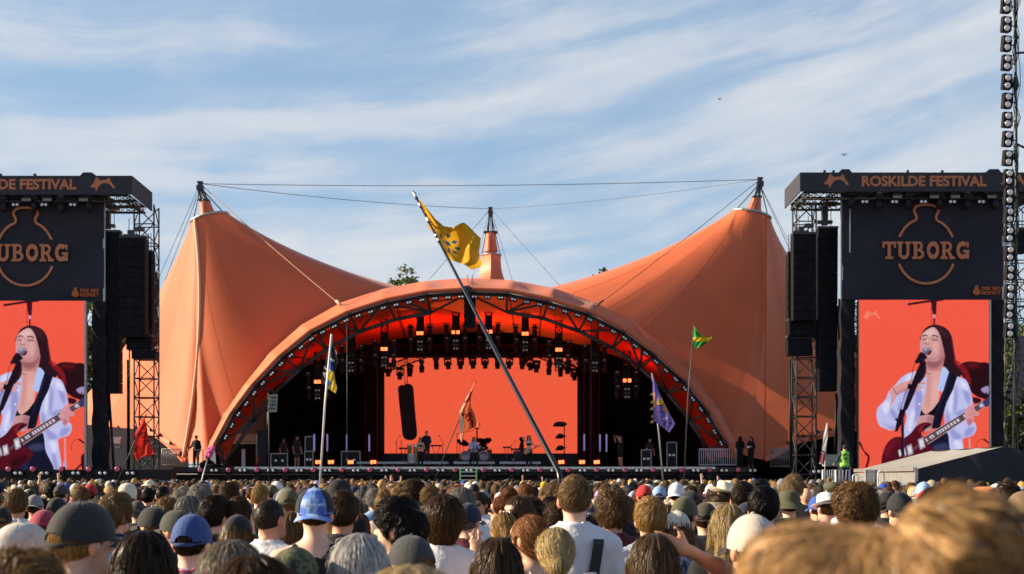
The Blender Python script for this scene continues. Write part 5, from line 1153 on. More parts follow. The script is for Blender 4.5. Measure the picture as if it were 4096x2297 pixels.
def hair_mesh(style, seed=0, q=.0085, nmul=1.0):
    r_ = np.random.default_rng(seed); f = hair_fn(style); lo, hi = (1.16 if style.startswith('long') else 1.34 if style == 'pony' else 1.50), 1.90
    v, F_ = surfnet(f, np.arange(-.16, .161, q), np.arange(-.24, .15, q), np.arange(lo, hi, q if lo > 1.3 else .011))
    n0, seg, step, wd, lift, wav, flow = STY[style]; n = int(n0 * nmul)
    keep = SK(*v.T) > -.004; fa = v[F_].mean(1); ar = np.linalg.norm(np.cross(v[F_[:, 1]] - v[F_[:, 0]], v[F_[:, 2]] - v[F_[:, 0]]), axis=1); ok = SK(*fa.T) > .0015; ar = ar * ok
    pick = r_.choice(len(F_), n, p=ar / ar.sum()); w_ = r_.random((n, 4)); w_ /= w_.sum(1, keepdims=True); p = (v[F_[pick]] * w_[..., None]).sum(1)
    def grad(p):
        h = .003; e = np.eye(3) * h; g_ = np.stack([f(*(p + e[a]).T) - f(*(p - e[a]).T) for a in range(3)], 1); return g_ / (np.linalg.norm(g_, axis=1, keepdims=True) + 1e-9)
    if flow == 'whorl': ctr_ = np.array((.015, -.055, 1.80))
    fly = r_.random(n) < .09; lf = np.where(fly, r_.uniform(2.0, 4.0, n), 1.0) if style not in ('messybun', 'buzz', 'balding', 'under') else np.ones(n); rnd = r_.normal(0, 1, (n, 3)); rnd = rnd * np.where(fly, 2.2, 1.0)[:, None]; ph = r_.random(n) * 6.28; tw_ = r_.uniform(.7, 1.3, n); pts = [p.copy()]; N_ = [grad(p)]; d_prev = None
    for k in range(seg):
        g_ = N_[-1]
        if flow == 'whorl': d = p - ctr_; d = d + np.array((0, 0, -.02)) + np.cross(d, (0, 0, 1)) * .35; top_ = np.clip((p[:, 2] - 1.74) / .05, 0, 1)[:, None]; d = d * (1 - top_ * .4) + np.array((.03, .06, .02)) * top_
        elif flow in ('down', 'curl'): d = np.tile((0, 0, -1.0), (n, 1)) + np.stack([p[:, 0] * 6, (p[:, 1] + .02) * 6, 0 * ph], 1) * np.clip((p[:, 2] - 1.68) / .1, 0, 1)[:, None]
        elif flow == 'back': d = np.array((0, -.13, 1.60)) - p; d[:, 2] -= .03
        else: d = np.array((0, -.06, 1.83)) - p
        d = d - g_ * (d * g_).sum(1, keepdims=True); d /= np.linalg.norm(d, axis=1, keepdims=True) + 1e-6
        if wav or True: s_ = np.cross(d, g_); d = d + s_ * (np.sin(ph + k * (1.5 if wav > 2 else .9) * tw_) * .35 * wav)[:, None] + rnd * .12 * wav
        p = p + d * (step * tw_)[:, None]; fv = f(*p.T); g2 = grad(p); free = np.clip(fv, 0, .03)
        p = p - g2 * np.clip(fv - lift * lf * (.4 + r_.random(n)) * (1 + (.8 * k / seg)) - (lift * wav * .6 * np.cos(ph + k * 1.7) if wav > .9 else 0), -.03, .012)[:, None]
        pts.append(p.copy()); N_.append(g2)
    pts = np.stack(pts, 1); N_ = np.stack(N_, 1); T = np.gradient(pts, axis=1); side = np.cross(T, N_); side /= np.linalg.norm(side, axis=2, keepdims=True) + 1e-9
    side = side + N_ * r_.normal(0, .5, (n, 1, 1)); prof = np.linspace(1, .25, seg + 1)[None, :, None] * wd * r_.uniform(.6, 1.5, (n, 1, 1)) * np.where(fly, .5, 1)[:, None, None]
    L_, R_ = pts - side * prof * .5, pts + side * prof * .5; V2 = np.stack([L_, R_], 2).reshape(-1, 3); b = len(v); k = seg + 1
    o = (np.arange(n)[:, None] * k + np.arange(seg)[None]) * 2; o = o.ravel(); F2 = np.stack([o, o + 1, o + 3, o + 2], 1) + b
    sh = np.clip(r_.normal(.85, .36, n), .3, 1.9); t2 = np.repeat(sh, k * 2)[:, None] * np.array((1, 1, 1)); gl = np.tile(np.repeat(np.linspace(.85, 1.15, k), 2), n)[:, None]
    t1 = np.full((len(v), 3), .5); vis_ = keep[F_].any(1)
    return mesh_from('hair', np.vstack([v, V2]), np.vstack([F_[vis_], F2]), True, [M_HAIR], tint=np.vstack([t1, t2 * gl]))

# ---- hats -----------------------------------------------------------------------------------
def solid(mb, fn, nu, nv, th, name, m, wrapu=False):
    """a sheet with thickness th along its normals"""
    P_ = np.array([[fn(i / nu, j / nv) for i in range(nu + 1)] for j in range(nv + 1)]); du = np.gradient(P_, axis=1); dv = np.gradient(P_, axis=0)
    n = np.cross(du, dv); n /= np.linalg.norm(n, axis=2, keepdims=True) + 1e-9; Q = P_ - n * th; w = nu + 1; k = w * (nv + 1); V = np.vstack([P_.reshape(-1, 3), Q.reshape(-1, 3)])
    f = []
    for j in range(nv):
        for i in range(nu): a = j * w + i; f.append((a, a + 1, a + w + 1, a + w)); f.append((k + a, k + a + w, k + a + w + 1, k + a + 1))
    for i in range(nu):
        f.append((i, k + i, k + i + 1, i + 1)); a = nv * w + i; f.append((a, a + 1, k + a + 1, k + a))
    for j in range(nv):
        f.append((j * w, (j + 1) * w, k + (j + 1) * w, k + j * w)); a = j * w + nu; f.append((a, k + a, k + a + w, a + w))
    return V, f
CAPC = np.array((0, -.012, 1.690)); CAPR = np.array((.0975, .119, .114))
def cap_meshes():
    """baseball cap facing +Y: dome with six seamed panels and the opening at the back, brim, strap"""
    nu, nv = 96, 26; P_ = np.zeros((nv + 1, nu, 3))
    for j in range(nv + 1):
        for i in range(nu):
            a = 2 * math.pi * i / nu; t = j / nv * (math.pi / 2 + .10)                 # a = 0 front
            groove = 1 - .012 * max(0, 1 - abs(((a / (math.pi / 3)) % 1) - .5) * -2 - .88) * 0 - .010 * math.exp(-(((((a / (math.pi / 3)) % 1) + .5) % 1 - .5) / .035) ** 2)
            flat = 1 + .03 * math.cos(2 * a) * math.sin(t)
            P_[j, i] = CAPC + np.array((math.sin(a) * math.sin(t), math.cos(a) * math.sin(t), math.cos(t) * (1.0 + .05 * math.cos(a) * math.sin(t)))) * CAPR * groove * flat
            P_[j, i, 2] += -.012 * math.sin(t) ** 4 * (1 - math.cos(a)) * .9
    V = P_.reshape(-1, 3); F_ = []
    for j in range(nv):
        for i in range(nu):
            q = (j * nu + i, (j + 1) * nu + i, (j + 1) * nu + (i + 1) % nu, j * nu + (i + 1) % nu); c = V[list(q)].mean(0)
            zr = c[2] - 1.672; x = abs(c[0])
            if c[1] < -.05 and -.004 < zr < .034 * math.sqrt(max(0, 1 - (x / .047) ** 2)): continue
            F_.append(q)
    mb = MB(); mb.add(V, F_, 0, True); mb.ell(CAPC + np.array((0, 0, CAPR[2] + .002)), (.009, .009, .006), 10, 6); hole = MB()
    me = mesh_from('cap', np.array(mb.v), mb.f, True, [M_CAPCLOTH])
    def brim(u, v):
        a = (u - .5) * 2.35; r0 = np.array((math.sin(a) * CAPR[0] * 1.0, math.cos(a) * CAPR[1] * 1.0)); ext = .078 * math.cos(a * .72) ** .6
        x, y = r0[0] * (1 + .10 * v), r0[1] + ext * v; return (x, y + CAPC[1], 1.683 - .9 * x * x * 3.6 - .012 * v)
    V2, f2 = solid(None, brim, 28, 8, .004, 'brim', None); b = mesh_from('brim', V2, f2, True, [M_CAPCLOTH])
    st_ = MB(); pts = []
    for i in range(15):
        a = math.pi + (i / 14 - .5) * 1.05; pts.append(CAPC + np.array((math.sin(a) * CAPR[0] * .985, math.cos(a) * CAPR[1] * .985, -.030)))
    def strap(u, v): x = u * 14; i = min(int(x), 13); p = pts[i] + (pts[i + 1] - pts[i]) * (x - i); return (p[0], p[1], p[2] + (v - .5) * .017)
    V3, f3 = solid(None, strap, 28, 2, .003, 'strap', None); s3 = mesh_from('strap', V3, f3, True, [M_CAPCLOTH])
    return me, b, s3
def lathe_hat(prof, sy=1.2, n=48, droop=0.0, pinch=0.0, m=None, curl=0.0):
    V = []; 
    for r, z in prof:
        for i in range(n):
            a = 2 * math.pi * i / n; x, y = r * math.sin(a), r * sy * math.cos(a); zz = z
            if r > .105: zz += curl * (abs(math.sin(a)) ** 2) * (r - .105) / .06 - droop * math.cos(2 * a) * (r - .1)
            if pinch and z > .05: f = max(0, 1 - abs(x) / .045) * pinch * (r / .07); zz -= f * (z - .03); x *= 1 - .12 * max(0, math.cos(a)) * (z / .1)
            V.append((x, y - .012, 1.70 + zz))
    k = len(prof); F_ = [(j * n + i, j * n + (i + 1) % n, (j + 1) * n + (i + 1) % n, (j + 1) * n + i) for j in range(k - 1) for i in range(n)]
    return mesh_from('hat', np.array(V), F_, True, [m or M_FELT])
clock('people helpers')

# ---- shared meshes --------------------------------------------------------------------------
_cache = {}
def body_set(fm, la='down', ra='down', legs='stand', spread=3, q=.0085):
    k = ('B', fm, la, ra, legs, spread)
    if k not in _cache:
        B = Build(fm, la, ra, legs, spread); v, F_ = surfnet(B.body, *B.axes(q)); _cache[k] = (B, mesh_from('body', v, F_, True, [M_SKIN], tint=skin_tint(v)))
    return _cache[k]
def garment(fm, kind, la='down', ra='down', legs='stand'):
    arms = kind not in ('tank', 'vest', 'bra', 'trousers', 'shorts'); k = (kind, fm, la if arms else 0, ra if arms else 0, legs if kind in ('trousers', 'shorts') else 0)
    if k not in _cache:
        B = body_set(fm, la, ra, legs)[0]
        if kind in ('trousers', 'shorts'):
            yf = .66 if legs == 'sit' else .26; v, F_ = surfnet(make_trousers(B, kind == 'shorts'), np.arange(-.38, .381, .02), np.arange(-.2, yf, .02), np.arange(.03, 1.06, .03))
        else: v, F_ = surfnet(make_shirt(B, kind), np.arange(-B.xr - .02, B.xr + .021, .012), np.arange(-.235, .42 if max(abs(ARMS[q_][1][1]) for q_ in (la, ra)) > .1 and kind in ('long', 'hood') else .24, .012), np.r_[np.arange(.83, 1.2, .02), np.arange(1.21, max(1.60, B.top if kind in ('long', 'hood') else min(B.top, 1.75)), .0095)])
        _cache[k] = mesh_from(kind, v, F_, True, [M_FABRIC])
    return _cache[k]
def hair_of(style, seed=0):
    k = ('H', style, seed)
    if k not in _cache: _cache[k] = hair_mesh(style, seed)
    return _cache[k]
CAP = cap_meshes()
HATS = {'bucket': lathe_hat([(.165, -.062), (.150, -.045), (.122, -.014), (.106, .004), (.104, .01), (.100, .05), (.094, .085), (.084, .100), (.05, .108), (.002, .11)], 1.12),
        'fedora': lathe_hat([(.142, -.002), (.135, -.008), (.118, -.010), (.100, -.004), (.097, .01), (.094, .06), (.086, .098), (.066, .110), (.03, .100), (.002, .094)], 1.2, pinch=.25, curl=.02),
        'cowboy': lathe_hat([(.185, .0), (.165, -.012), (.125, -.012), (.100, -.004), (.097, .01), (.092, .07), (.085, .115), (.066, .128), (.03, .115), (.002, .105)], 1.22, pinch=.3, curl=.05),
        'beanie': lathe_hat([(.098, -.05), (.1, -.02), (.102, .02), (.094, .065), (.07, .1), (.04, .116), (.002, .12)], 1.18),
        'visor': lathe_hat([(.190, -.055), (.165, -.035), (.130, -.008), (.104, .012), (.100, .030), (.098, .036)], 1.15),
        'flatcap': lathe_hat([(.100, -.02), (.112, .0), (.118, .03), (.105, .065), (.07, .085), (.002, .09)], 1.3)}
SKINS = [srgb(226, 178, 150), srgb(216, 165, 136), srgb(205, 150, 120), srgb(232, 186, 162)]
C_ = {'black': (.018, .018, .020), 'navy': (.016, .021, .06), 'white': (.74, .74, .76), 'grey': (.22, .22, .23), 'dark grey': (.045, .046, .05), 'red': (.45, .02, .025), 'maroon': (.10, .016, .028), 'olive': (.085, .085, .045), 'beige': (.60, .52, .42), 'khaki': (.35, .29, .2),
      'blue': (.03, .09, .38), 'light blue': (.28, .42, .70), 'green': (.04, .2, .06), 'pink': (.62, .25, .38), 'yellow': (.65, .42, .04), 'orange': (.75, .26, .07), 'brown': (.13, .08, .045), 'lilac': (.42, .34, .62), 'cream': (.68, .62, .5), 'lime': (.35, .75, .08), 'purple': (.2, .06, .25)}
HC = {'blond': (.46, .27, .09), 'platinum blond': (.62, .46, .22), 'dark blond': (.22, .12, .042), 'strawberry blond': (.36, .15, .045), 'brown': (.085, .042, .016), 'dark brown': (.038, .019, .009), 'black': (.014, .010, .008), 'grey': (.28, .26, .23), 'white': (.62, .60, .58), 'ginger': (.24, .075, .02)}
def wear_cap(o, color, backward=False, tilt=0.0, yaw=0.0, brimcol=None, m=None, strapcol=None, sub=True):
    c = link('cap', CAP[0], o, color=color); pv = Vector((0, -.012, 1.69))
    Mx = Matrix.Translation(pv) @ Matrix.Rotation((math.pi if backward else 0) + yaw, 4, 'Z') @ Matrix.Rotation(tilt, 4, 'X') @ Matrix.Translation(-pv) @ Matrix.Translation((0, .008, .004)); c.matrix_local = Mx
    b = link('brim', CAP[1], c, color=brimcol or color); s_ = link('strap', CAP[2], c, color=strapcol or tuple(x * .7 for x in color))
    if m:
        for x in (c, b):
            x.data = x.data.copy(); x.data.materials.clear(); x.data.materials.append(m)
    return c
def wear_hat(o, kind, color, tilt=0.0, band=None, m=None):
    h = link('hat', HATS[kind], o, color=color); pv = Vector((0, -.012, 1.72)); h.matrix_local = Matrix.Translation(pv) @ Matrix.Rotation(tilt, 4, 'X') @ Matrix.Translation(-pv)
    if band:
        mb = MB(); mb.lathe([(.1015, .0), (.0985, .026)], (0, -.012, 1.70), 40, sy=1.2); b = mb.build('hat_band', M_FELT, h, color=band, world=False)
    if m: h.data = h.data.copy(); h.data.materials.clear(); h.data.materials.append(m)
    return h
def person(x, y, ztop, yaw, label, group=None, fm=False, hair='short', hc='brown', shirt='tee', sc='black', la='down', ra='down', legs='stand', seed=0, skin=None, trousers='trousers', tc=(.03, .04, .08), tilt=0.0, base_z=0.0, spread=3, hatrise=0.0, lower=True):
    """yaw 0 = facing the stage; ztop = height of the crown above base_z; returns the body object"""
    k = (ztop - base_z - hatrise) / 1.782
    B, me = body_set(fm, la, ra, legs, spread)
    o = bpy.data.objects.new('person', me); col.objects.link(o); o.location = (x, y, base_z); o.rotation_euler = (tilt, 0, yaw); o.scale = (k, k, k)
    o.color = (*(skin or random.choice(SKINS)), 1); tag(o, label, 'person', group)
    link(shirt if shirt in ('vest',) else 'shirt', garment(fm, shirt, la, ra, legs), o, color=C_[sc] if isinstance(sc, str) else sc)
    if lower: link('trousers', garment(fm, trousers, la, ra, legs), o, color=tc)
    if hair: link('hair', hair_of(hair, seed), o, color=HC[hc] if isinstance(hc, str) else hc)
    return o
# ================================================================== the crowd: people one can tell apart
ARMS['palm'] = ((.30, .06, 1.24), (.165, .17, 1.455), (.0, .12, 1))
boxes = []                 # picture boxes of heads already placed: x0, x1, y0, y1, distance
spots = []                 # ground spots already taken
def hero(px, ytop, d, yaw, label, hat=None, hatc=None, backward=False, hair='short', roll=0.0, capkw=None, **k):
    x = (px - CX) * d / FPX; zt = CAMH + (HY - ytop) * d / FPX
    zt = CAMH + (zt - CAMH) if roll == 0 else zt / math.cos(roll); rise = {'cap': .03, 'bucket': .035, 'fedora': .035, 'cowboy': .05, 'beanie': .03, 'visor': -.01, 'flatcap': .02}.get(hat, {'topbun': .075, 'curly': .045, 'mop': .018, 'messy': .025, 'bob': .01, 'buzz': 0}.get(hair, .01))
    o = person(x, d, zt, yaw, label, hair=hair, hatrise=rise, **k); o.rotation_euler.y = roll; o.location.x -= 1.66 * math.sin(roll); o.location.y += 1.66 * math.sin(k.get('tilt', 0)) * math.cos(yaw); o.location.x -= 1.66 * math.sin(k.get('tilt', 0)) * math.sin(yaw) * -1 * 0
    if hat == 'cap': c = wear_cap(o, C_[hatc] if isinstance(hatc, str) else hatc, backward, **(capkw or {}))
    elif hat: c = wear_hat(o, hat, C_[hatc] if isinstance(hatc, str) else hatc, **(capkw or {}))
    w = .24 * FPX / d; boxes.append((px - w / 2, px + w / 2, ytop, ytop + 1.25 * w, d)); spots.append((x, d))
    return o
def glasses(o, dark=True, up=False):
    mb = MB(); z, y = (1.668, .108) if not up else (1.775, .085)
    for s in (-1, 1):
        mb.ell((s * .033, y, z), (.028, .008, .022), 14, 6); mb.tube([(s * .058, y - .005, z + .008), (s * .078, y - .06, z + .008), (s * .082, y - .12, z)], .003, 5)
    mb.tube([(-.012, y + .004, z + .004), (.012, y + .004, z + .004)], .003, 5)
    return mb.build('sunglasses' if dark else 'eyeglasses', M_GLASS, o, world=False)
def back_strap(o, p0, p1, w, c, name='strap'):
    p0, p1 = Vector(p0), Vector(p1); mb = MB(); n = (p1 - p0).normalized(); s = n.cross(Vector((0, -1, 0))).normalized() * (w / 2)
    def f(u, v):
        p = p0.lerp(p1, v) + s * (u - .5) * 2; p.y = p0.y + (-.163 - p0.y) * min(v / .07, 1); return p
    mb.sheet(f, 3, 14); mb.sheet(lambda u, v: f(u, v) + Vector((0, .012, 0)), 3, 14); mb.build(name, M_LEATHER, o, color=c, world=False)
def on_dome(cap, body, w, z0, z1, front, c, x0=0.0):
    me = text_mesh(body, .012); n = len(me.vertices); v = np.zeros(n * 3, dtype=np.float32); me.vertices.foreach_get('co', v); v = v.reshape(-1, 3); lo, hi = v.min(0), v.max(0)
    x = (v[:, 0] - lo[0]) / (hi[0] - lo[0]) * w - w / 2 + x0; zz = z0 + (v[:, 1] - lo[1]) / (hi[1] - lo[1]) * (z1 - z0); s = 1 if front else -1
    yy = CAPC[1] + s * (CAPR[1] * 1.035 * np.sqrt(np.clip(1 - (x / CAPR[0]) ** 2 - ((zz - CAPC[2]) / CAPR[2]) ** 2, 0, 1)) + .001 + v[:, 2] * .3)
    me.vertices.foreach_set('co', np.stack([-x if front else x, yy, zz], 1).astype(np.float32).ravel()); me.update(); me.materials.clear(); me.materials.append(M_FABRIC)
    return link('lettering', me, cap, color=c)

def blend_mat(name, cols, scale, contrast=(.42, .58), rough=.8, stretch=None):
    m = bpy.data.materials.new(name); m.use_nodes = True; t = m.node_tree; N = t.nodes; bs = N['Principled BSDF']; bs.inputs['Roughness'].default_value = rough
    tc = N.new('ShaderNodeTexCoord'); no = N.new('ShaderNodeTexNoise'); no.inputs['Scale'].default_value = scale; no.inputs['Detail'].default_value = 3; src = tc.outputs['Object']
    if stretch: mp = N.new('ShaderNodeMapping'); mp.inputs['Scale'].default_value = stretch; t.links.new(src, mp.inputs[0]); src = mp.outputs[0]
    t.links.new(src, no.inputs[0]); cr = N.new('ShaderNodeValToRGB'); e = cr.color_ramp.elements; e[0].position = contrast[0]; e[0].color = (*cols[0], 1); e[1].position = contrast[1]; e[1].color = (*cols[-1], 1)
    for i, c in enumerate(cols[1:-1]): x = e.new(contrast[0] + (contrast[1] - contrast[0]) * (i + 1) / (len(cols) - 1)); x.color = (*c, 1)
    t.links.new(no.outputs[0], cr.inputs[0]); t.links.new(cr.outputs[0], bs.inputs['Base Color']); return m
M_TIEDYE = blend_mat('tie_dye', [(.05, .10, .42), (.10, .22, .62), (.34, .50, .72), (.16, .16, .50)], 14, (.35, .68))
M_CAMO = blend_mat('camouflage', [(.02, .022, .014), (.07, .075, .035), (.16, .15, .08), (.04, .05, .02)], 22, (.40, .62))
M_PLAID = blend_mat('blue_plaid', [(.01, .015, .04), (.06, .12, .25)], 30, (.45, .55), stretch=(1, 1, .2))
M_PATTERN = blend_mat('blue_white_pattern', [(.03, .05, .13), (.45, .5, .6), (.06, .08, .18)], 26, (.42, .58))
M_FLORAL = blend_mat('red_white_blue_print', [(.02, .03, .12), (.6, .6, .65), (.5, .03, .05), (.05, .1, .3)], 20, (.36, .66))
def restyle(o, part, m):
    for ch in o.children:
        if ch.name.split('.')[0] == part: ch.data = ch.data.copy(); ch.data.materials.clear(); ch.data.materials.append(m)

hero(85, 2084, 5.0, -.75, 'person in a cream white baseball cap facing right at the lower left corner', 'cap', (.62, .56, .50), hair='under', hc='brown', sc='navy')
o = hero(326, 2000, 4.8, -.62, 'man in a plain black baseball cap with its brim to the right, biggest black cap', 'cap', (.028, .028, .029), hair='under', hc='blond', sc='dark grey', skin=SKINS[3])
hero(585, 2126, 4.7, -.25, 'woman with very dark long hair in front of the royal blue cap', hair='long', hc='dark brown', sc='black', fm=True)
o = hero(767, 2051, 6.6, -.12, 'man in a royal blue cap and red white blue shirt', 'cap', (.035, .075, .24), hair='under', hc='dark brown', sc='blue', capkw=dict(strapcol=(.03, .06, .2))); restyle(o, 'shirt', M_FLORAL)
hero(950, 2055, 9.0, -.35, 'woman with long fair hair under a black cap, wearing a red top', 'cap', 'black', hair='longcap', hc='dark blond', sc='red', fm=True)
o = hero(1083, 2000, 8.3, -.45, 'man with a shaved dark head, white shirt and thin brown strap', hair='buzz', hc=(.06, .045, .032), sc='white'); back_strap(o, (.13, -.075, 1.47), (.06, -.13, 1.05), .022, (.09, .03, .02))
o = hero(1262, 1947, 7.7, 0.02, 'man in a tie-dyed light blue cap worn backwards and black tank top', 'cap', 'light blue', True, hair='under', hc='brown', shirt='tank', sc='black', skin=SKINS[3], capkw=dict(tilt=-.12, m=M_TIEDYE))
c = [q for q in o.children if q.name.startswith('cap')][0]; on_dome(c, 'PARTY', .042, 1.722, 1.734, True, (.75, .8, .9), -.034); on_dome(c, 'TIMES', .046, 1.722, 1.734, True, (.75, .8, .9), .034)
mb = MB(); mb.prism([((x - 536) * -.00012, (185 - y) * .00012 + 1.728) for x, y in LOGO], (0, CAPC[1] + CAPR[1] * 1.03 + .0, 0), (1, 0, 0), (0, 0, 1), (0, .002, 0)); mb.build('emblem', M_FABRIC, c, color=(.75, .8, .9), world=False)
sd = MB()
for s in (-1, 1): sd.sheet(lambda u, v, s=s: Vector(CAPC + np.array((s * math.cos(u * 1.5 - .75), math.sin(u * 1.5 - .75), 0)) * CAPR * 1.045 * math.cos(v * 1.15 - .05) + np.array((0, 0, math.sin(v * 1.15 - .05) * CAPR[2] * 1.03))), 14, 10)
sd.build('side_panel', M_CAPCLOTH, c, color=(.012, .012, .014), world=False)
o = hero(1462, 1998, 6.9, 1.28, 'man with wavy black hair turned in profile to the left', hair='messy', hc=(.016, .011, .009), sc='black', skin=SKINS[0], tilt=.10)
hero(1370, 1975, 8.7, -.1, 'man with brown hair and a dark jacket behind the profile man', hair='short', hc='brown', shirt='long', sc='black')
hero(1437, 2145, 5.0, .15, 'person with silvery white hair at the bottom edge below the profile man', hair='bob', hc='white', sc='black', fm=True)
hero(1645, 2135, 6.0, .85, 'man in a washed dark grey cap with its brim to the left', 'cap', 'dark grey', hair='under', hc='dark blond', sc='dark grey', capkw=dict(strapcol=(.03, .03, .03)))
hero(1775, 1987, 7.6, .0, 'young person with a brown bob and white shirt, one open palm raised', hair='mop', hc='brown', sc='white', ra='palm', spread=9)
hero(1600, 2062, 8.2, .2, 'woman with wavy dark blond hair left of the dark grey cap', hair='bob', hc='dark blond', sc='maroon', fm=True)
hero(1686, 2033, 9.1, -.2, 'woman with bright platinum hair behind the wavy dark blond woman', hair='bob', hc='platinum blond', sc='red', fm=True)
hero(1873, 2008, 10.0, -.4, 'man in a navy cap and dark red shirt beside the white shirted bob', 'cap', 'navy', hair='under', hc='grey', sc='maroon')
hero(1606, 1988, 14, .5, 'person in a bright red cap in the middle of the crowd', 'cap', 'red', hair='under', hc='blond', sc='red')
o = hero(2298, 1909, 8.2, 0, 'tall blond man in a white long sleeved shirt with a black strap', hair='crop', hc=(.26, .15, .06), shirt='long', sc='white', skin=SKINS[3]); back_strap(o, (.125, -.08, 1.475), (.05, -.125, .98), .055, (.012, .012, .013))
o = hero(2222, 2112, 6.8, .1, 'woman with pale blond hair in a low bun and white top', hair='bun', hc='platinum blond', sc='white', fm=True)
hero(1989, 2153, 5.5, .12, 'woman with long brown hair over a cream hood at the bottom', hair='long', hc='brown', shirt='hood', sc='cream', fm=True)
o = hero(2113, 2063, 7.4, .9, 'woman with a loose strawberry blond bun and glasses looking left', hair='bun', hc='strawberry blond', shirt='tank', sc='white', fm=True); glasses(o)
hero(2015, 2051, 9.5, .15, 'woman with a golden blond ponytail left of the strawberry blond bun', hair='pony', hc='blond', sc='black', fm=True)
o = hero(2071, 1986, 10.5, 2.25, 'long haired man with glasses looking back over his shoulder', hair='long', hc=(.13, .075, .035), sc='white'); glasses(o, False)
o = hero(2010, 1954, 12, 1.35, 'woman in profile with a high ginger bun and sunglasses', hair='topbun', hc='ginger', sc='dark grey', fm=True); glasses(o)
o = hero(1918, 1975, 16, 2.75, 'man with sunglasses facing the camera in the middle of the crowd', hair='short', hc='brown', sc='white'); glasses(o)
hero(2450, 1967, 9.0, -.05, 'man with thick tousled brown hair and maroon shirt', hair='messy', hc=(.15, .08, .03), sc='maroon')
o = hero(2358, 2014, 11, 0, 'man in a navy cap with white lettering right of the tall blond man', 'cap', 'navy', hair='under', hc='dark brown', sc='light blue'); c = [q for q in o.children if q.name.startswith('cap')][0]; on_dome(c, 'POLO', .05, 1.722, 1.736, False, (.7, .7, .7))
o = hero(2602, 1998, 8.4, 0, 'man with neat golden blond hair and a blue patterned shirt', hair='short', hc='blond', sc='light blue', skin=SKINS[3]); restyle(o, 'shirt', M_PATTERN)
hero(2708, 2040, 9.0, .12, 'woman in a cream cap with long fair hair below it', 'cap', 'cream', hair='longcap', hc='dark blond', sc='navy', fm=True)
hero(2738, 1983, 10.0, -.5, 'man in a large olive cap behind the cream cap', 'cap', 'olive', hair='under', hc='brown', sc='black')
hero(2822, 2006, 10.6, .0, 'man in a dark olive cap and black shirt beside the straw visor', 'cap', (.05, .045, .03), hair='under', hc='brown', sc='black')
hero(2864, 1990, 11.2, 1.15, 'woman in a wide straw sun visor looking left', 'visor', 'khaki', hair='bun', hc='brown', sc='black', fm=True)
o = hero(2912, 2020, 8.0, .1, 'woman with long straight bright blond hair and a dark backpack', hair='long', hc=(.50, .35, .16), sc='black', fm=True)
bp = empty('backpack', o.location.copy(), 'black speckled backpack on the blond woman beside the beige cap', 'backpack'); bp.rotation_euler = o.rotation_euler; bp.scale = o.scale
mb = MB(); mb.ell((0, -.20, 1.16), (.16, .085, .23), 18, 12); mb.build('pouch', mat('speckled_cloth', (.02, .02, .022), .8, var=.9, vscale=60), bp, world=False)
mb = MB(); [mb.tube([(s * .09, -.14, 1.02), (s * .11, -.15, 1.30), (s * .10, -.08, 1.47), (s * .10, .06, 1.42), (s * .12, .10, 1.2)], .016, 6) for s in (-1,)]; mb.build('shoulder_strap', M_BLACK, bp, world=False)
hero(3010, 2051, 5.4, .28, 'man in a large beige cap right of the long bright blond hair', 'cap', (.54, .47, .40), hair='under', hc='brown', sc='dark grey', skin=SKINS[1], capkw=dict(brimcol=(.03, .022, .02), strapcol=(.03, .02, .02)))
hero(2612, 2138, 5.5, .05, 'woman with long brown hair touching her head, elbow out to the right', hair='long', hc=(.13, .075, .035), sc='white', fm=True, ra='hair', shirt='tank')
hero(3055, 1957, 9.0, -.25, 'man with short black hair and bare neck in a charcoal shirt', hair='short', hc='black', sc='dark grey')
hero(2996, 2005, 9.8, -1.2, 'person in a navy cap turned right with a grey brim', 'cap', 'navy', hair='under', hc='brown', sc='navy', capkw=dict(brimcol=(.10, .11, .14)))
hero(3156, 1959, 13.5, 0, 'person in an olive green bucket hat', 'bucket', 'olive', hair='under', hc='brown', sc='olive')
hero(3308, 1968, 12.5, .3, 'person in a white trilby hat with a black band', 'fedora', 'white', hair='under', hc='brown', sc='pink', capkw=dict(tilt=-.2, band=(.05, .05, .05)))
hero(3420, 1932, 9.4, 0, 'person with a big head of golden brown curls', hair='curly', hc=(.22, .115, .04), sc='black')
hero(3272, 1981, 14, .2, 'person in a bright blue cap and striped shirt left of the white trilby', 'cap', 'blue', hair='under', hc='brown', sc='navy')
hero(3172, 1909, 15.5, -.5, 'tall person with messy straw blond hair standing above the crowd', hair='messy', hc=(.34, .22, .09), sc='black')
hero(3224, 1950, 18, 0, 'bald man behind the olive bucket hat', hair=None, sc='grey', skin=SKINS[1])
hero(3330, 1923, 19, .1, 'person in an olive green flat cap', 'flatcap', 'olive', hair='under', hc='grey', sc='black')
o = hero(3938, 1943, 10.5, .1, 'person in a bright orange bucket hat', 'bucket', (.80, .30, .10), hair='under', hc='dark blond', sc='dark grey')
ht = [q for q in o.children if q.name.startswith('hat')][0]; mb = MB(); [mb.lathe([(.0065, 0), (.0065, .006), (.003, .008), (.0005, .004)], (s * .022, -.122, 1.735), 10, axis='Y', M=Matrix.Scale(1, 3)) for s in (-1, 1)]; mb.build('eyelet', M_BLACK, ht, world=False)
hero(3910, 2071, 6.5, .1, 'woman with ash blond shoulder hair below the orange hat', hair='long', hc=(.36, .27, .17), sc='dark grey', fm=True)
hero(3884, 1935, 12, .2, 'person in a dark navy cap left of the orange hat', 'cap', 'navy', hair='under', hc='blond', sc='black')
hero(4032, 1937, 11, .15, 'man with thick dark brown hair and navy shirt right of the orange hat', hair='short', hc='dark brown', sc='navy')
hero(4090, 1963, 9.0, .2, 'man in a brown cap at the right edge', 'cap', (.17, .11, .06), hair='under', hc='brown', sc='dark grey')
hero(4104, 2126, 7, 0, 'blond person cut off by the right edge', hair='bob', hc='blond', sc='black', fm=True)
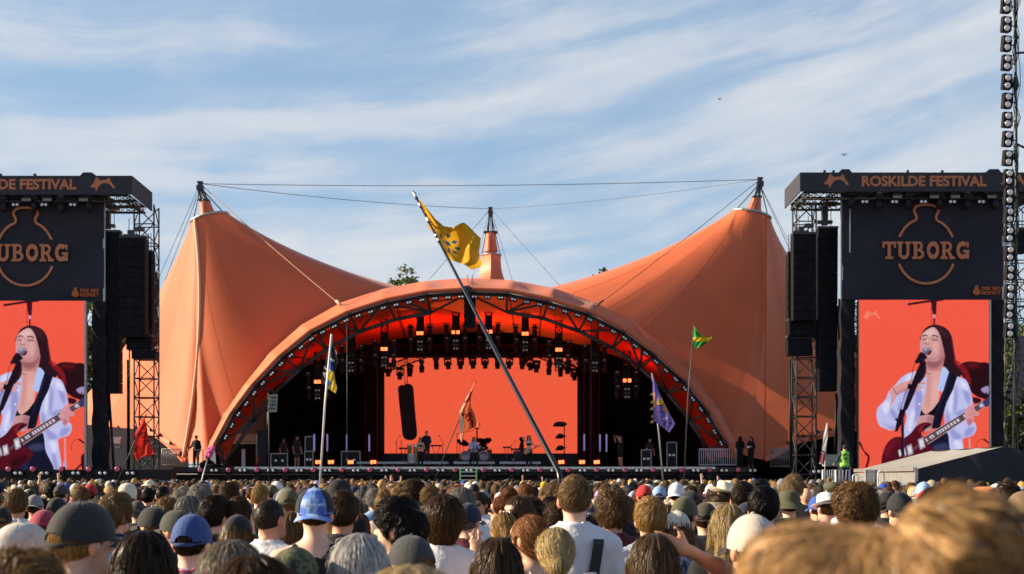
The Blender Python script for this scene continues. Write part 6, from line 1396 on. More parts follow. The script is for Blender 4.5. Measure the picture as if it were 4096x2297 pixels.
hero(3745, 1963, 9.2, -.2, 'man with tousled dark brown hair left of the navy cap', hair='messy', hc='dark brown', sc='dark grey')
hero(4020, 2210, 3.4, .5, 'person in a faded purple cap blurred at the lower right corner', 'cap', (.30, .25, .42), hair='under', hc='brown', sc='black')
hero(3460, 2218, 1.36, -.05, 'very close woman with a messy blond top bun, blurred at the lower right', hair='messybun', hc=(.50, .30, .13), sc='beige', fm=True)
hero(3600, 1966, 10.6, .2, 'person in a black mesh cap beside the blond white hair', 'cap', 'black', hair='under', hc='grey', sc='black')
hero(3645, 2003, 12.2, .1, 'person with white blond hair in front of the black mesh cap', hair='bob', hc='white', sc='black', fm=True)
o = hero(1012, 2236, 3.4, 0, 'dark haired person with sunglasses pushed up, blurred at the bottom', hair='mop', hc='brown', sc='black'); glasses(o, True, True)
hero(932, 2172, 4.3, -.1, 'person with ash grey blond hair at the bottom right of the royal blue cap', hair='bob', hc=(.30, .24, .17), sc='grey', fm=True)
hero(1176, 2180, 4.9, -.2, 'person in a camouflage cap below the tie-dyed cap', 'cap', 'olive', hair='under', hc='brown', sc='olive', capkw=dict(m=M_CAMO))
hero(60, 2243, 2.6, 0, 'close dark blond head blurred in the lower left corner', hair='messy', hc='dark blond', sc='navy')
hero(1640, 2285, 2.4, .2, 'very close fair head just touching the bottom edge', hair='bob', hc='platinum blond', sc='white', fm=True)
hero(176, 2035, 8.5, .2, 'person in a faded crimson cap behind the big black cap', 'cap', (.30, .03, .06), hair='under', hc='brown', sc='black')
hero(228, 1988, 14, -.3, 'person in a black cap far behind the crimson cap', 'cap', 'black', hair='under', hc='brown', sc='black')
o = hero(460, 1980, 9.5, -.5, 'man with shaggy sandy hair and a blue checked shirt', hair='messy', hc=(.25, .155, .075), sc='navy'); restyle(o, 'shirt', M_PLAID)
hero(550, 2000, 15, .3, 'person in a charcoal cap right of the shaggy sandy hair', 'cap', 'dark grey', hair='under', hc='grey', sc='black')
hero(612, 2023, 9.2, .9, 'person in a black cap turned left in front of the olive grey cap', 'cap', 'black', hair='under', hc='blond', sc='maroon')
hero(858, 1992, 9.5, -.45, 'man with dark brown hair and pale neck behind the royal blue cap', hair='short', hc='dark brown', sc='black', skin=SKINS[3])
hero(955, 1992, 9.6, .0, 'man with cropped brown hair right behind the black cap and red top', hair='crop', hc='brown', sc='black')
hero(756, 1984, 11, -.2, 'person with long silver hair and a dark headband', hair='long', hc='grey', sc='black', fm=True)
hero(706, 2036, 8.7, 1.0, 'person in an olive grey cap with its brim to the left', 'cap', (.05, .052, .042), hair='under', hc='brown', sc='dark grey')
hero(1042, 1941, 15, -.2, 'fair haired man standing taller than those around the shaved head', hair='crop', hc='blond', sc='black')
hero(1160, 2048, 9.3, .1, 'woman with long dark blond hair left of the tie-dyed cap', hair='long', hc='dark blond', sc='white', fm=True)
hero(1360, 1921, 13, -.3, 'tall person in a black felt beanie hat right of the tie-dyed cap', 'beanie', 'black', hair='under', hc='black', sc='black')
hero(1846, 1955, 11.5, 0, 'person with thick wavy grey hair above the navy cap', hair='mop', hc='grey', sc='white')
hero(1533, 1958, 15, .2, 'woman with a high honey blond bun in the middle of the crowd', hair='topbun', hc='blond', sc='beige', fm=True)
hero(2973, 1932, 11, -.3, 'man with short dark hair and white shirt above the straw visor', hair='crop', hc='dark brown', sc='white')
hero(2898, 1921, 17, .3, 'person in a big cream cowboy hat', 'cowboy', 'cream', hair='under', hc='brown', sc='beige')
hero(2452, 1948, 13, .6, 'person in a very dark green cap behind the tousled brown hair', 'cap', (.012, .02, .014), hair='under', hc='brown', sc='black')
o = hero(3925, 1930, 22, 0, 'person holding up a dark phone before the dark marquee wall', hair='short', hc='brown', sc='navy', ra='phone')
k = o.scale[0]; ph = empty('phone', o.matrix_basis @ Vector((.115, .33, 1.76)), 'dark phone held up in one hand in front of the dark marquee wall', 'phone')
mb = MB(); mb.box((0, 0, 0), (.155, .01, .078)); mb.build('case', M_BLACK, ph, world=False); mb = MB(); mb.box((.055, -.007, .02), (.02, .006, .02)); mb.build('camera_lens', M_GLASS, ph, world=False)
cn = empty('drink_can', P(2360, 2292, 6.1), 'green and silver drink can at the bottom edge', 'can')
mb = MB(); mb.lathe([(.001, -.115), (.028, -.113), (.033, -.105), (.033, -.012)], (0, 0, 0), 24); mb.build('can_body', mat('green_can', (.03, .25, .07), .3, .6, var=.05), cn, world=False); mb = MB(); mb.lathe([(.033, -.012), (.026, .001), (.025, -.003), (.001, -.003)], (0, 0, 0), 24); mb.build('can_top', M_ALU, cn, world=False)
for px_, yt, d_, lab in ((193, 1886, 40, 'both'), (1543, 1899, 62, ''), (1566, 1896, 40, 'r'), (1604, 1901, 64, ''), (1330, 1904, 66, ''), (2091, 1897, 66, ''), (2170, 1904, 70, ''), (2808, 1890, 46, 'r'), (2873, 1901, 66, ''), (271, 1958, 26, 'low')):
    z_ = CAMH + (HY - yt) * d_ / FPX; x_ = (px_ - CX) * d_ / FPX
    la_ = 'up' if lab == 'both' else 'down'; top_ = 2.13; kk = min(z_ / top_, 1.06) if lab != 'low' else z_ / 2.02
    person(x_ - .27 * (lab != 'both'), d_, kk * 1.782, 0, {'both': 'far person with both arms raised below the left video screen', 'low': 'person with one hand raised at the left of the crowd', 'r': 'person with one bare arm stretched high, larger than the other raised arms'}.get(lab, 'far person with one arm raised just in front of the stage'),
           {'': 'far people with one arm raised', 'r': 'people with a larger raised arm'}.get(lab), hair='short', hc=random.choice(['brown', 'blond', 'dark brown']), sc=random.choice(['black', 'white', 'navy']), la=la_, ra='up' if lab != 'low' else 'wave'); spots.append((x_, d_))
clock('named people')

# ------------------------------------------------------------------ the packed middle of the crowd: still one by one
def blocked(px, ytop, d, w):
    for x0, x1, y0, y1, dd in boxes:
        if dd > d and px + w * .42 > x0 and px - w * .42 < x1 and ytop < y1 - (y1 - y0) * .35: return True
    return False
r2 = np.random.default_rng(21); mids = []
d = 6.6
while d < 27.5:
    step = .84 if d > 10 else .8; half = .37 * d + .6; x = -half + r2.uniform(0, .6)
    while x < half:
        xx, dd = x + r2.uniform(-.22, .22), d + r2.uniform(-.3, .3); fem = r2.random() < .45; zt = float(np.clip(r2.normal(1.68 if fem else 1.79, .055), 1.56, 1.90)); x += step * r2.uniform(.85, 1.12)
        px_, yt, w = CX + xx * FPX / dd, HY + (CAMH - zt) * FPX / dd, .24 * FPX / dd
        if min([math.hypot(xx - a, dd - b) for a, b in spots] or [9]) < .42: continue
        if blocked(px_, yt, dd, w) or yt > 2290: continue
        if dd < 10 and yt < 2030 and r2.random() < .5: continue
        mids.append((xx, dd, zt, fem)); spots.append((xx, dd))
    d += .86
mids.sort(key=lambda m: m[1]); mids = mids[:212]
tops_m = ['black', 'black', 'white', 'grey', 'navy', 'dark grey', 'maroon', 'olive', 'light blue', 'white', 'black']
for xx, dd, zt, fem in mids:
    yaw = float(r2.normal(0, .32)); u = r2.random(); sc = tops_m[r2.integers(len(tops_m))]; sh = 'tee' if r2.random() < .7 else ('tank' if r2.random() < .45 else 'hood')
    hcn = ['brown', 'dark brown', 'dark blond', 'blond', 'brown', 'dark blond', 'black', 'grey', 'ginger'][r2.integers(9)]; word = {'tee': 'shirt', 'tank': 'sleeveless top', 'hood': 'hooded sweater'}[sh]; kw = dict(fm=fem, shirt=sh, sc=sc, hc=hcn, seed=int(r2.integers(2)) if u < .3 else 0)
    if u < .30:
        cc = ['black', 'navy', 'beige', 'white', 'grey', 'olive', 'khaki', 'dark grey', 'light blue', 'red'][r2.integers(10)]; kw['seed'] = 0
        lab = f'person in a {cc} cap and {sc} {word} in the packed crowd'; o = person(xx, dd, zt, yaw, lab, lab[10:].replace(' in the packed crowd', ' wearers'), hair='longcap' if fem and r2.random() < .6 else 'under', hatrise=.03, **kw); wear_cap(o, C_[cc], r2.random() < .25, tilt=float(r2.normal(0, .06)))
    elif u < .36:
        hk = ['bucket', 'cowboy', 'fedora', 'beanie'][r2.integers(4)]; cc = ['beige', 'black', 'white', 'olive', 'cream'][r2.integers(5)]; nm = {'bucket': 'bucket hat', 'cowboy': 'cowboy hat', 'fedora': 'trilby hat', 'beanie': 'knitted hat'}[hk]; kw['seed'] = 0
        lab = f'person in a {cc} {nm} and {sc} {word} in the packed crowd'; o = person(xx, dd, zt, yaw, lab, lab[10:].replace(' in the packed crowd', ' wearers'), hair='under', hatrise=.035, **kw); wear_hat(o, hk, C_[cc], band=C_['black'] if hk == 'fedora' else None)
    else:
        st = (['long', 'bob', 'bun', 'pony', 'topbun', 'long'] if fem else ['short', 'crop', 'messy', 'short', 'mop', 'buzz', 'balding', 'messy', 'curly'])[r2.integers(6 if fem else 9)]
        if st not in ('short', 'messy', 'long'): kw['seed'] = 0
        nm = {'long': 'long', 'bob': 'bobbed', 'bun': 'bunned', 'pony': 'ponytailed', 'topbun': 'top knotted', 'short': 'short', 'crop': 'cropped', 'messy': 'tousled', 'mop': 'mop cut', 'buzz': 'shaved', 'balding': 'thinning', 'curly': 'curly'}[st]
        lab = f'person with {nm} {hcn} hair and {sc} {word} in the packed crowd'; o = person(xx, dd, zt, yaw, lab, lab[7:].replace(' in the packed crowd', ''), hair=st, hatrise={'topbun': .075, 'curly': .045}.get(st, .012), **kw)
clock(f'{len(mids)} middle people')

# ------------------------------------------------------------------ the rest reads as one mass: a single object
def tiny(kind, fine=False):
    B = Build(kind in ('long', 'bun')); hst = {'short': 'short', 'long': 'long', 'bun': 'bun', 'cap': 'under', 'messy': 'messy', 'hat': 'under'}[kind]; hf_ = hair_fn(hst); sf = make_shirt(B, 'tee'); bf = B.body
    extra = None
    if kind == 'cap': extra = U_([ell((0, -.012, 1.70), (.099, .118, .108)), ell((0, .115, 1.69), (.075, .09, .016))], .01); dome = extra; extra = lambda X, Y, Z_: np.maximum(dome(X, Y, Z_), 1.672 - Z_)
    if kind == 'hat': extra = U_([ell((0, -.012, 1.74), (.10, .115, .08)), ell((0, -.012, 1.70), (.17, .19, .018))], .02)
    def f(X, Y, Z_):
        r = np.minimum(np.minimum(bf(X, Y, Z_), hf_(X, Y, Z_) if kind != 'none' else 9), sf(X, Y, Z_)); return np.minimum(r, extra(X, Y, Z_)) if extra else r
    g_ = .019 if fine else .03; v, q = surfnet(f, np.arange(-.33, .331, g_), np.arange(-.26, .3, g_), np.r_[np.arange(.0, 1.3, .13), np.arange(1.34, 1.5, .035), np.arange(1.515, 1.93, .017 if fine else .026)])
    x, y, z = v.T; cls = np.full(len(v), 0); cls[z < .98] = 3; sh = (sf(x, y, z) < .016) & (z > .9) & (z < 1.56); cls[sh] = 2; hr = (hf_(x, y, z) < .014) & (z > 1.2); cls[hr] = 1
    if extra is not None: cls[extra(x, y, z) < .015] = 4
    return v, q, cls
KIN = ['short', 'long', 'cap', 'messy', 'bun', 'hat']; TV = [tiny(k_) for k_ in KIN] + [tiny(k_, True) for k_ in KIN]
r3 = np.random.default_rng(5); pts = []
d = (mids[-1][1] if mids else 26) + .9
while d < 79.5:
    sp = .74 if d < 50 else .84; half = .365 * d + 3; n = int(2 * half / sp)
    xs_ = -half + (np.arange(n) + r3.random()) * sp + r3.uniform(-.25, .25, n); ys_ = d + r3.uniform(-.3, .3, n); pts.append(np.stack([xs_, ys_], 1)); d += .78
pts = np.concatenate(pts)
okp = np.ones(len(pts), bool)
for i, (a, b) in enumerate(pts):
    if 12.1 < a < 22 and 44.5 < b < 53: okp[i] = False                              # the marquee stands here
    if 13.0 < a < 15.6 and 56.5 < b < 63.5: okp[i] = False                          # the steward's platform
pts = pts[okp]; n = len(pts); kind = r3.choice(6, n, p=[.40, .20, .20, .12, .05, .03]); kind = kind + 6 * (pts[:, 1] < 31); zt = r3.normal(1.745, .06, n).clip(1.58, 1.92); yaw = r3.normal(0, .45, n); yaw[r3.random(n) < .05] += 2.4
HCL = np.array([HC[k_] for k_ in ('brown', 'dark brown', 'dark blond', 'brown', 'black', 'dark blond', 'brown', 'dark brown', 'brown', 'blond')]); TCL = np.array([C_[k_] for k_ in ('black', 'white', 'grey', 'navy', 'dark grey', 'light blue', 'maroon', 'olive', 'pink', 'black', 'white', 'red', 'beige')])
CCL = np.array([C_[k_] for k_ in ('black', 'navy', 'white', 'beige', 'grey', 'khaki', 'light blue', 'red', 'khaki', 'blue', 'dark grey', 'grey', 'olive', 'cream', 'navy', 'dark grey', 'black', 'white', 'black', 'olive', 'yellow', 'lilac')]); SKL = np.array(SKINS)
Vs, Fs, Cs, b0 = [], [], [], 0
for ki in range(12):
    v, q, cls = TV[ki]; m = np.where(kind == ki)[0]; k_ = (zt[m] / 1.80)[:, None, None]; c_, s_ = np.cos(yaw[m])[:, None], np.sin(yaw[m])[:, None]
    X = v[None, :, 0] * c_ - v[None, :, 1] * s_; Y = v[None, :, 0] * s_ + v[None, :, 1] * c_; W = np.stack([X, Y, np.repeat(v[None, :, 2], len(m), 0)], 2) * k_; W[:, :, 0] += pts[m, 0][:, None]; W[:, :, 1] += pts[m, 1][:, None]
    pal = np.stack([SKL[r3.integers(len(SKL), size=len(m))], HCL[r3.integers(len(HCL), size=len(m))], TCL[r3.integers(len(TCL), size=len(m))], np.tile((.03, .04, .08), (len(m), 1)), CCL[r3.integers(len(CCL), size=len(m))]], 1)
    Cs.append(pal[:, cls].reshape(-1, 3)); Vs.append(W.reshape(-1, 3)); Fs.append((q[None] + (np.arange(len(m)) * len(v))[:, None, None]).reshape(-1, 4) + b0); b0 += len(m) * len(v)
me = mesh_from('crowd', np.concatenate(Vs), np.concatenate(Fs), True, [M_CROWD], tint=np.concatenate(Cs))
tag(link('crowd', me), 'dense mass of festival goers filling the field up to the stage', 'crowd', None, 'stuff')
clock(f'{n} far people, {len(me.polygons)} faces')
# ================================================================== flags, trees, mast, marquee, performers
def rowmap(rows, zf):
    s = [r[0] for r in rows]; a = np.array([[*zf(*r[1]), *zf(*r[2])] for r in rows])
    return lambda t: [np.interp(t, s, a[:, k]) for k in range(4)]
def flag(name, label, pole, Yp, rows, zf, Y, cfn, nu=44, nv=70, amp=.05, waves=2.5, prad=.02, pcol=None, pm=None, cat='flag', extra=None):
    """pole: list of picture points with distances; cloth rows: (s, left, right) in the zoomed picture; cfn colours the cloth"""
    pp = [P(x, y, d_) for x, y, d_ in pole]; o = empty(name, Vector((pp[-1].x, pp[-1].y, 0)), label, cat)
    rad = prad if isinstance(prad, list) else [prad] * len(pp); mb = MB(); mb.tube(pp, rad, 8); mb.build('pole', pm or M_STEEL, o)
    rm = rowmap(rows, zf); V = []; C = []
    for j in range(nv + 1):
        t = j / nv; x0, y0, x1, y1 = rm(t); L = math.hypot(x1 - x0, y1 - y0) * Y / FPX
        for i in range(nu + 1):
            u = i / nu; p = P(x0 + (x1 - x0) * u, y0 + (y1 - y0) * u, Y); p.y += amp * math.sin(2 * math.pi * (waves * u + .7 * t)) * min(1, L * 2) * (.3 + u) + .4 * amp * math.sin(9 * t + 5 * u); V.append(p)
    w = nu + 1; F_ = np.array([(j * w + i, j * w + i + 1, (j + 1) * w + i + 1, (j + 1) * w + i) for j in range(nv) for i in range(nu)])
    uu, tt = np.meshgrid((np.arange(nu) + .5) / nu, (np.arange(nv) + .5) / nv); a = np.array([rm(t) for t in tt[:, 0]]); zx = a[:, 0:1] + (a[:, 2:3] - a[:, 0:1]) * uu; zy = a[:, 1:2] + (a[:, 3:4] - a[:, 1:2]) * uu
    me = mesh_from('cloth', np.array(V) - np.array(o.location), F_, True, [M_CLOTH]); face_tint(me, cfn(zx.ravel(), zy.ravel(), uu.ravel(), tt.ravel())); link('cloth', me, o); return o
def seg_d(x, y, pts):
    d = np.full(x.shape, 1e9)
    for (ax, ay), (bx, by) in zip(pts, pts[1:]):
        h = np.clip(((x - ax) * (bx - ax) + (y - ay) * (by - ay)) / ((bx - ax) ** 2 + (by - ay) ** 2 + 1e-9), 0, 1); d = np.minimum(d, np.hypot(x - ax - h * (bx - ax), y - ay - h * (by - ay)))
    return d
def ov(x, y, cx, cy, a, b, ang): c, s = math.cos(R(ang)), math.sin(R(ang)); dx, dy = x - cx, y - cy; return ((dx * c + dy * s) / a) ** 2 + ((-dx * s + dy * c) / b) ** 2 < 1
def zoomf(x0, y0, k): return lambda x, y: (x0 + x * k, y0 + y * k)
def base_c(x, c): return np.tile(np.array(c, float), (len(x), 1))

zy = zoomf(1600, 680, .34602)
def c_yellow(x, y, u, t):
    x, y = (x - 1600) / .34602, (y - 680) / .34602; c = base_c(x, (.72, .40, .022))
    for e in ((553, 767, 13, 27, 0), (628, 822, 30, 18, -20), (553, 852, 36, 21, 42), (660, 893, 32, 15, 5), (630, 945, 33, 14, 38), (567, 925, 12, 26, -15), (475, 770, 9, 26, -25), (510, 830, 8, 20, -30)): c[ov(x, y, *e)] = (.025, .10, .22)
    return c
o = flag('flag', 'big yellow flag with blue petals on a long leaning pole', [(2252, 1990, 9.0), (2236, 1890, 9.1), (1980, 1400, 10.4), (1800, 1050, 11.4), (1652, 766, 12)], 0,
     [(0, (205, 310), (232, 350)), (.15, (265, 440), (410, 575)), (.27, (315, 590), (590, 722)), (.33, (322, 650), (690, 690)), (.38, (345, 695), (742, 612)), (.46, (385, 700), (800, 660)), (.55, (415, 740), (880, 745)), (.62, (440, 800), (936, 795)), (.72, (475, 880), (922, 885)), (.78, (500, 930), (908, 930)), (.9, (550, 1000), (940, 1060)), (.95, (570, 1030), (930, 1100)), (1, (600, 1048), (830, 1137))],
     zy, 11.75, c_yellow, 60, 70, .10, 1.6, [.0185, .018, .0150, .0115, .0085], pm=mat('dark_gloss_pole', (.010, .010, .012), .22, 0, var=.05, spec=.55))
mb = MB()
for f0, f1 in ((.0, .055), (.09, .12), (.20, .235), (.325, .345), (.355, .38)):
    a = P(1652, 766, 12).lerp(P(1800, 1050, 11.4), f0 * 1.9); b = P(1652, 766, 12).lerp(P(1800, 1050, 11.4), f1 * 1.9); mb.tube([a, a.lerp(b, .3), a.lerp(b, .6), b], [.011, .017, .013, .015], 7)
mb.build('silver_tape', mat('silver_tape', (.55, .55, .57), .3, .8, var=.4, vscale=40), o)

zb_ = zoomf(1280, 1330, .187)
def c_black(x, y, u, t):
    x, y = (x - 1280) / .187, (y - 1330) / .187; c = base_c(x, (.030, .028, .032)); w = (seg_d(x, y, [(95, 740), (120, 775), (150, 790)]) < 16) | (ov(x, y, 97, 735, 20, 22, 0)) | (seg_d(x, y, [(70, 860), (80, 900), (105, 950)]) < 13) | (seg_d(x, y, [(75, 880), (130, 880)]) < 12) | (seg_d(x, y, [(230, 570), (270, 610), (295, 600)]) < 18) | (seg_d(x, y, [(338, 380), (352, 460)]) < 9)
    c[w] = (.6, .58, .58); return c
flag('flag', 'dark flag with small white figures high on a pale pole before the stage', [(1276, 1990, 30), (1301, 1600, 30), (1326, 1337, 30)], 0, [(0, (243, 90), (265, 95)), (.25, (192, 300), (320, 330)), (.5, (120, 600), (405, 620)), (.75, (60, 850), (345, 830)), (1, (35, 1092), (160, 1150))], zb_, 30.05, c_black, 50, 60, .05, 2, .022, pm=M_WHITEPAINT)
def c_ukr(x, y, u, t):
    x, y = (x - 1280) / .187, (y - 1330) / .187; c = base_c(x, (.72, .52, .04)); c[y < 780 + (x - 190) * .72] = (.03, .10, .45); c[(y > 1010 + (x - 180) * .9) & (x < 245 - (y - 1070) * .6) & (y > 1000)] = (.10, .22, .55); return c
u_ = flag('flag', 'blue and yellow flag hanging on the same pole below the dark flag', [(1296, 1662, 29.94), (1316, 1440, 29.94)], 0, [(0, (205, 570), (225, 575)), (.3, (190, 780), (300, 850)), (.7, (168, 1010), (330, 1050)), (.9, (150, 1170), (362, 1180)), (1, (175, 1195), (330, 1305))], zb_, 29.9, c_ukr, 40, 60, .04, 1.6, .008, pm=M_WHITEPAINT)
for ch in u_.children:
    if ch.name.startswith('pole'): ch.name = 'halyard'
zr = zoomf(500, 1640, .15224)
def c_red(x, y, u, t):
    x, y = (x - 500) / .15224, (y - 1640) / .15224; c = base_c(x, (.62, .028, .016)); el = [(478 + 68 * math.cos(q), 655 + 66 * math.sin(q)) for q in np.linspace(0, 6.3, 24)]
    m = np.zeros(len(x), bool)
    for pts, w in (([(388, 612), (348, 636), (348, 676), (378, 690), (374, 728), (335, 752)], 10), (el, 14), ([(425, 605), (535, 705)], 10), ([(484, 797), (603, 803), (606, 860), (572, 915), (500, 882), (484, 797)], 15), ([(480, 455), (478, 505)], 9), ([(278, 895), (318, 955)], 9), ([(345, 957), (252, 1037)], 13), ([(345, 957), (380, 1030)], 13), ([(300, 995), (326, 1060)], 12), ([(252, 1037), (282, 1118)], 13)): m |= seg_d(x, y, pts) < w
    c[m] = (.02, .012, .012); return c
flag('flag', 'red flag with black hand painted letters below the left lattice leg', [(445, 1990, 28), (520, 1810, 28), (586, 1656, 28)], 0, [(0, (508, 185), (518, 192)), (.3, (330, 470), (580, 480)), (.42, (250, 620), (610, 660)), (.6, (268, 830), (660, 820)), (.78, (225, 1060), (705, 980)), (.9, (225, 1180), (755, 1158)), (1, (300, 1345), (450, 1236))], zr, 27.9, c_red, 70, 80, .05, 1.5, .012, pm=M_BLACK)
zo = zoomf(1380, 1500, .3183)
def c_orange(x, y, u, t):
    x, y = (x - 1380) / .3183, (y - 1500) / .3183; c = base_c(x, (.66, .15, .06)); c[(u < .22)] = (.72, .52, .36); pal = [[(1560, 480), (1580, 560), (1610, 650)], [(1560, 490), (1520, 540)], [(1565, 500), (1600, 520)], [(1570, 540), (1540, 575)], [(1590, 560), (1610, 600)], [(1575, 480), (1525, 500)], [(1580, 220), (1545, 330)], [(1580, 250), (1575, 320)], [(1560, 290), (1510, 345)]]
    m = np.zeros(len(x), bool)
    for p_ in pal: m |= seg_d(x, y, p_) < 13
    m |= (x > 1462) & (x < 1512) & (np.abs(y - 500) < (1512 - x) * .55); c[m] = (.22, .02, .02); return c
flag('flag', 'translucent orange flag with dark palm leaves before the red wall', [(1712, 1990, 35), (1790, 1790, 35), (1903, 1524, 35)], 0, [(0, (1632, 85), (1640, 90)), (.25, (1535, 270), (1578, 290)), (.45, (1440, 460), (1585, 410)), (.65, (1435, 600), (1690, 590)), (.75, (1438, 690), (1708, 640)), (.84, (1440, 755), (1500, 715)), (1, (1458, 845), (1475, 840))], zo, 34.9, c_orange, 60, 70, .08, 1.3, .013, pm=M_BLACK)
zp = zoomf(2560, 1480, .18)
def c_purple(x, y, u, t):
    x, y = (x - 2560) / .18, (y - 1480) / .18; c = base_c(x, (.17, .12, .40)); c[(x < 345) & (y > 500) & (y < 830)] = (.55, .28, .2); c[(x > 372) & (y > 690 - (x - 370) * .9) & (y < 775)] = (.68, .42, .06); c[(x > 520) & (y > 690) & (y < 940)] = (.62, .26, .10)
    for p_, w in (([(372, 790), (440, 790), (515, 765)], 8), ([(385, 922), (480, 930), (590, 945)], 6), ([(390, 540), (440, 560), (410, 680)], 8), ([(520, 1240), (560, 1170), (720, 1200)], 10), ([(460, 1140), (520, 1090), (650, 1075)], 6)): c[seg_d(x, y, p_) < w] = (.03, .02, .06)
    l = (seg_d(x, y, [(430, 560), (400, 660)]) < 16) | (seg_d(x, y, [(600, 960), (620, 1060), (520, 1090)]) < 22); c[l] = (.42, .34, .62); return c
o = flag('flag', 'purple and yellow comic print flag with pennant spikes before the right side of the stage', [(2658, 1990, 32), (2636, 1739, 32), (2608, 1493, 32)], 0, [(0, (272, 150), (290, 150)), (.3, (283, 490), (425, 490)), (.5, (295, 700), (530, 720)), (.65, (300, 900), (622, 900)), (.8, (310, 1080), (722, 1080)), (.88, (322, 1138), (790, 1200)), (1, (500, 1275), (658, 1392))], zp, 31.9, c_purple, 60, 70, .04, 1.6, .016, pm=M_GALV)
mb = MB()
for (ax, ay) in ((205, 560), (230, 735), (215, 885), (255, 1060), (225, 1175)): q = [P(*zp(*p_), 31.95) for p_ in ((ax, ay), (288, ay - 70), (296, ay + 5))]; mb.add([*q, *[p_ + Vector((0, .01, 0)) for p_ in q]], [(0, 1, 2), (5, 4, 3), (0, 3, 4, 1), (1, 4, 5, 2), (2, 5, 3, 0)])
mb.build('pennant', mat('yellow_pennant', (.62, .5, .12), .7), o)
zj = zoomf(2450, 1280, .4706)
def c_jam(x, y, u, t):
    x, y = (x - 2450) / .4706, (y - 1280) / .4706; c = base_c(x, (.04, .30, .06)); c[(np.abs(y - (165 + (x - 690) * .05)) < 16 + 0 * x) | (np.abs((y - 45) - (x - 690) * .5) < 14) & (x < 705)] = (.75, .55, .02); c[(x > 750) & (y < 152) & (y > 130)] = (.70, .5, .02); c[(x > 775) & (y < 142)] = (.012, .012, .01); return c
flag('flag', 'green and yellow flag with a black tip high before the right tent wing', [(2734, 1990, 45), (2751, 1600, 45), (2776, 1294, 45)], 0, [(0, (690, 45), (695, 60)), (.3, (688, 130), (745, 118)), (.5, (684, 160), (845, 145)), (.62, (682, 178), (845, 155)), (.82, (680, 205), (808, 192)), (1, (712, 242), (742, 232))], zj, 44.9, c_jam, 50, 50, .10, 2, .018, pm=M_STEEL)
zw = zoomf(3100, 1180, .54)
def c_wr(x, y, u, t):
    c = base_c(x, (.72, .70, .68)); r = t > .66; c[r] = (.45, .03, .05); c[r & (np.abs(u - .45) < .12)] = (.70, .62, .6); c[(np.abs(t - .64) < .018)] = (.03, .02, .02); c[t > .96] = (.7, .66, .64); return c
flag('flag', 'furled white and red flag on a thin pole beside the high visibility steward', [(3296, 1990, 42), (3299, 1884, 42), (3308, 1692, 42)], 0, [(0, (380, 948), (387, 950)), (.3, (360, 1040), (392, 1055)), (.6, (348, 1140), (376, 1165)), (.75, (335, 1190), (373, 1210)), (1, (328, 1250), (364, 1262))], zw, 41.95, c_wr, 24, 60, .04, 1, .012, pm=M_GALV)
# placard and pink toy on poles
zs_ = zoomf(600, 1300, .4566); o = empty('placard', P(1075, 0, 38), 'pale sign reading WISH YOU WERE HERE on a pole left of the stage', 'placard'); o.location.z = 0
mb = MB(); q = [P(*zs_(*p_), 38) for p_ in ((1035, 765), (1110, 762), (1118, 608), (1045, 612))]; mb.prism([(p_.x, p_.z) for p_ in q], (0, 38, 0), (1, 0, 0), (0, 0, 1), (0, .02, 0)); mb.build('board', mat('pale_card', (.30, .34, .31), .8), o)
for i, w in enumerate(('WISH', 'YOU', 'WERE', 'HERE')): y0 = 627 + i * 32; text_at(w, *zs_(1050 - i * 2, y0), *zs_(1107 - i * 2, y0 + 20), 37.99, M_STEEL, o, .03)
mb = MB(); mb.tube([P(1077, 1990, 38.05), P(1076, 1572, 38.05)], .02, 6); mb.build('pole', M_BLACK, o)
o = empty('toy_on_pole', P(801, 0, 40), 'pink fluffy toy with a white wing on a thin leaning pole', 'toy'); o.location.z = 0
mb = MB(); mb.tube([P(795, 1990, 40), P(801, 1944, 40), P(833, 1825, 40)], .018, 6); mb.build('pole', M_GALV, o)
mb = MB(); r4 = np.random.default_rng(3)
for i in range(26): t = i / 25; p_ = P(833 + 16 * t, 1824 - 32 * t, 40) + Vector(r4.normal(0, .03, 3)); mb.ell(p_, (.055, .055, .06), 8, 6)
mb.build('fluff', mat('pink_fluff', (.55, .10, .32), .9, var=.3, vscale=30), o)
mb = MB(); wq = [P(*zs_(*p_), 40) for p_ in ((545, 1100), (568, 1095), (575, 1215), (560, 1222), (520, 1160))]; mb.sheet(lambda u, v: wq[0].lerp(wq[1], u).lerp(wq[4].lerp(wq[2], u), min(v * 1.4, 1)).lerp(wq[3], max(0, v - .7)) + Vector((0, .05 * math.sin(6 * u + 4 * v), 0)), 10, 14); mb.build('wing', M_WHITE, o)

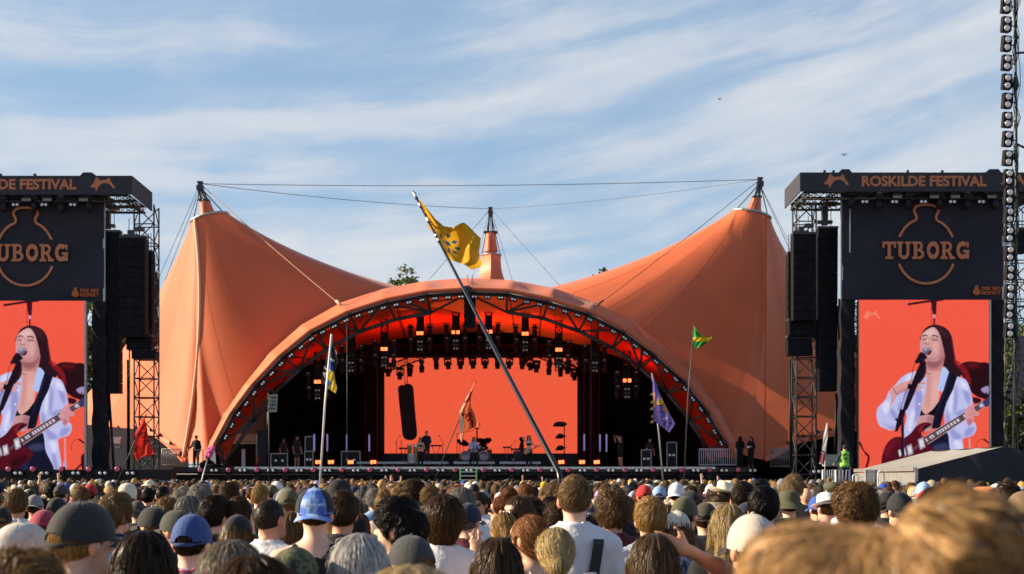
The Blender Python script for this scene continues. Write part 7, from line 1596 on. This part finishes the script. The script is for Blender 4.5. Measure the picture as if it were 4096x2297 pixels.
# ------------------------------------------------------------------ trees
def tree(x, y, h, r, seed, label, group=None, leaves=2600, ls=.42, zc=.62, sq=1.0, m=None):
    rr = np.random.default_rng(seed); o = empty('tree', Vector((x, y, 0)), label, 'tree', group); mb = MB()
    mb.tube([(x, y, 0), (x + .1, y, h * .35), (x, y + .1, h * .7)], [.35, .24, .08], 8); ends = []
    for i in range(9):
        a = i * 2.4; z0 = h * (.3 + .05 * i); e = Vector((x + math.cos(a) * r * .7, y + math.sin(a) * r * .7, z0 + h * .22)); mb.tube([(x, y, z0), Vector((x, y, z0)).lerp(e, .5) + Vector((0, 0, .3)), e], [.12, .08, .03], 6); ends.append(e)
    mb.build('trunk', M_BARK, o)
    n_c = 26; cen = rr.normal(0, 1, (n_c, 3)); cen /= np.linalg.norm(cen, axis=1)[:, None]; cen *= rr.uniform(.35, .95, (n_c, 1)); cen = cen * np.array((r, r, h * (1 - zc) * .95 * sq)) + np.array((x, y, h * zc)); cr = rr.uniform(.22, .42, n_c) * r
    k = rr.integers(n_c, size=leaves); d_ = rr.normal(0, 1, (leaves, 3)); d_ /= np.linalg.norm(d_, axis=1)[:, None]; p_ = cen[k] + d_ * (cr[k] * rr.uniform(.55, 1.08, leaves))[:, None] * np.array((1, 1, .85))
    a = rr.normal(0, 1, (leaves, 3)); a /= np.linalg.norm(a, axis=1)[:, None]; b = np.cross(a, rr.normal(0, 1, (leaves, 3))); b /= np.linalg.norm(b, axis=1)[:, None]; s = (ls * rr.uniform(.5, 1.2, leaves))[:, None]; V = np.stack([p_ - a * s * .5, p_ + b * s * .35, p_ + a * s * .5, p_ - b * s * .35], 1).reshape(-1, 3) - np.array(o.location)
    me = mesh_from('crown', V, np.arange(leaves * 4).reshape(-1, 4), False, [m or M_LEAF]); link('crown', me, o); return o
def tree_px(px, ytop, Y, r, seed, label, **k): p_ = P(px, ytop, Y); return tree(p_.x, Y, p_.z, r, seed, label, **k)
tree_px(1585, 1068, 135, 2.6, 1, 'leafy green tree top behind the tent, just left of the arch top', zc=.86, sq=1.1, leaves=3000, ls=.4); tree_px(1676, 1100, 136, 1.6, 2, 'smaller tree top beside the leafy tree behind the arch', zc=.9, leaves=1600, ls=.36)
tree_px(2424, 1062, 136, 1.3, 3, 'thin tree tip poking out behind the right tent wing', zc=.92, leaves=900, ls=.36)
tree_px(640, 1115, 130, 2.4, 4, 'dark tree between the left arrays and the tent', zc=.75, leaves=2600)
for i, (px_, yt, Y, r_) in enumerate(((520, 1150, 133, 4), (400, 1090, 131, 5), (250, 1050, 134, 6), (60, 1080, 131, 6))): tree_px(px_, yt, Y, r_, 10 + i, 'tall dark tree partly hidden behind the left screen tower', group='trees behind the left tower', zc=.55, leaves=5200, ls=.55)
for i, (px_, yt, Y, r_) in enumerate(((3300, 1130, 133, 3.5), (3430, 1180, 131, 4), (3620, 1120, 134, 6), (3830, 1100, 132, 6), (4030, 1170, 118, 4.5), (4180, 1120, 116, 5.5), (4110, 1300, 104, 4.5))): tree_px(px_, yt, Y, r_, 20 + i, 'tall dark tree partly hidden behind the right screen tower', group='trees behind the right tower', zc=.55, leaves=5600, ls=.55)

# ------------------------------------------------------------------ lamp mast at the right
XM = P(4062, 0, 60).x; ms_ = empty('lamp_mast', Vector((XM, 60, 0)), 'tall thin mast with cables and cross arms at the right edge', 'mast')
mb = MB(); mb.tube([(XM - .14, 60, 0), (XM + .02, 60, 9), (XM + .03, 60, 16), (XM - .05, 60, 24)], .06, 8); mb.build('pole', M_STEEL, ms_)
for k_, y in enumerate((575, 213, 1228)): mb = MB(); mb.tube([P(4062, y, 60), P(4062 + 90, y - 6 if k_ else y + 40, 60)], .05, 6); mb.build('cross_arm', M_STEEL, ms_)
mb = MB(); rr = np.random.default_rng(9)
for k_ in range(5): mb.tube([(XM + .09 * math.sin(k_ * 2 + z_ * .9) + .07 * rr.normal(), 59.95 + .05 * math.cos(k_ + z_), z_) for z_ in np.arange(1, 24, .7)], .016, 5)
mb.build('cable_bundle', M_BLACK, ms_)
M_WRAP = mat('green_wrap', (.012, .06, .035), .7, var=.5, vscale=8)
for y0, y1, w in ((1250, 1350, .2), (290, 365, .22), (120, 165, .18), (600, 650, .15), (940, 990, .16)):
    mb = MB(); a, b = P(4064, y1, 59.95), P(4062, y0, 59.95); mb.tube([a, a.lerp(b, .3), a.lerp(b, .6), b], [.05, w * .7, w * .5, .05], 8); mb.build('cloth_wrap', M_WRAP, ms_)
lp = None
for i in range(-2, 18):
    y = 23 + i * 76.3; x = 4022 + y * .0105 + (3 if y > 700 else 0) - (4 if y > 1180 else 0)
    if lp is None:
        mb = MB(); mb.box((0, 0, 0), (.36, .24, .64)); mb.beam((.18, .05, .2), (.30, .08, .2), .03); mb.beam((.18, .05, -.2), (.30, .08, -.2), .03); mb.beam((.30, .08, -.22), (.30, .08, .22), .03); mb.beam((.30, .08, 0), (.44, .08, 0), .04); lp = mb.build('mast_lamp', M_CAB); lo = lp
        for s in (-1, 1):
            l = MB(); l.lathe([(.125, 0), (.12, .03), (.08, .05), (.003, .055)], (0, -.12, s * .16), 16, axis='Y', M=Matrix.Scale(1, 3)); l.build('lens', mat('ribbed_lens', (.45, .44, .46), .25, .3, var=.35, vscale=50, emit=(.7, .7, .75), estr=.10) if s < 0 else lp.children[0].data.materials[0], lp, world=False)
    else: lo = copy_tree(lp)
    lo.location = P(x, y, 59.8); lo.rotation_euler = (R(4), R(3), R(6 + (i % 3) * 3)); tag(lo, 'black lamp with two round lenses clamped to the tall mast at the right', 'lamp', 'lamps stacked on the right mast')
ar = empty('line_array', P(4070, 1380, 76), 'curved grey line array turned sideways at the far right edge', 'line array')
for i in range(10):
    t = i / 9; x, y = 4088 - 44 * t ** 1.8, 1360 + 235 * t; p_ = P(x, y, 75.5); mb = MB(); mb.box(p_, (.62, .9, .32), M=Matrix.Rotation(R(8 + 30 * t), 3, 'Y')); cb = mb.build('cabinet', mat('grey_cabinet', (.10, .10, .10), .6, var=.2) if i == 0 else ar.children[0].data.materials[0], ar)
simple_array('line_array', 4068, 4110, 920, 1010, 70, 2, 'small black speaker hanging beside the right mast')
for x, y in ((2878, 397), (3376, 620)):
    p_ = P(x, y, 150); mb = MB(); big = 1 if x > 3000 else .7
    mb.ell(p_, (.17 * big, .09, .07), 10, 6, M=Matrix.Rotation(R(20), 3, 'Y')); s = .42 * big
    for sg in (-1, 1): mb.add([p_ + Vector((-.05, 0, .03)), p_ + Vector((.07, 0, .03)), p_ + Vector((sg * s * .5 + .02, 0, .16 * big)), p_ + Vector((sg * s, 0, -.10 * big + .1)), p_ + Vector((sg * s * .5 - .08, 0, .11 * big))], [(0, 1, 2, 4), (4, 2, 3)])
    tag(mb.build('bird', M_STEEL), 'small dark bird flying above the ' + ('right tower' if x > 3000 else 'tent in the open sky'), 'bird')

# ------------------------------------------------------------------ marquee, barriers and steward at the right
mq = empty('marquee', Vector((16, 50, 0)), 'low marquee with white roof and dark gable at the right', 'marquee'); e0, rg, e1 = 13.06, 15.9, 18.9; ze, zr_ = 2.2, 2.94
mb = MB(); mb.sheet(lambda u, v: Vector((e0 + (rg - e0) * u, 46 + 8 * v, ze + (zr_ - ze) * u - .10 * math.sin(math.pi * u) * math.sin(math.pi * v) - .04 * math.sin(math.pi * ((v * 3) % 1)))), 16, 24); mb.sheet(lambda u, v: Vector((rg + (e1 - rg) * u, 46 + 8 * v, zr_ - (zr_ - ze) * u)), 6, 6)
mb.build('roof', mat('grey_white_pvc', (.34, .335, .31), .5, var=.1, vscale=1.2, bump=.2, bscale=3), mq)
mb = MB(); mb.sheet(lambda u, v: Vector((e0 + (e1 - e0) * u, 45.98 + .05 * math.sin(u * 23 + 3 * v) + .03 * math.sin(u * 9 - v * 7), v * (ze + (zr_ - ze) * (1 - abs(u * 2 - 1) * 1.0)))), 60, 12); mb.build('gable_wall', mat('navy_cloth', (.014, .016, .026), .7, var=.3, vscale=1.2, bump=.3, bscale=1.5), mq)
mb = MB(); mb.box((e0 - .02, 50, 1.05), (.04, 8, 2.1)); mb.build('side_wall', mat('side_cloth', (.22, .22, .21), .6, var=.15), mq); mb = MB(); mb.beam((e0 - .03, 45.97, ze), (e0 - .03, 54, ze), .12); mb.beam((e0, 45.95, 0), (e0, 45.95, ze), .1); mb.build('frame', M_GALV, mq)
def barrier(x0, x1, y0, y1, Y, label, m=M_WHITEPAINT, bars=5, name='barrier'):
    a, b = P(x0, y1, Y), P(x1, y0, Y); z0 = min(a.z, b.z); o = empty(name, Vector(((a.x + b.x) / 2, Y, 0)), label, 'barrier'); mb = MB(); mb.tube([(a.x, Y, 0 if z0 < 2.3 else z0), (a.x, Y, b.z), (b.x, Y, b.z), (b.x, Y, 0 if z0 < 2.3 else z0)], .035, 7); mb.tube([(a.x, Y, z0), (b.x, Y, z0)], .03, 6); mb.build('frame', m, o)
    for i in range(bars): x = a.x + (b.x - a.x) * (i + 1) / (bars + 1); mb = MB(); mb.tube([(x, Y, z0), (x, Y, b.z)], .022, 6); mb.build('bar', m, o)
    return o
barrier(3291, 3336, 1880, 1945, 57.5, 'white barrier left of the high visibility steward', bars=4); barrier(3343, 3398, 1881, 1945, 57.4, 'white barrier in front of the high visibility steward', bars=3); barrier(3463, 3506, 1880, 1960, 46.5, 'grey barrier against the left side of the marquee', M_GALV, 6)
for x0, yt, lab in ((3423, 1897, 'white hoop standing in the crowd left of the marquee'), (3524, 1886, 'white hoop standing beside the marquee side wall')):
    mb = MB(); c = P(x0, yt + 12, 49.5 if x0 < 3500 else 45.5); mb.tube([c + Vector((-.10, 0, -c.z)), c + Vector((-.10, 0, -.3))] + [c + Vector((.10 * math.cos(q), .02, .10 * math.sin(q))) for q in np.linspace(math.pi, 0, 12)] + [c + Vector((.11, 0, -.3)), c + Vector((.13, 0, -c.z))], .022, 7); tag(mb.build('hoop', M_WHITEPAINT), lab, 'hoop')
pl = empty('steward_platform', Vector((14.3, 60, 0)), 'black platform under the high visibility steward', 'platform'); mb = MB(); mb.box((14.1, 60.3, .75), (2.2, 3.8, 1.5)); mb.build('deck', M_BLACK, pl)
stw = person(P(3379, 0, 60).x, 60, P(0, 1779, 60).z, 0, 'steward in a lime green safety vest and dark cap behind white barriers', hair='under', hc='grey', shirt='long', sc=(.03, .04, .08), la='rail', ra='down', base_z=1.5, hatrise=.03); wear_hat(stw, 'beanie', C_['black'])
link('vest', garment(False, 'vest'), stw, color=(.28, .62, .10)); mb = MB(); mb.prism([((x - 536) * .0010, (185 - y) * .0010 + 1.37) for x, y in LOGO], (0, -.158, 0), (1, 0, 0), (0, 0, 1), (0, .004, 0)); mb.build('emblem', M_FABRIC, stw, color=(.02, .03, .02), world=False)
for w, z_ in (('TEKNISK', 1.225), ('CREW', 1.175)):
    me = text_mesh(w, .02); n_ = len(me.vertices); v = np.zeros(n_ * 3, dtype=np.float32); me.vertices.foreach_get('co', v); v = v.reshape(-1, 3); lo, hi = v.min(0), v.max(0); ww = .20 if w == 'TEKNISK' else .12
    me.vertices.foreach_set('co', np.stack([(v[:, 0] - lo[0]) / (hi[0] - lo[0]) * ww - ww / 2, -.160 - v[:, 2], z_ + (v[:, 1] - lo[1]) / (hi[1] - lo[1]) * .035], 1).astype(np.float32).ravel()); me.update(); me.materials.clear(); me.materials.append(M_BLACK); link('lettering', me, stw)
mb = MB(); mb.box(P(3323, 1842, 61), (.62, .5, .5)); tag(mb.build('equipment_case', mat('grey_case', (.30, .30, .29), .6, var=.1)), 'pale grey case left of the high visibility steward', 'case')
clock('flags, trees, mast')

# ------------------------------------------------------------------ performers and their gear
def performer(px, ytop, Y, label, yaw=math.pi, base=None, **k):
    b = ZD if base is None else base; return person(P(px, 0, Y).x, Y, P(0, ytop, Y).z, yaw, label, base_z=b, **k)
BLK = (.012, .012, .015)
performer(1895, 1749, 85, 'singer in a pale blue open shirt playing guitar at the centre of the stage', hair='long', hc='dark brown', shirt='long', sc=(.42, .48, .68), fm=True, la='guitar_l', ra='guitar_r', tc=BLK, legs='wide')
performer(2116, 1743, 86, 'wavy haired musician in a black top with a bass, hand raised to the head', hair='long', hc=(.12, .06, .03), shirt='bra', sc=BLK, fm=True, la='guitar_l', ra='hair', tc=BLK)
performer(1682, 1751, 86, 'long haired musician in a black bikini top beside the conga drums', hair='long', hc='dark brown', shirt='bra', sc=BLK, fm=True, la='fold', ra='fold', tc=BLK)
performer(1706, 1726, 91, 'tall man in a dark denim shirt behind the conga drums', hair='crop', hc='black', shirt='long', sc=(.02, .025, .045), base=ZD + .39, la='keys', ra='keys', tc=(.04, .04, .05))
performer(1929, 1757, 93.2, 'drummer seated behind the black cymbals', hair='mop', hc='black', shirt='tee', sc=BLK, base=ZD + .05, la='keys', ra='keys', legs='sit', hatrise=0)
performer(2086, 1752, 92, 'keyboard player in blue jeans seated at the keyboards', yaw=math.pi / 2, hair='curly', hc='black', shirt='long', sc=BLK, base=ZD + .05, la='keys', ra='keys', legs='sit', tc=(.05, .07, .13))
performer(2482, 1741, 86.5, 'camera operator in black shorts and white shoes at the right of the stage', yaw=math.pi / 2 + .5, hair='crop', hc='black', sc=BLK, la='phone', ra='phone', trousers='shorts', tc=BLK)
performer(2960, 1746, 85, 'crew member in black with folded arms beside the right arch foot', yaw=.3, hair='long', hc='black', shirt='long', sc=BLK, la='fold', ra='fold', tc=BLK)
c_ = performer(3004, 1748, 85, 'crew member in black holding a white sheet beside the right arch foot', yaw=2.6, hair='long', hc='dark brown', shirt='long', sc=BLK, fm=True, la='fold', ra='fold', tc=BLK)
sh_ = MB(); sh_.box(P(2993, 1788, 84.6), (.17, .02, .12)); tag(sh_.build('paper_sheet', M_WHITE), 'white sheet held by the crew member at the right arch foot', 'paper')
w_ = performer(785, 1741, 85.5, 'crew man in black with a cap standing at the left end of the stage', yaw=2.9, hair='under', hc='grey', shirt='long', sc=BLK, la='down', ra='rail', tc=BLK, hatrise=.03); wear_cap(w_, C_['black'])
for px_, yt, lab in ((1135, 1752, 'dim crew member among the cases left of the stage'), (1188, 1742, 'dim crew member in grey shorts left of the stage'), (2600, 1752, 'dim crew member at the cases right of the stage')):
    performer(px_, yt, 93, lab, yaw=random.uniform(2, 4), hair='short', hc='black', sc=(.05, .05, .055), trousers='shorts' if 'shorts' in lab else 'trousers', tc=(.08, .09, .11))
def guitar(px, py, Y, ang, size, c, label, nm):
    p_ = P(px, py, Y); o = empty(nm, p_, label, 'guitar'); o.rotation_euler = (0, -R(ang), 0)
    pts = smooth_closed([(-.20, -.02), (-.18, .12), (-.06, .13), (.0, .09), (.10, .14), (.15, .10), (.11, .04), (.13, -.02), (.11, -.06), (.15, -.12), (.09, -.15), (.0, -.11), (-.07, -.15), (-.18, -.13)], 4) * size
    mb = MB(); mb.prism([tuple(q) for q in pts], (0, 0, 0), (1, 0, 0), (0, 0, 1), (0, .045, 0)); mb.build('body', mat(nm + '_lacquer', c, .25, var=.1), o, world=False)
    mb = MB(); mb.box((.38 * size, -.01, 0), (.56 * size, .025, .045)); mb.build('neck', mat(nm + '_neck', (.10, .06, .035), .4), o, world=False); mb = MB(); mb.box((.72 * size, .0, .01), (.16 * size, .02, .07)); mb.build('headstock', M_WOOD, o, world=False)
    mb = MB(); mb.box((.03 * size, -.012, 0), (.035, .02, .08)); mb.box((-.06 * size, -.012, 0), (.035, .02, .08)); mb.build('pickup', M_ALU, o, world=False); return o
guitar(1887, 1803, 84.75, 12, 1.0, (.10, .012, .02), 'dark red electric guitar held by the singer', 'electric_guitar'); guitar(2110, 1804, 85.75, 22, 1.05, (.42, .27, .09), 'honey coloured bass guitar held by the wavy haired musician', 'bass_guitar')
def stand(px, y0, y1, Y, label, boom=None, base=ZD):
    x = P(px, 0, Y).x; o = empty('microphone_stand', Vector((x, Y, base)), label, 'stand'); mb = MB(); zt = P(0, y0, Y).z; mb.tube([(x, Y, base), (x, Y, zt)], .018, 6)
    for q in range(3): mb.tube([(x, Y, base + .25), (x + .3 * math.cos(q * 2.1 + .5), Y + .3 * math.sin(q * 2.1 + .5), base + .02)], .014, 5)
    mb.build('tripod', M_BLACK, o)
    if boom: e = P(px + boom[0], y0 + boom[1], Y); mb = MB(); mb.tube([(x - .1 * (1 if boom[0] > 0 else -1), Y, zt - .06), e], .014, 5); b = mb.build('boom', M_BLACK, o); mb = MB(); mb.ell(e, (.05, .035, .035), 10, 6); mb.build('microphone', M_STEEL, b)
    return o
stand(1893, 1772, 1866, 84.6, 'microphone stand right in front of the singer', (2, -8)); stand(1586, 1768, 1850, 91, 'boom microphone stand left of the congas', (14, -26), ZD + .39); stand(1605, 1760, 1850, 91, 'upright stand close behind the small keyboard left of the congas', None, ZD + .39); stand(1770, 1775, 1850, 92, 'boom microphone stand between the congas and the drum kit', (-14, -32), ZD + .39); stand(1828, 1735, 1850, 92, 'tall boom stand left of the drum kit', (62, -12), ZD + .39); stand(2045, 1785, 1848, 92, 'boom stand over the keyboards', (18, -20), ZD + .39)
x = P(1907, 0, 93).x; o = empty('overhead_stand', Vector((x, 93.6, ZD)), 'tall dark stand with a flat bar top behind the drum kit', 'stand'); mb = MB(); mb.tube([(x, 93.6, ZD), (x, 93.6, P(0, 1712, 93.6).z)], .05, 6); mb.box((x, 93.6, P(0, 1714, 93.6).z), (.3, .15, .08)); mb.build('post', M_BLACK, o)
M_SHELL = mat('clear_shell', (.25, .24, .25), .3, .3, var=.3, vscale=6)
dkit = empty('drum_kit', P(1900, 0, 92), 'drum kit with two pale bass drums and black cymbals', 'drum kit'); dkit.location.z = ZD + .39
for px_ in (1862, 1935): mb = MB(); c = P(px_, 1824, 91.8); mb.lathe([(.001, .20), (.28, .20), (.31, .22), (.31, -.2), (.29, -.22)], c, 24, axis='Y'); b = mb.build('bass_drum', M_SHELL, dkit); mb = MB(); mb.lathe([(.31, .235), (.335, .23), (.335, .19), (.31, .185)], c, 24, axis='Y'); mb.build('hoop', M_ALU, b)
for (px_, py_, w, tl) in ((1852, 1770, .42, 20), (1943, 1764, .40, -18), (1925, 1762, .34, 10), (1940, 1792, .24, 0)): mb = MB(); mb.lathe([(.001, .02), (.06, .015), (w * .6, .0), (w, -.02)], P(px_, py_, 92.4), 20, M=Matrix.Rotation(R(tl), 3, 'Y') @ Matrix.Rotation(R(-28), 3, 'X')); mb.build('cymbal', M_BLACK, dkit)
for (px_, py_, w) in ((1880, 1808, .17), (1915, 1806, .17), (1958, 1808, .16)): mb = MB(); c = P(px_, py_, 92); mb.lathe([(.001, .14), (w, .14), (w, -.12)], c, 18); mb.build('tom', M_STEEL, dkit)
for px_, y0 in ((1838, 1770), (1960, 1790), (1948, 1766), (1852, 1772)): mb = MB(); a = P(px_, y0, 92.5); mb.tube([a, (a.x, a.y, ZD + .39)], .02, 5); mb.tube([(a.x, a.y, ZD + .7), (a.x + .3, a.y - .2, ZD + .41)], .016, 5); mb.tube([(a.x, a.y, ZD + .7), (a.x - .3, a.y - .2, ZD + .41)], .016, 5); mb.build('stand', M_GALV, dkit)
for px_, y0, y1, w, c, lab in ((1638, 1780, 1816, .145, (.34, .22, .07), 'left tall wooden conga drum'), (1662, 1779, 1850, .16, (.40, .25, .06), 'right tall golden conga drum')):
    a = P(px_, y1, 89.6); b = P(px_, y0, 89.6); o = empty('conga', a, lab, 'drum'); h = b.z - a.z; mb = MB(); mb.lathe([(w * .7, 0), (w * 1.05, h * .55), (w * .95, h)], (0, 0, 0), 18); mb.build('shell', mat('conga_wood', c, .4, var=.2, vscale=6), o, world=False); mb = MB(); mb.lathe([(w * .98, h * .88), (w, h), (w * .9, h + .03), (.001, h + .03)], (0, 0, 0), 18); mb.build('rim', M_ALU, o, world=False)
a = P(1646, 1852, 89.4); o = empty('floor_drum', a, 'pale grey cylindrical drum under the congas', 'drum'); mb = MB(); h = P(0, 1818, 89.4).z - a.z; mb.lathe([(.25, 0), (.25, h), (.24, h + .01), (.001, h + .01)], (0, 0, 0), 24); mb.build('shell', mat('grey_shell', (.45, .45, .45), .4, var=.1), o, world=False); mb = MB(); mb.lathe([(.265, h - .05), (.265, h + .02)], (0, 0, 0), 24); mb.lathe([(.265, 0), (.265, .06)], (0, 0, 0), 24); mb.build('hoop', M_ALU, o, world=False)
def keys_(px0, px1, py, Y, label, legs=True, base=ZD + .39):
    a, b = P(px0, py, Y), P(px1, py, Y); o = empty('keyboard', Vector(((a.x + b.x) / 2, Y, base)), label, 'keyboard'); mb = MB(); mb.box(((a.x + b.x) / 2, Y, a.z), (b.x - a.x, .35, .10)); mb.build('case', M_BLACK, o)
    for x_, x2 in ((a.x + .1, b.x - .2), (b.x - .1, a.x + .2)): mb = MB(); mb.beam((x_, Y, a.z - .05), (x2, Y, base), .035); mb.build('leg', M_STEEL, o)
keys_(1722, 1766, 1783, 91.5, 'slim keyboard right of the tall man in denim'); keys_(2012, 2042, 1790, 90.6, 'small black keyboard table at the left of the keyboard player'); keys_(2042, 2108, 1797, 90.8, 'wide black keyboard in front of the keyboard player'); keys_(1596, 1630, 1794, 90.4, 'small black keyboard left of the conga drums')
x = P(2257, 0, 90).x; ls_ = empty('lamp_stand', Vector((x, 90, ZD)), 'dark stand with three lamps in front of the red wall', 'lamp stand'); mb = MB(); mb.tube([(x, 90, ZD), (x, 90, P(0, 1688, 90).z)], .035, 6); mb.box((x, 90, ZD + .03), (.6, .6, .06)); mb.build('post', M_BLACK, ls_)
for y, w in ((1697, .42), (1745, .24), (1792, .24)): mb = MB(); c = P(2257 - 16, y, 90); mb.ell(c, (w, .2, .17), 14, 8); mb.box(c + Vector((.25, 0, 0)), (.3, .1, .06)); mb.box(c + Vector((-w * .8, 0, -.1)), (.24, .18, .12)); mb.build('lamp', M_BLACK, ls_)
def case(px0, px1, py0, py1, Y, label, m=M_BLACK, base=ZD):
    a, b = P(px0, py1, Y), P(px1, py0, Y); z1 = b.z; o = empty('flight_case', Vector(((a.x + b.x) / 2, Y, base)), label, 'case'); mb = MB(); mb.box(((a.x + b.x) / 2, Y + .35, (base + z1) / 2), (b.x - a.x, .7, z1 - base)); mb.build('box', m, o); mb = MB()
    for x_ in (a.x, b.x): mb.beam((x_, Y - .01, base), (x_, Y - .01, z1), .045)
    for z_ in (base + .02, z1): mb.beam((a.x, Y - .012, z_), (b.x, Y - .012, z_), .045)
    mb.build('metal_edge', M_GALV, o)
    for s in (.3, .7): mb = MB(); mb.box((a.x + (b.x - a.x) * s, Y - .02, (base + z1) / 2), (.14, .02, .12)); mb.build('latch', M_ALU, o)
for q in ((1084, 1150, 1815, 1868, 88, 'wide flight case at the lower left of the stage'), (1221, 1254, 1747, 1800, 90, 'tall flight case beside the left lilac tube'), (1219, 1252, 1806, 1858, 89, 'lower flight case beside the left lilac tube'), (1366, 1440, 1806, 1852, 92, 'black flight case left of the red wall'), (2566, 2604, 1800, 1860, 88, 'flight case beside the dim crew at the right of the stage'), (2668, 2706, 1770, 1866, 89, 'tall flight case behind the purple flag pole')): case(*q)
mb = MB(); a, b = P(1030, 1868, 88.5), P(1066, 1722, 88.5); mb.box(((a.x + b.x) / 2, 88.8, (a.z + b.z) / 2), (b.x - a.x, .7, b.z - a.z)); [mb.box(((a.x + b.x) / 2, 88.43, a.z + (b.z - a.z) * f_), (b.x - a.x - .08, .03, .03)) for f_ in (.25, .5, .75)]; tag(mb.build('speaker_stack', mat('blue_black', (.012, .014, .024), .6)), 'tall blue black speaker stack inside the left end of the arch', 'speaker')
mb = MB(); c = P(1030, 1868, 87); mb.lathe([(.001, 0), (.09, .0), (.09, .62), (.05, .72), (.03, .74), (.03, .82), (.001, .82)], Vector((c.x, c.y, ZD)), 14); tag(mb.build('fire_extinguisher', mat('red_steel', (.35, .012, .02), .35)), 'red fire extinguisher at the left end of the stage', 'extinguisher')
barrier(752, 812, 1800, 1860, 84.4, 'dark railing around the crew man at the left stage end', M_STEEL, 2, 'railing'); barrier(826, 905, 1800, 1860, 88, 'dark railing inside the left end of the arch', M_STEEL, 5, 'railing'); barrier(2797, 2944, 1797, 1860, 86, 'white railing inside the right end of the arch', M_WHITEPAINT, 16, 'railing'); barrier(648, 728, 1797, 1858, 90, 'pale railing with blue print under the left tent hem', M_GALV, 12, 'railing'); barrier(3082, 3176, 1795, 1866, 91, 'grey railing under the right tent hem', M_GALV, 14, 'railing')
wp = empty('upright_board', P(969, 1870, 89), 'white upright panel inside the left end of the arch', 'panel'); a, b = P(967, 1868, 89), P(981, 1797, 89); mb = MB(); mb.box(((a.x + b.x) / 2, 89, (a.z + b.z) / 2), (b.x - a.x, .1, b.z - a.z)); mb.build('board', M_WHITEPAINT, wp)
tk = empty('container', P(965, 1870, 102), 'white roofed container seen through the left end of the arch', 'container'); tk.location.z = 0
a, b = P(898, 1765, 102), P(1026, 1722, 102); mb = MB(); mb.box(((a.x + b.x) / 2, 103, (a.z + b.z) / 2), (b.x - a.x, 2, b.z - a.z)); mb.build('roof_panel', M_WHITE, tk); mb = MB(); mb.box(((a.x + b.x) / 2, 103.2, a.z / 2), (b.x - a.x - .2, 1.8, a.z)); mb.build('body', M_BLACK, tk); mb = MB(); mb.box(((a.x + b.x) / 2, 101.9, P(0, 1772, 102).z), (b.x - a.x + .3, .2, .16)); mb.build('ledge', M_WHITEPAINT, tk)
gp = empty('grey_tent_panel', P(975, 1870, 98), 'dim grey tent panel behind the left end of the arch', 'panel'); gp.location.z = 0; mb = MB(); q = [P(*p_, 100.5) for p_ in ((830, 1735), (1068, 1735), (1068, 1560), (1000, 1600), (900, 1690))]; mb.prism([(p_.x, p_.z) for p_ in q], (0, 100.5, 0), (1, 0, 0), (0, 0, 1), (0, .1, 0)); mb.build('cloth', M_GREYWALL, gp)
for nm, x0, x1, lab in (('dark_backdrop', 800, 1070, 'dark hanging cloth behind the left end of the arch'), ('dark_backdrop', 2840, 3100, 'dark hanging cloth behind the right end of the arch')):  # near-black sheets added so the open gaps behind both arch ends stay dark
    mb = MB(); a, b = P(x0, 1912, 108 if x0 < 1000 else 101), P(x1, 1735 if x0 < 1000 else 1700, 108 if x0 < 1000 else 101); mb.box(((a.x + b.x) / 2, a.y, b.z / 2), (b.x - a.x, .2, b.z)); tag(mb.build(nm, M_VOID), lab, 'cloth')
clock('all built')
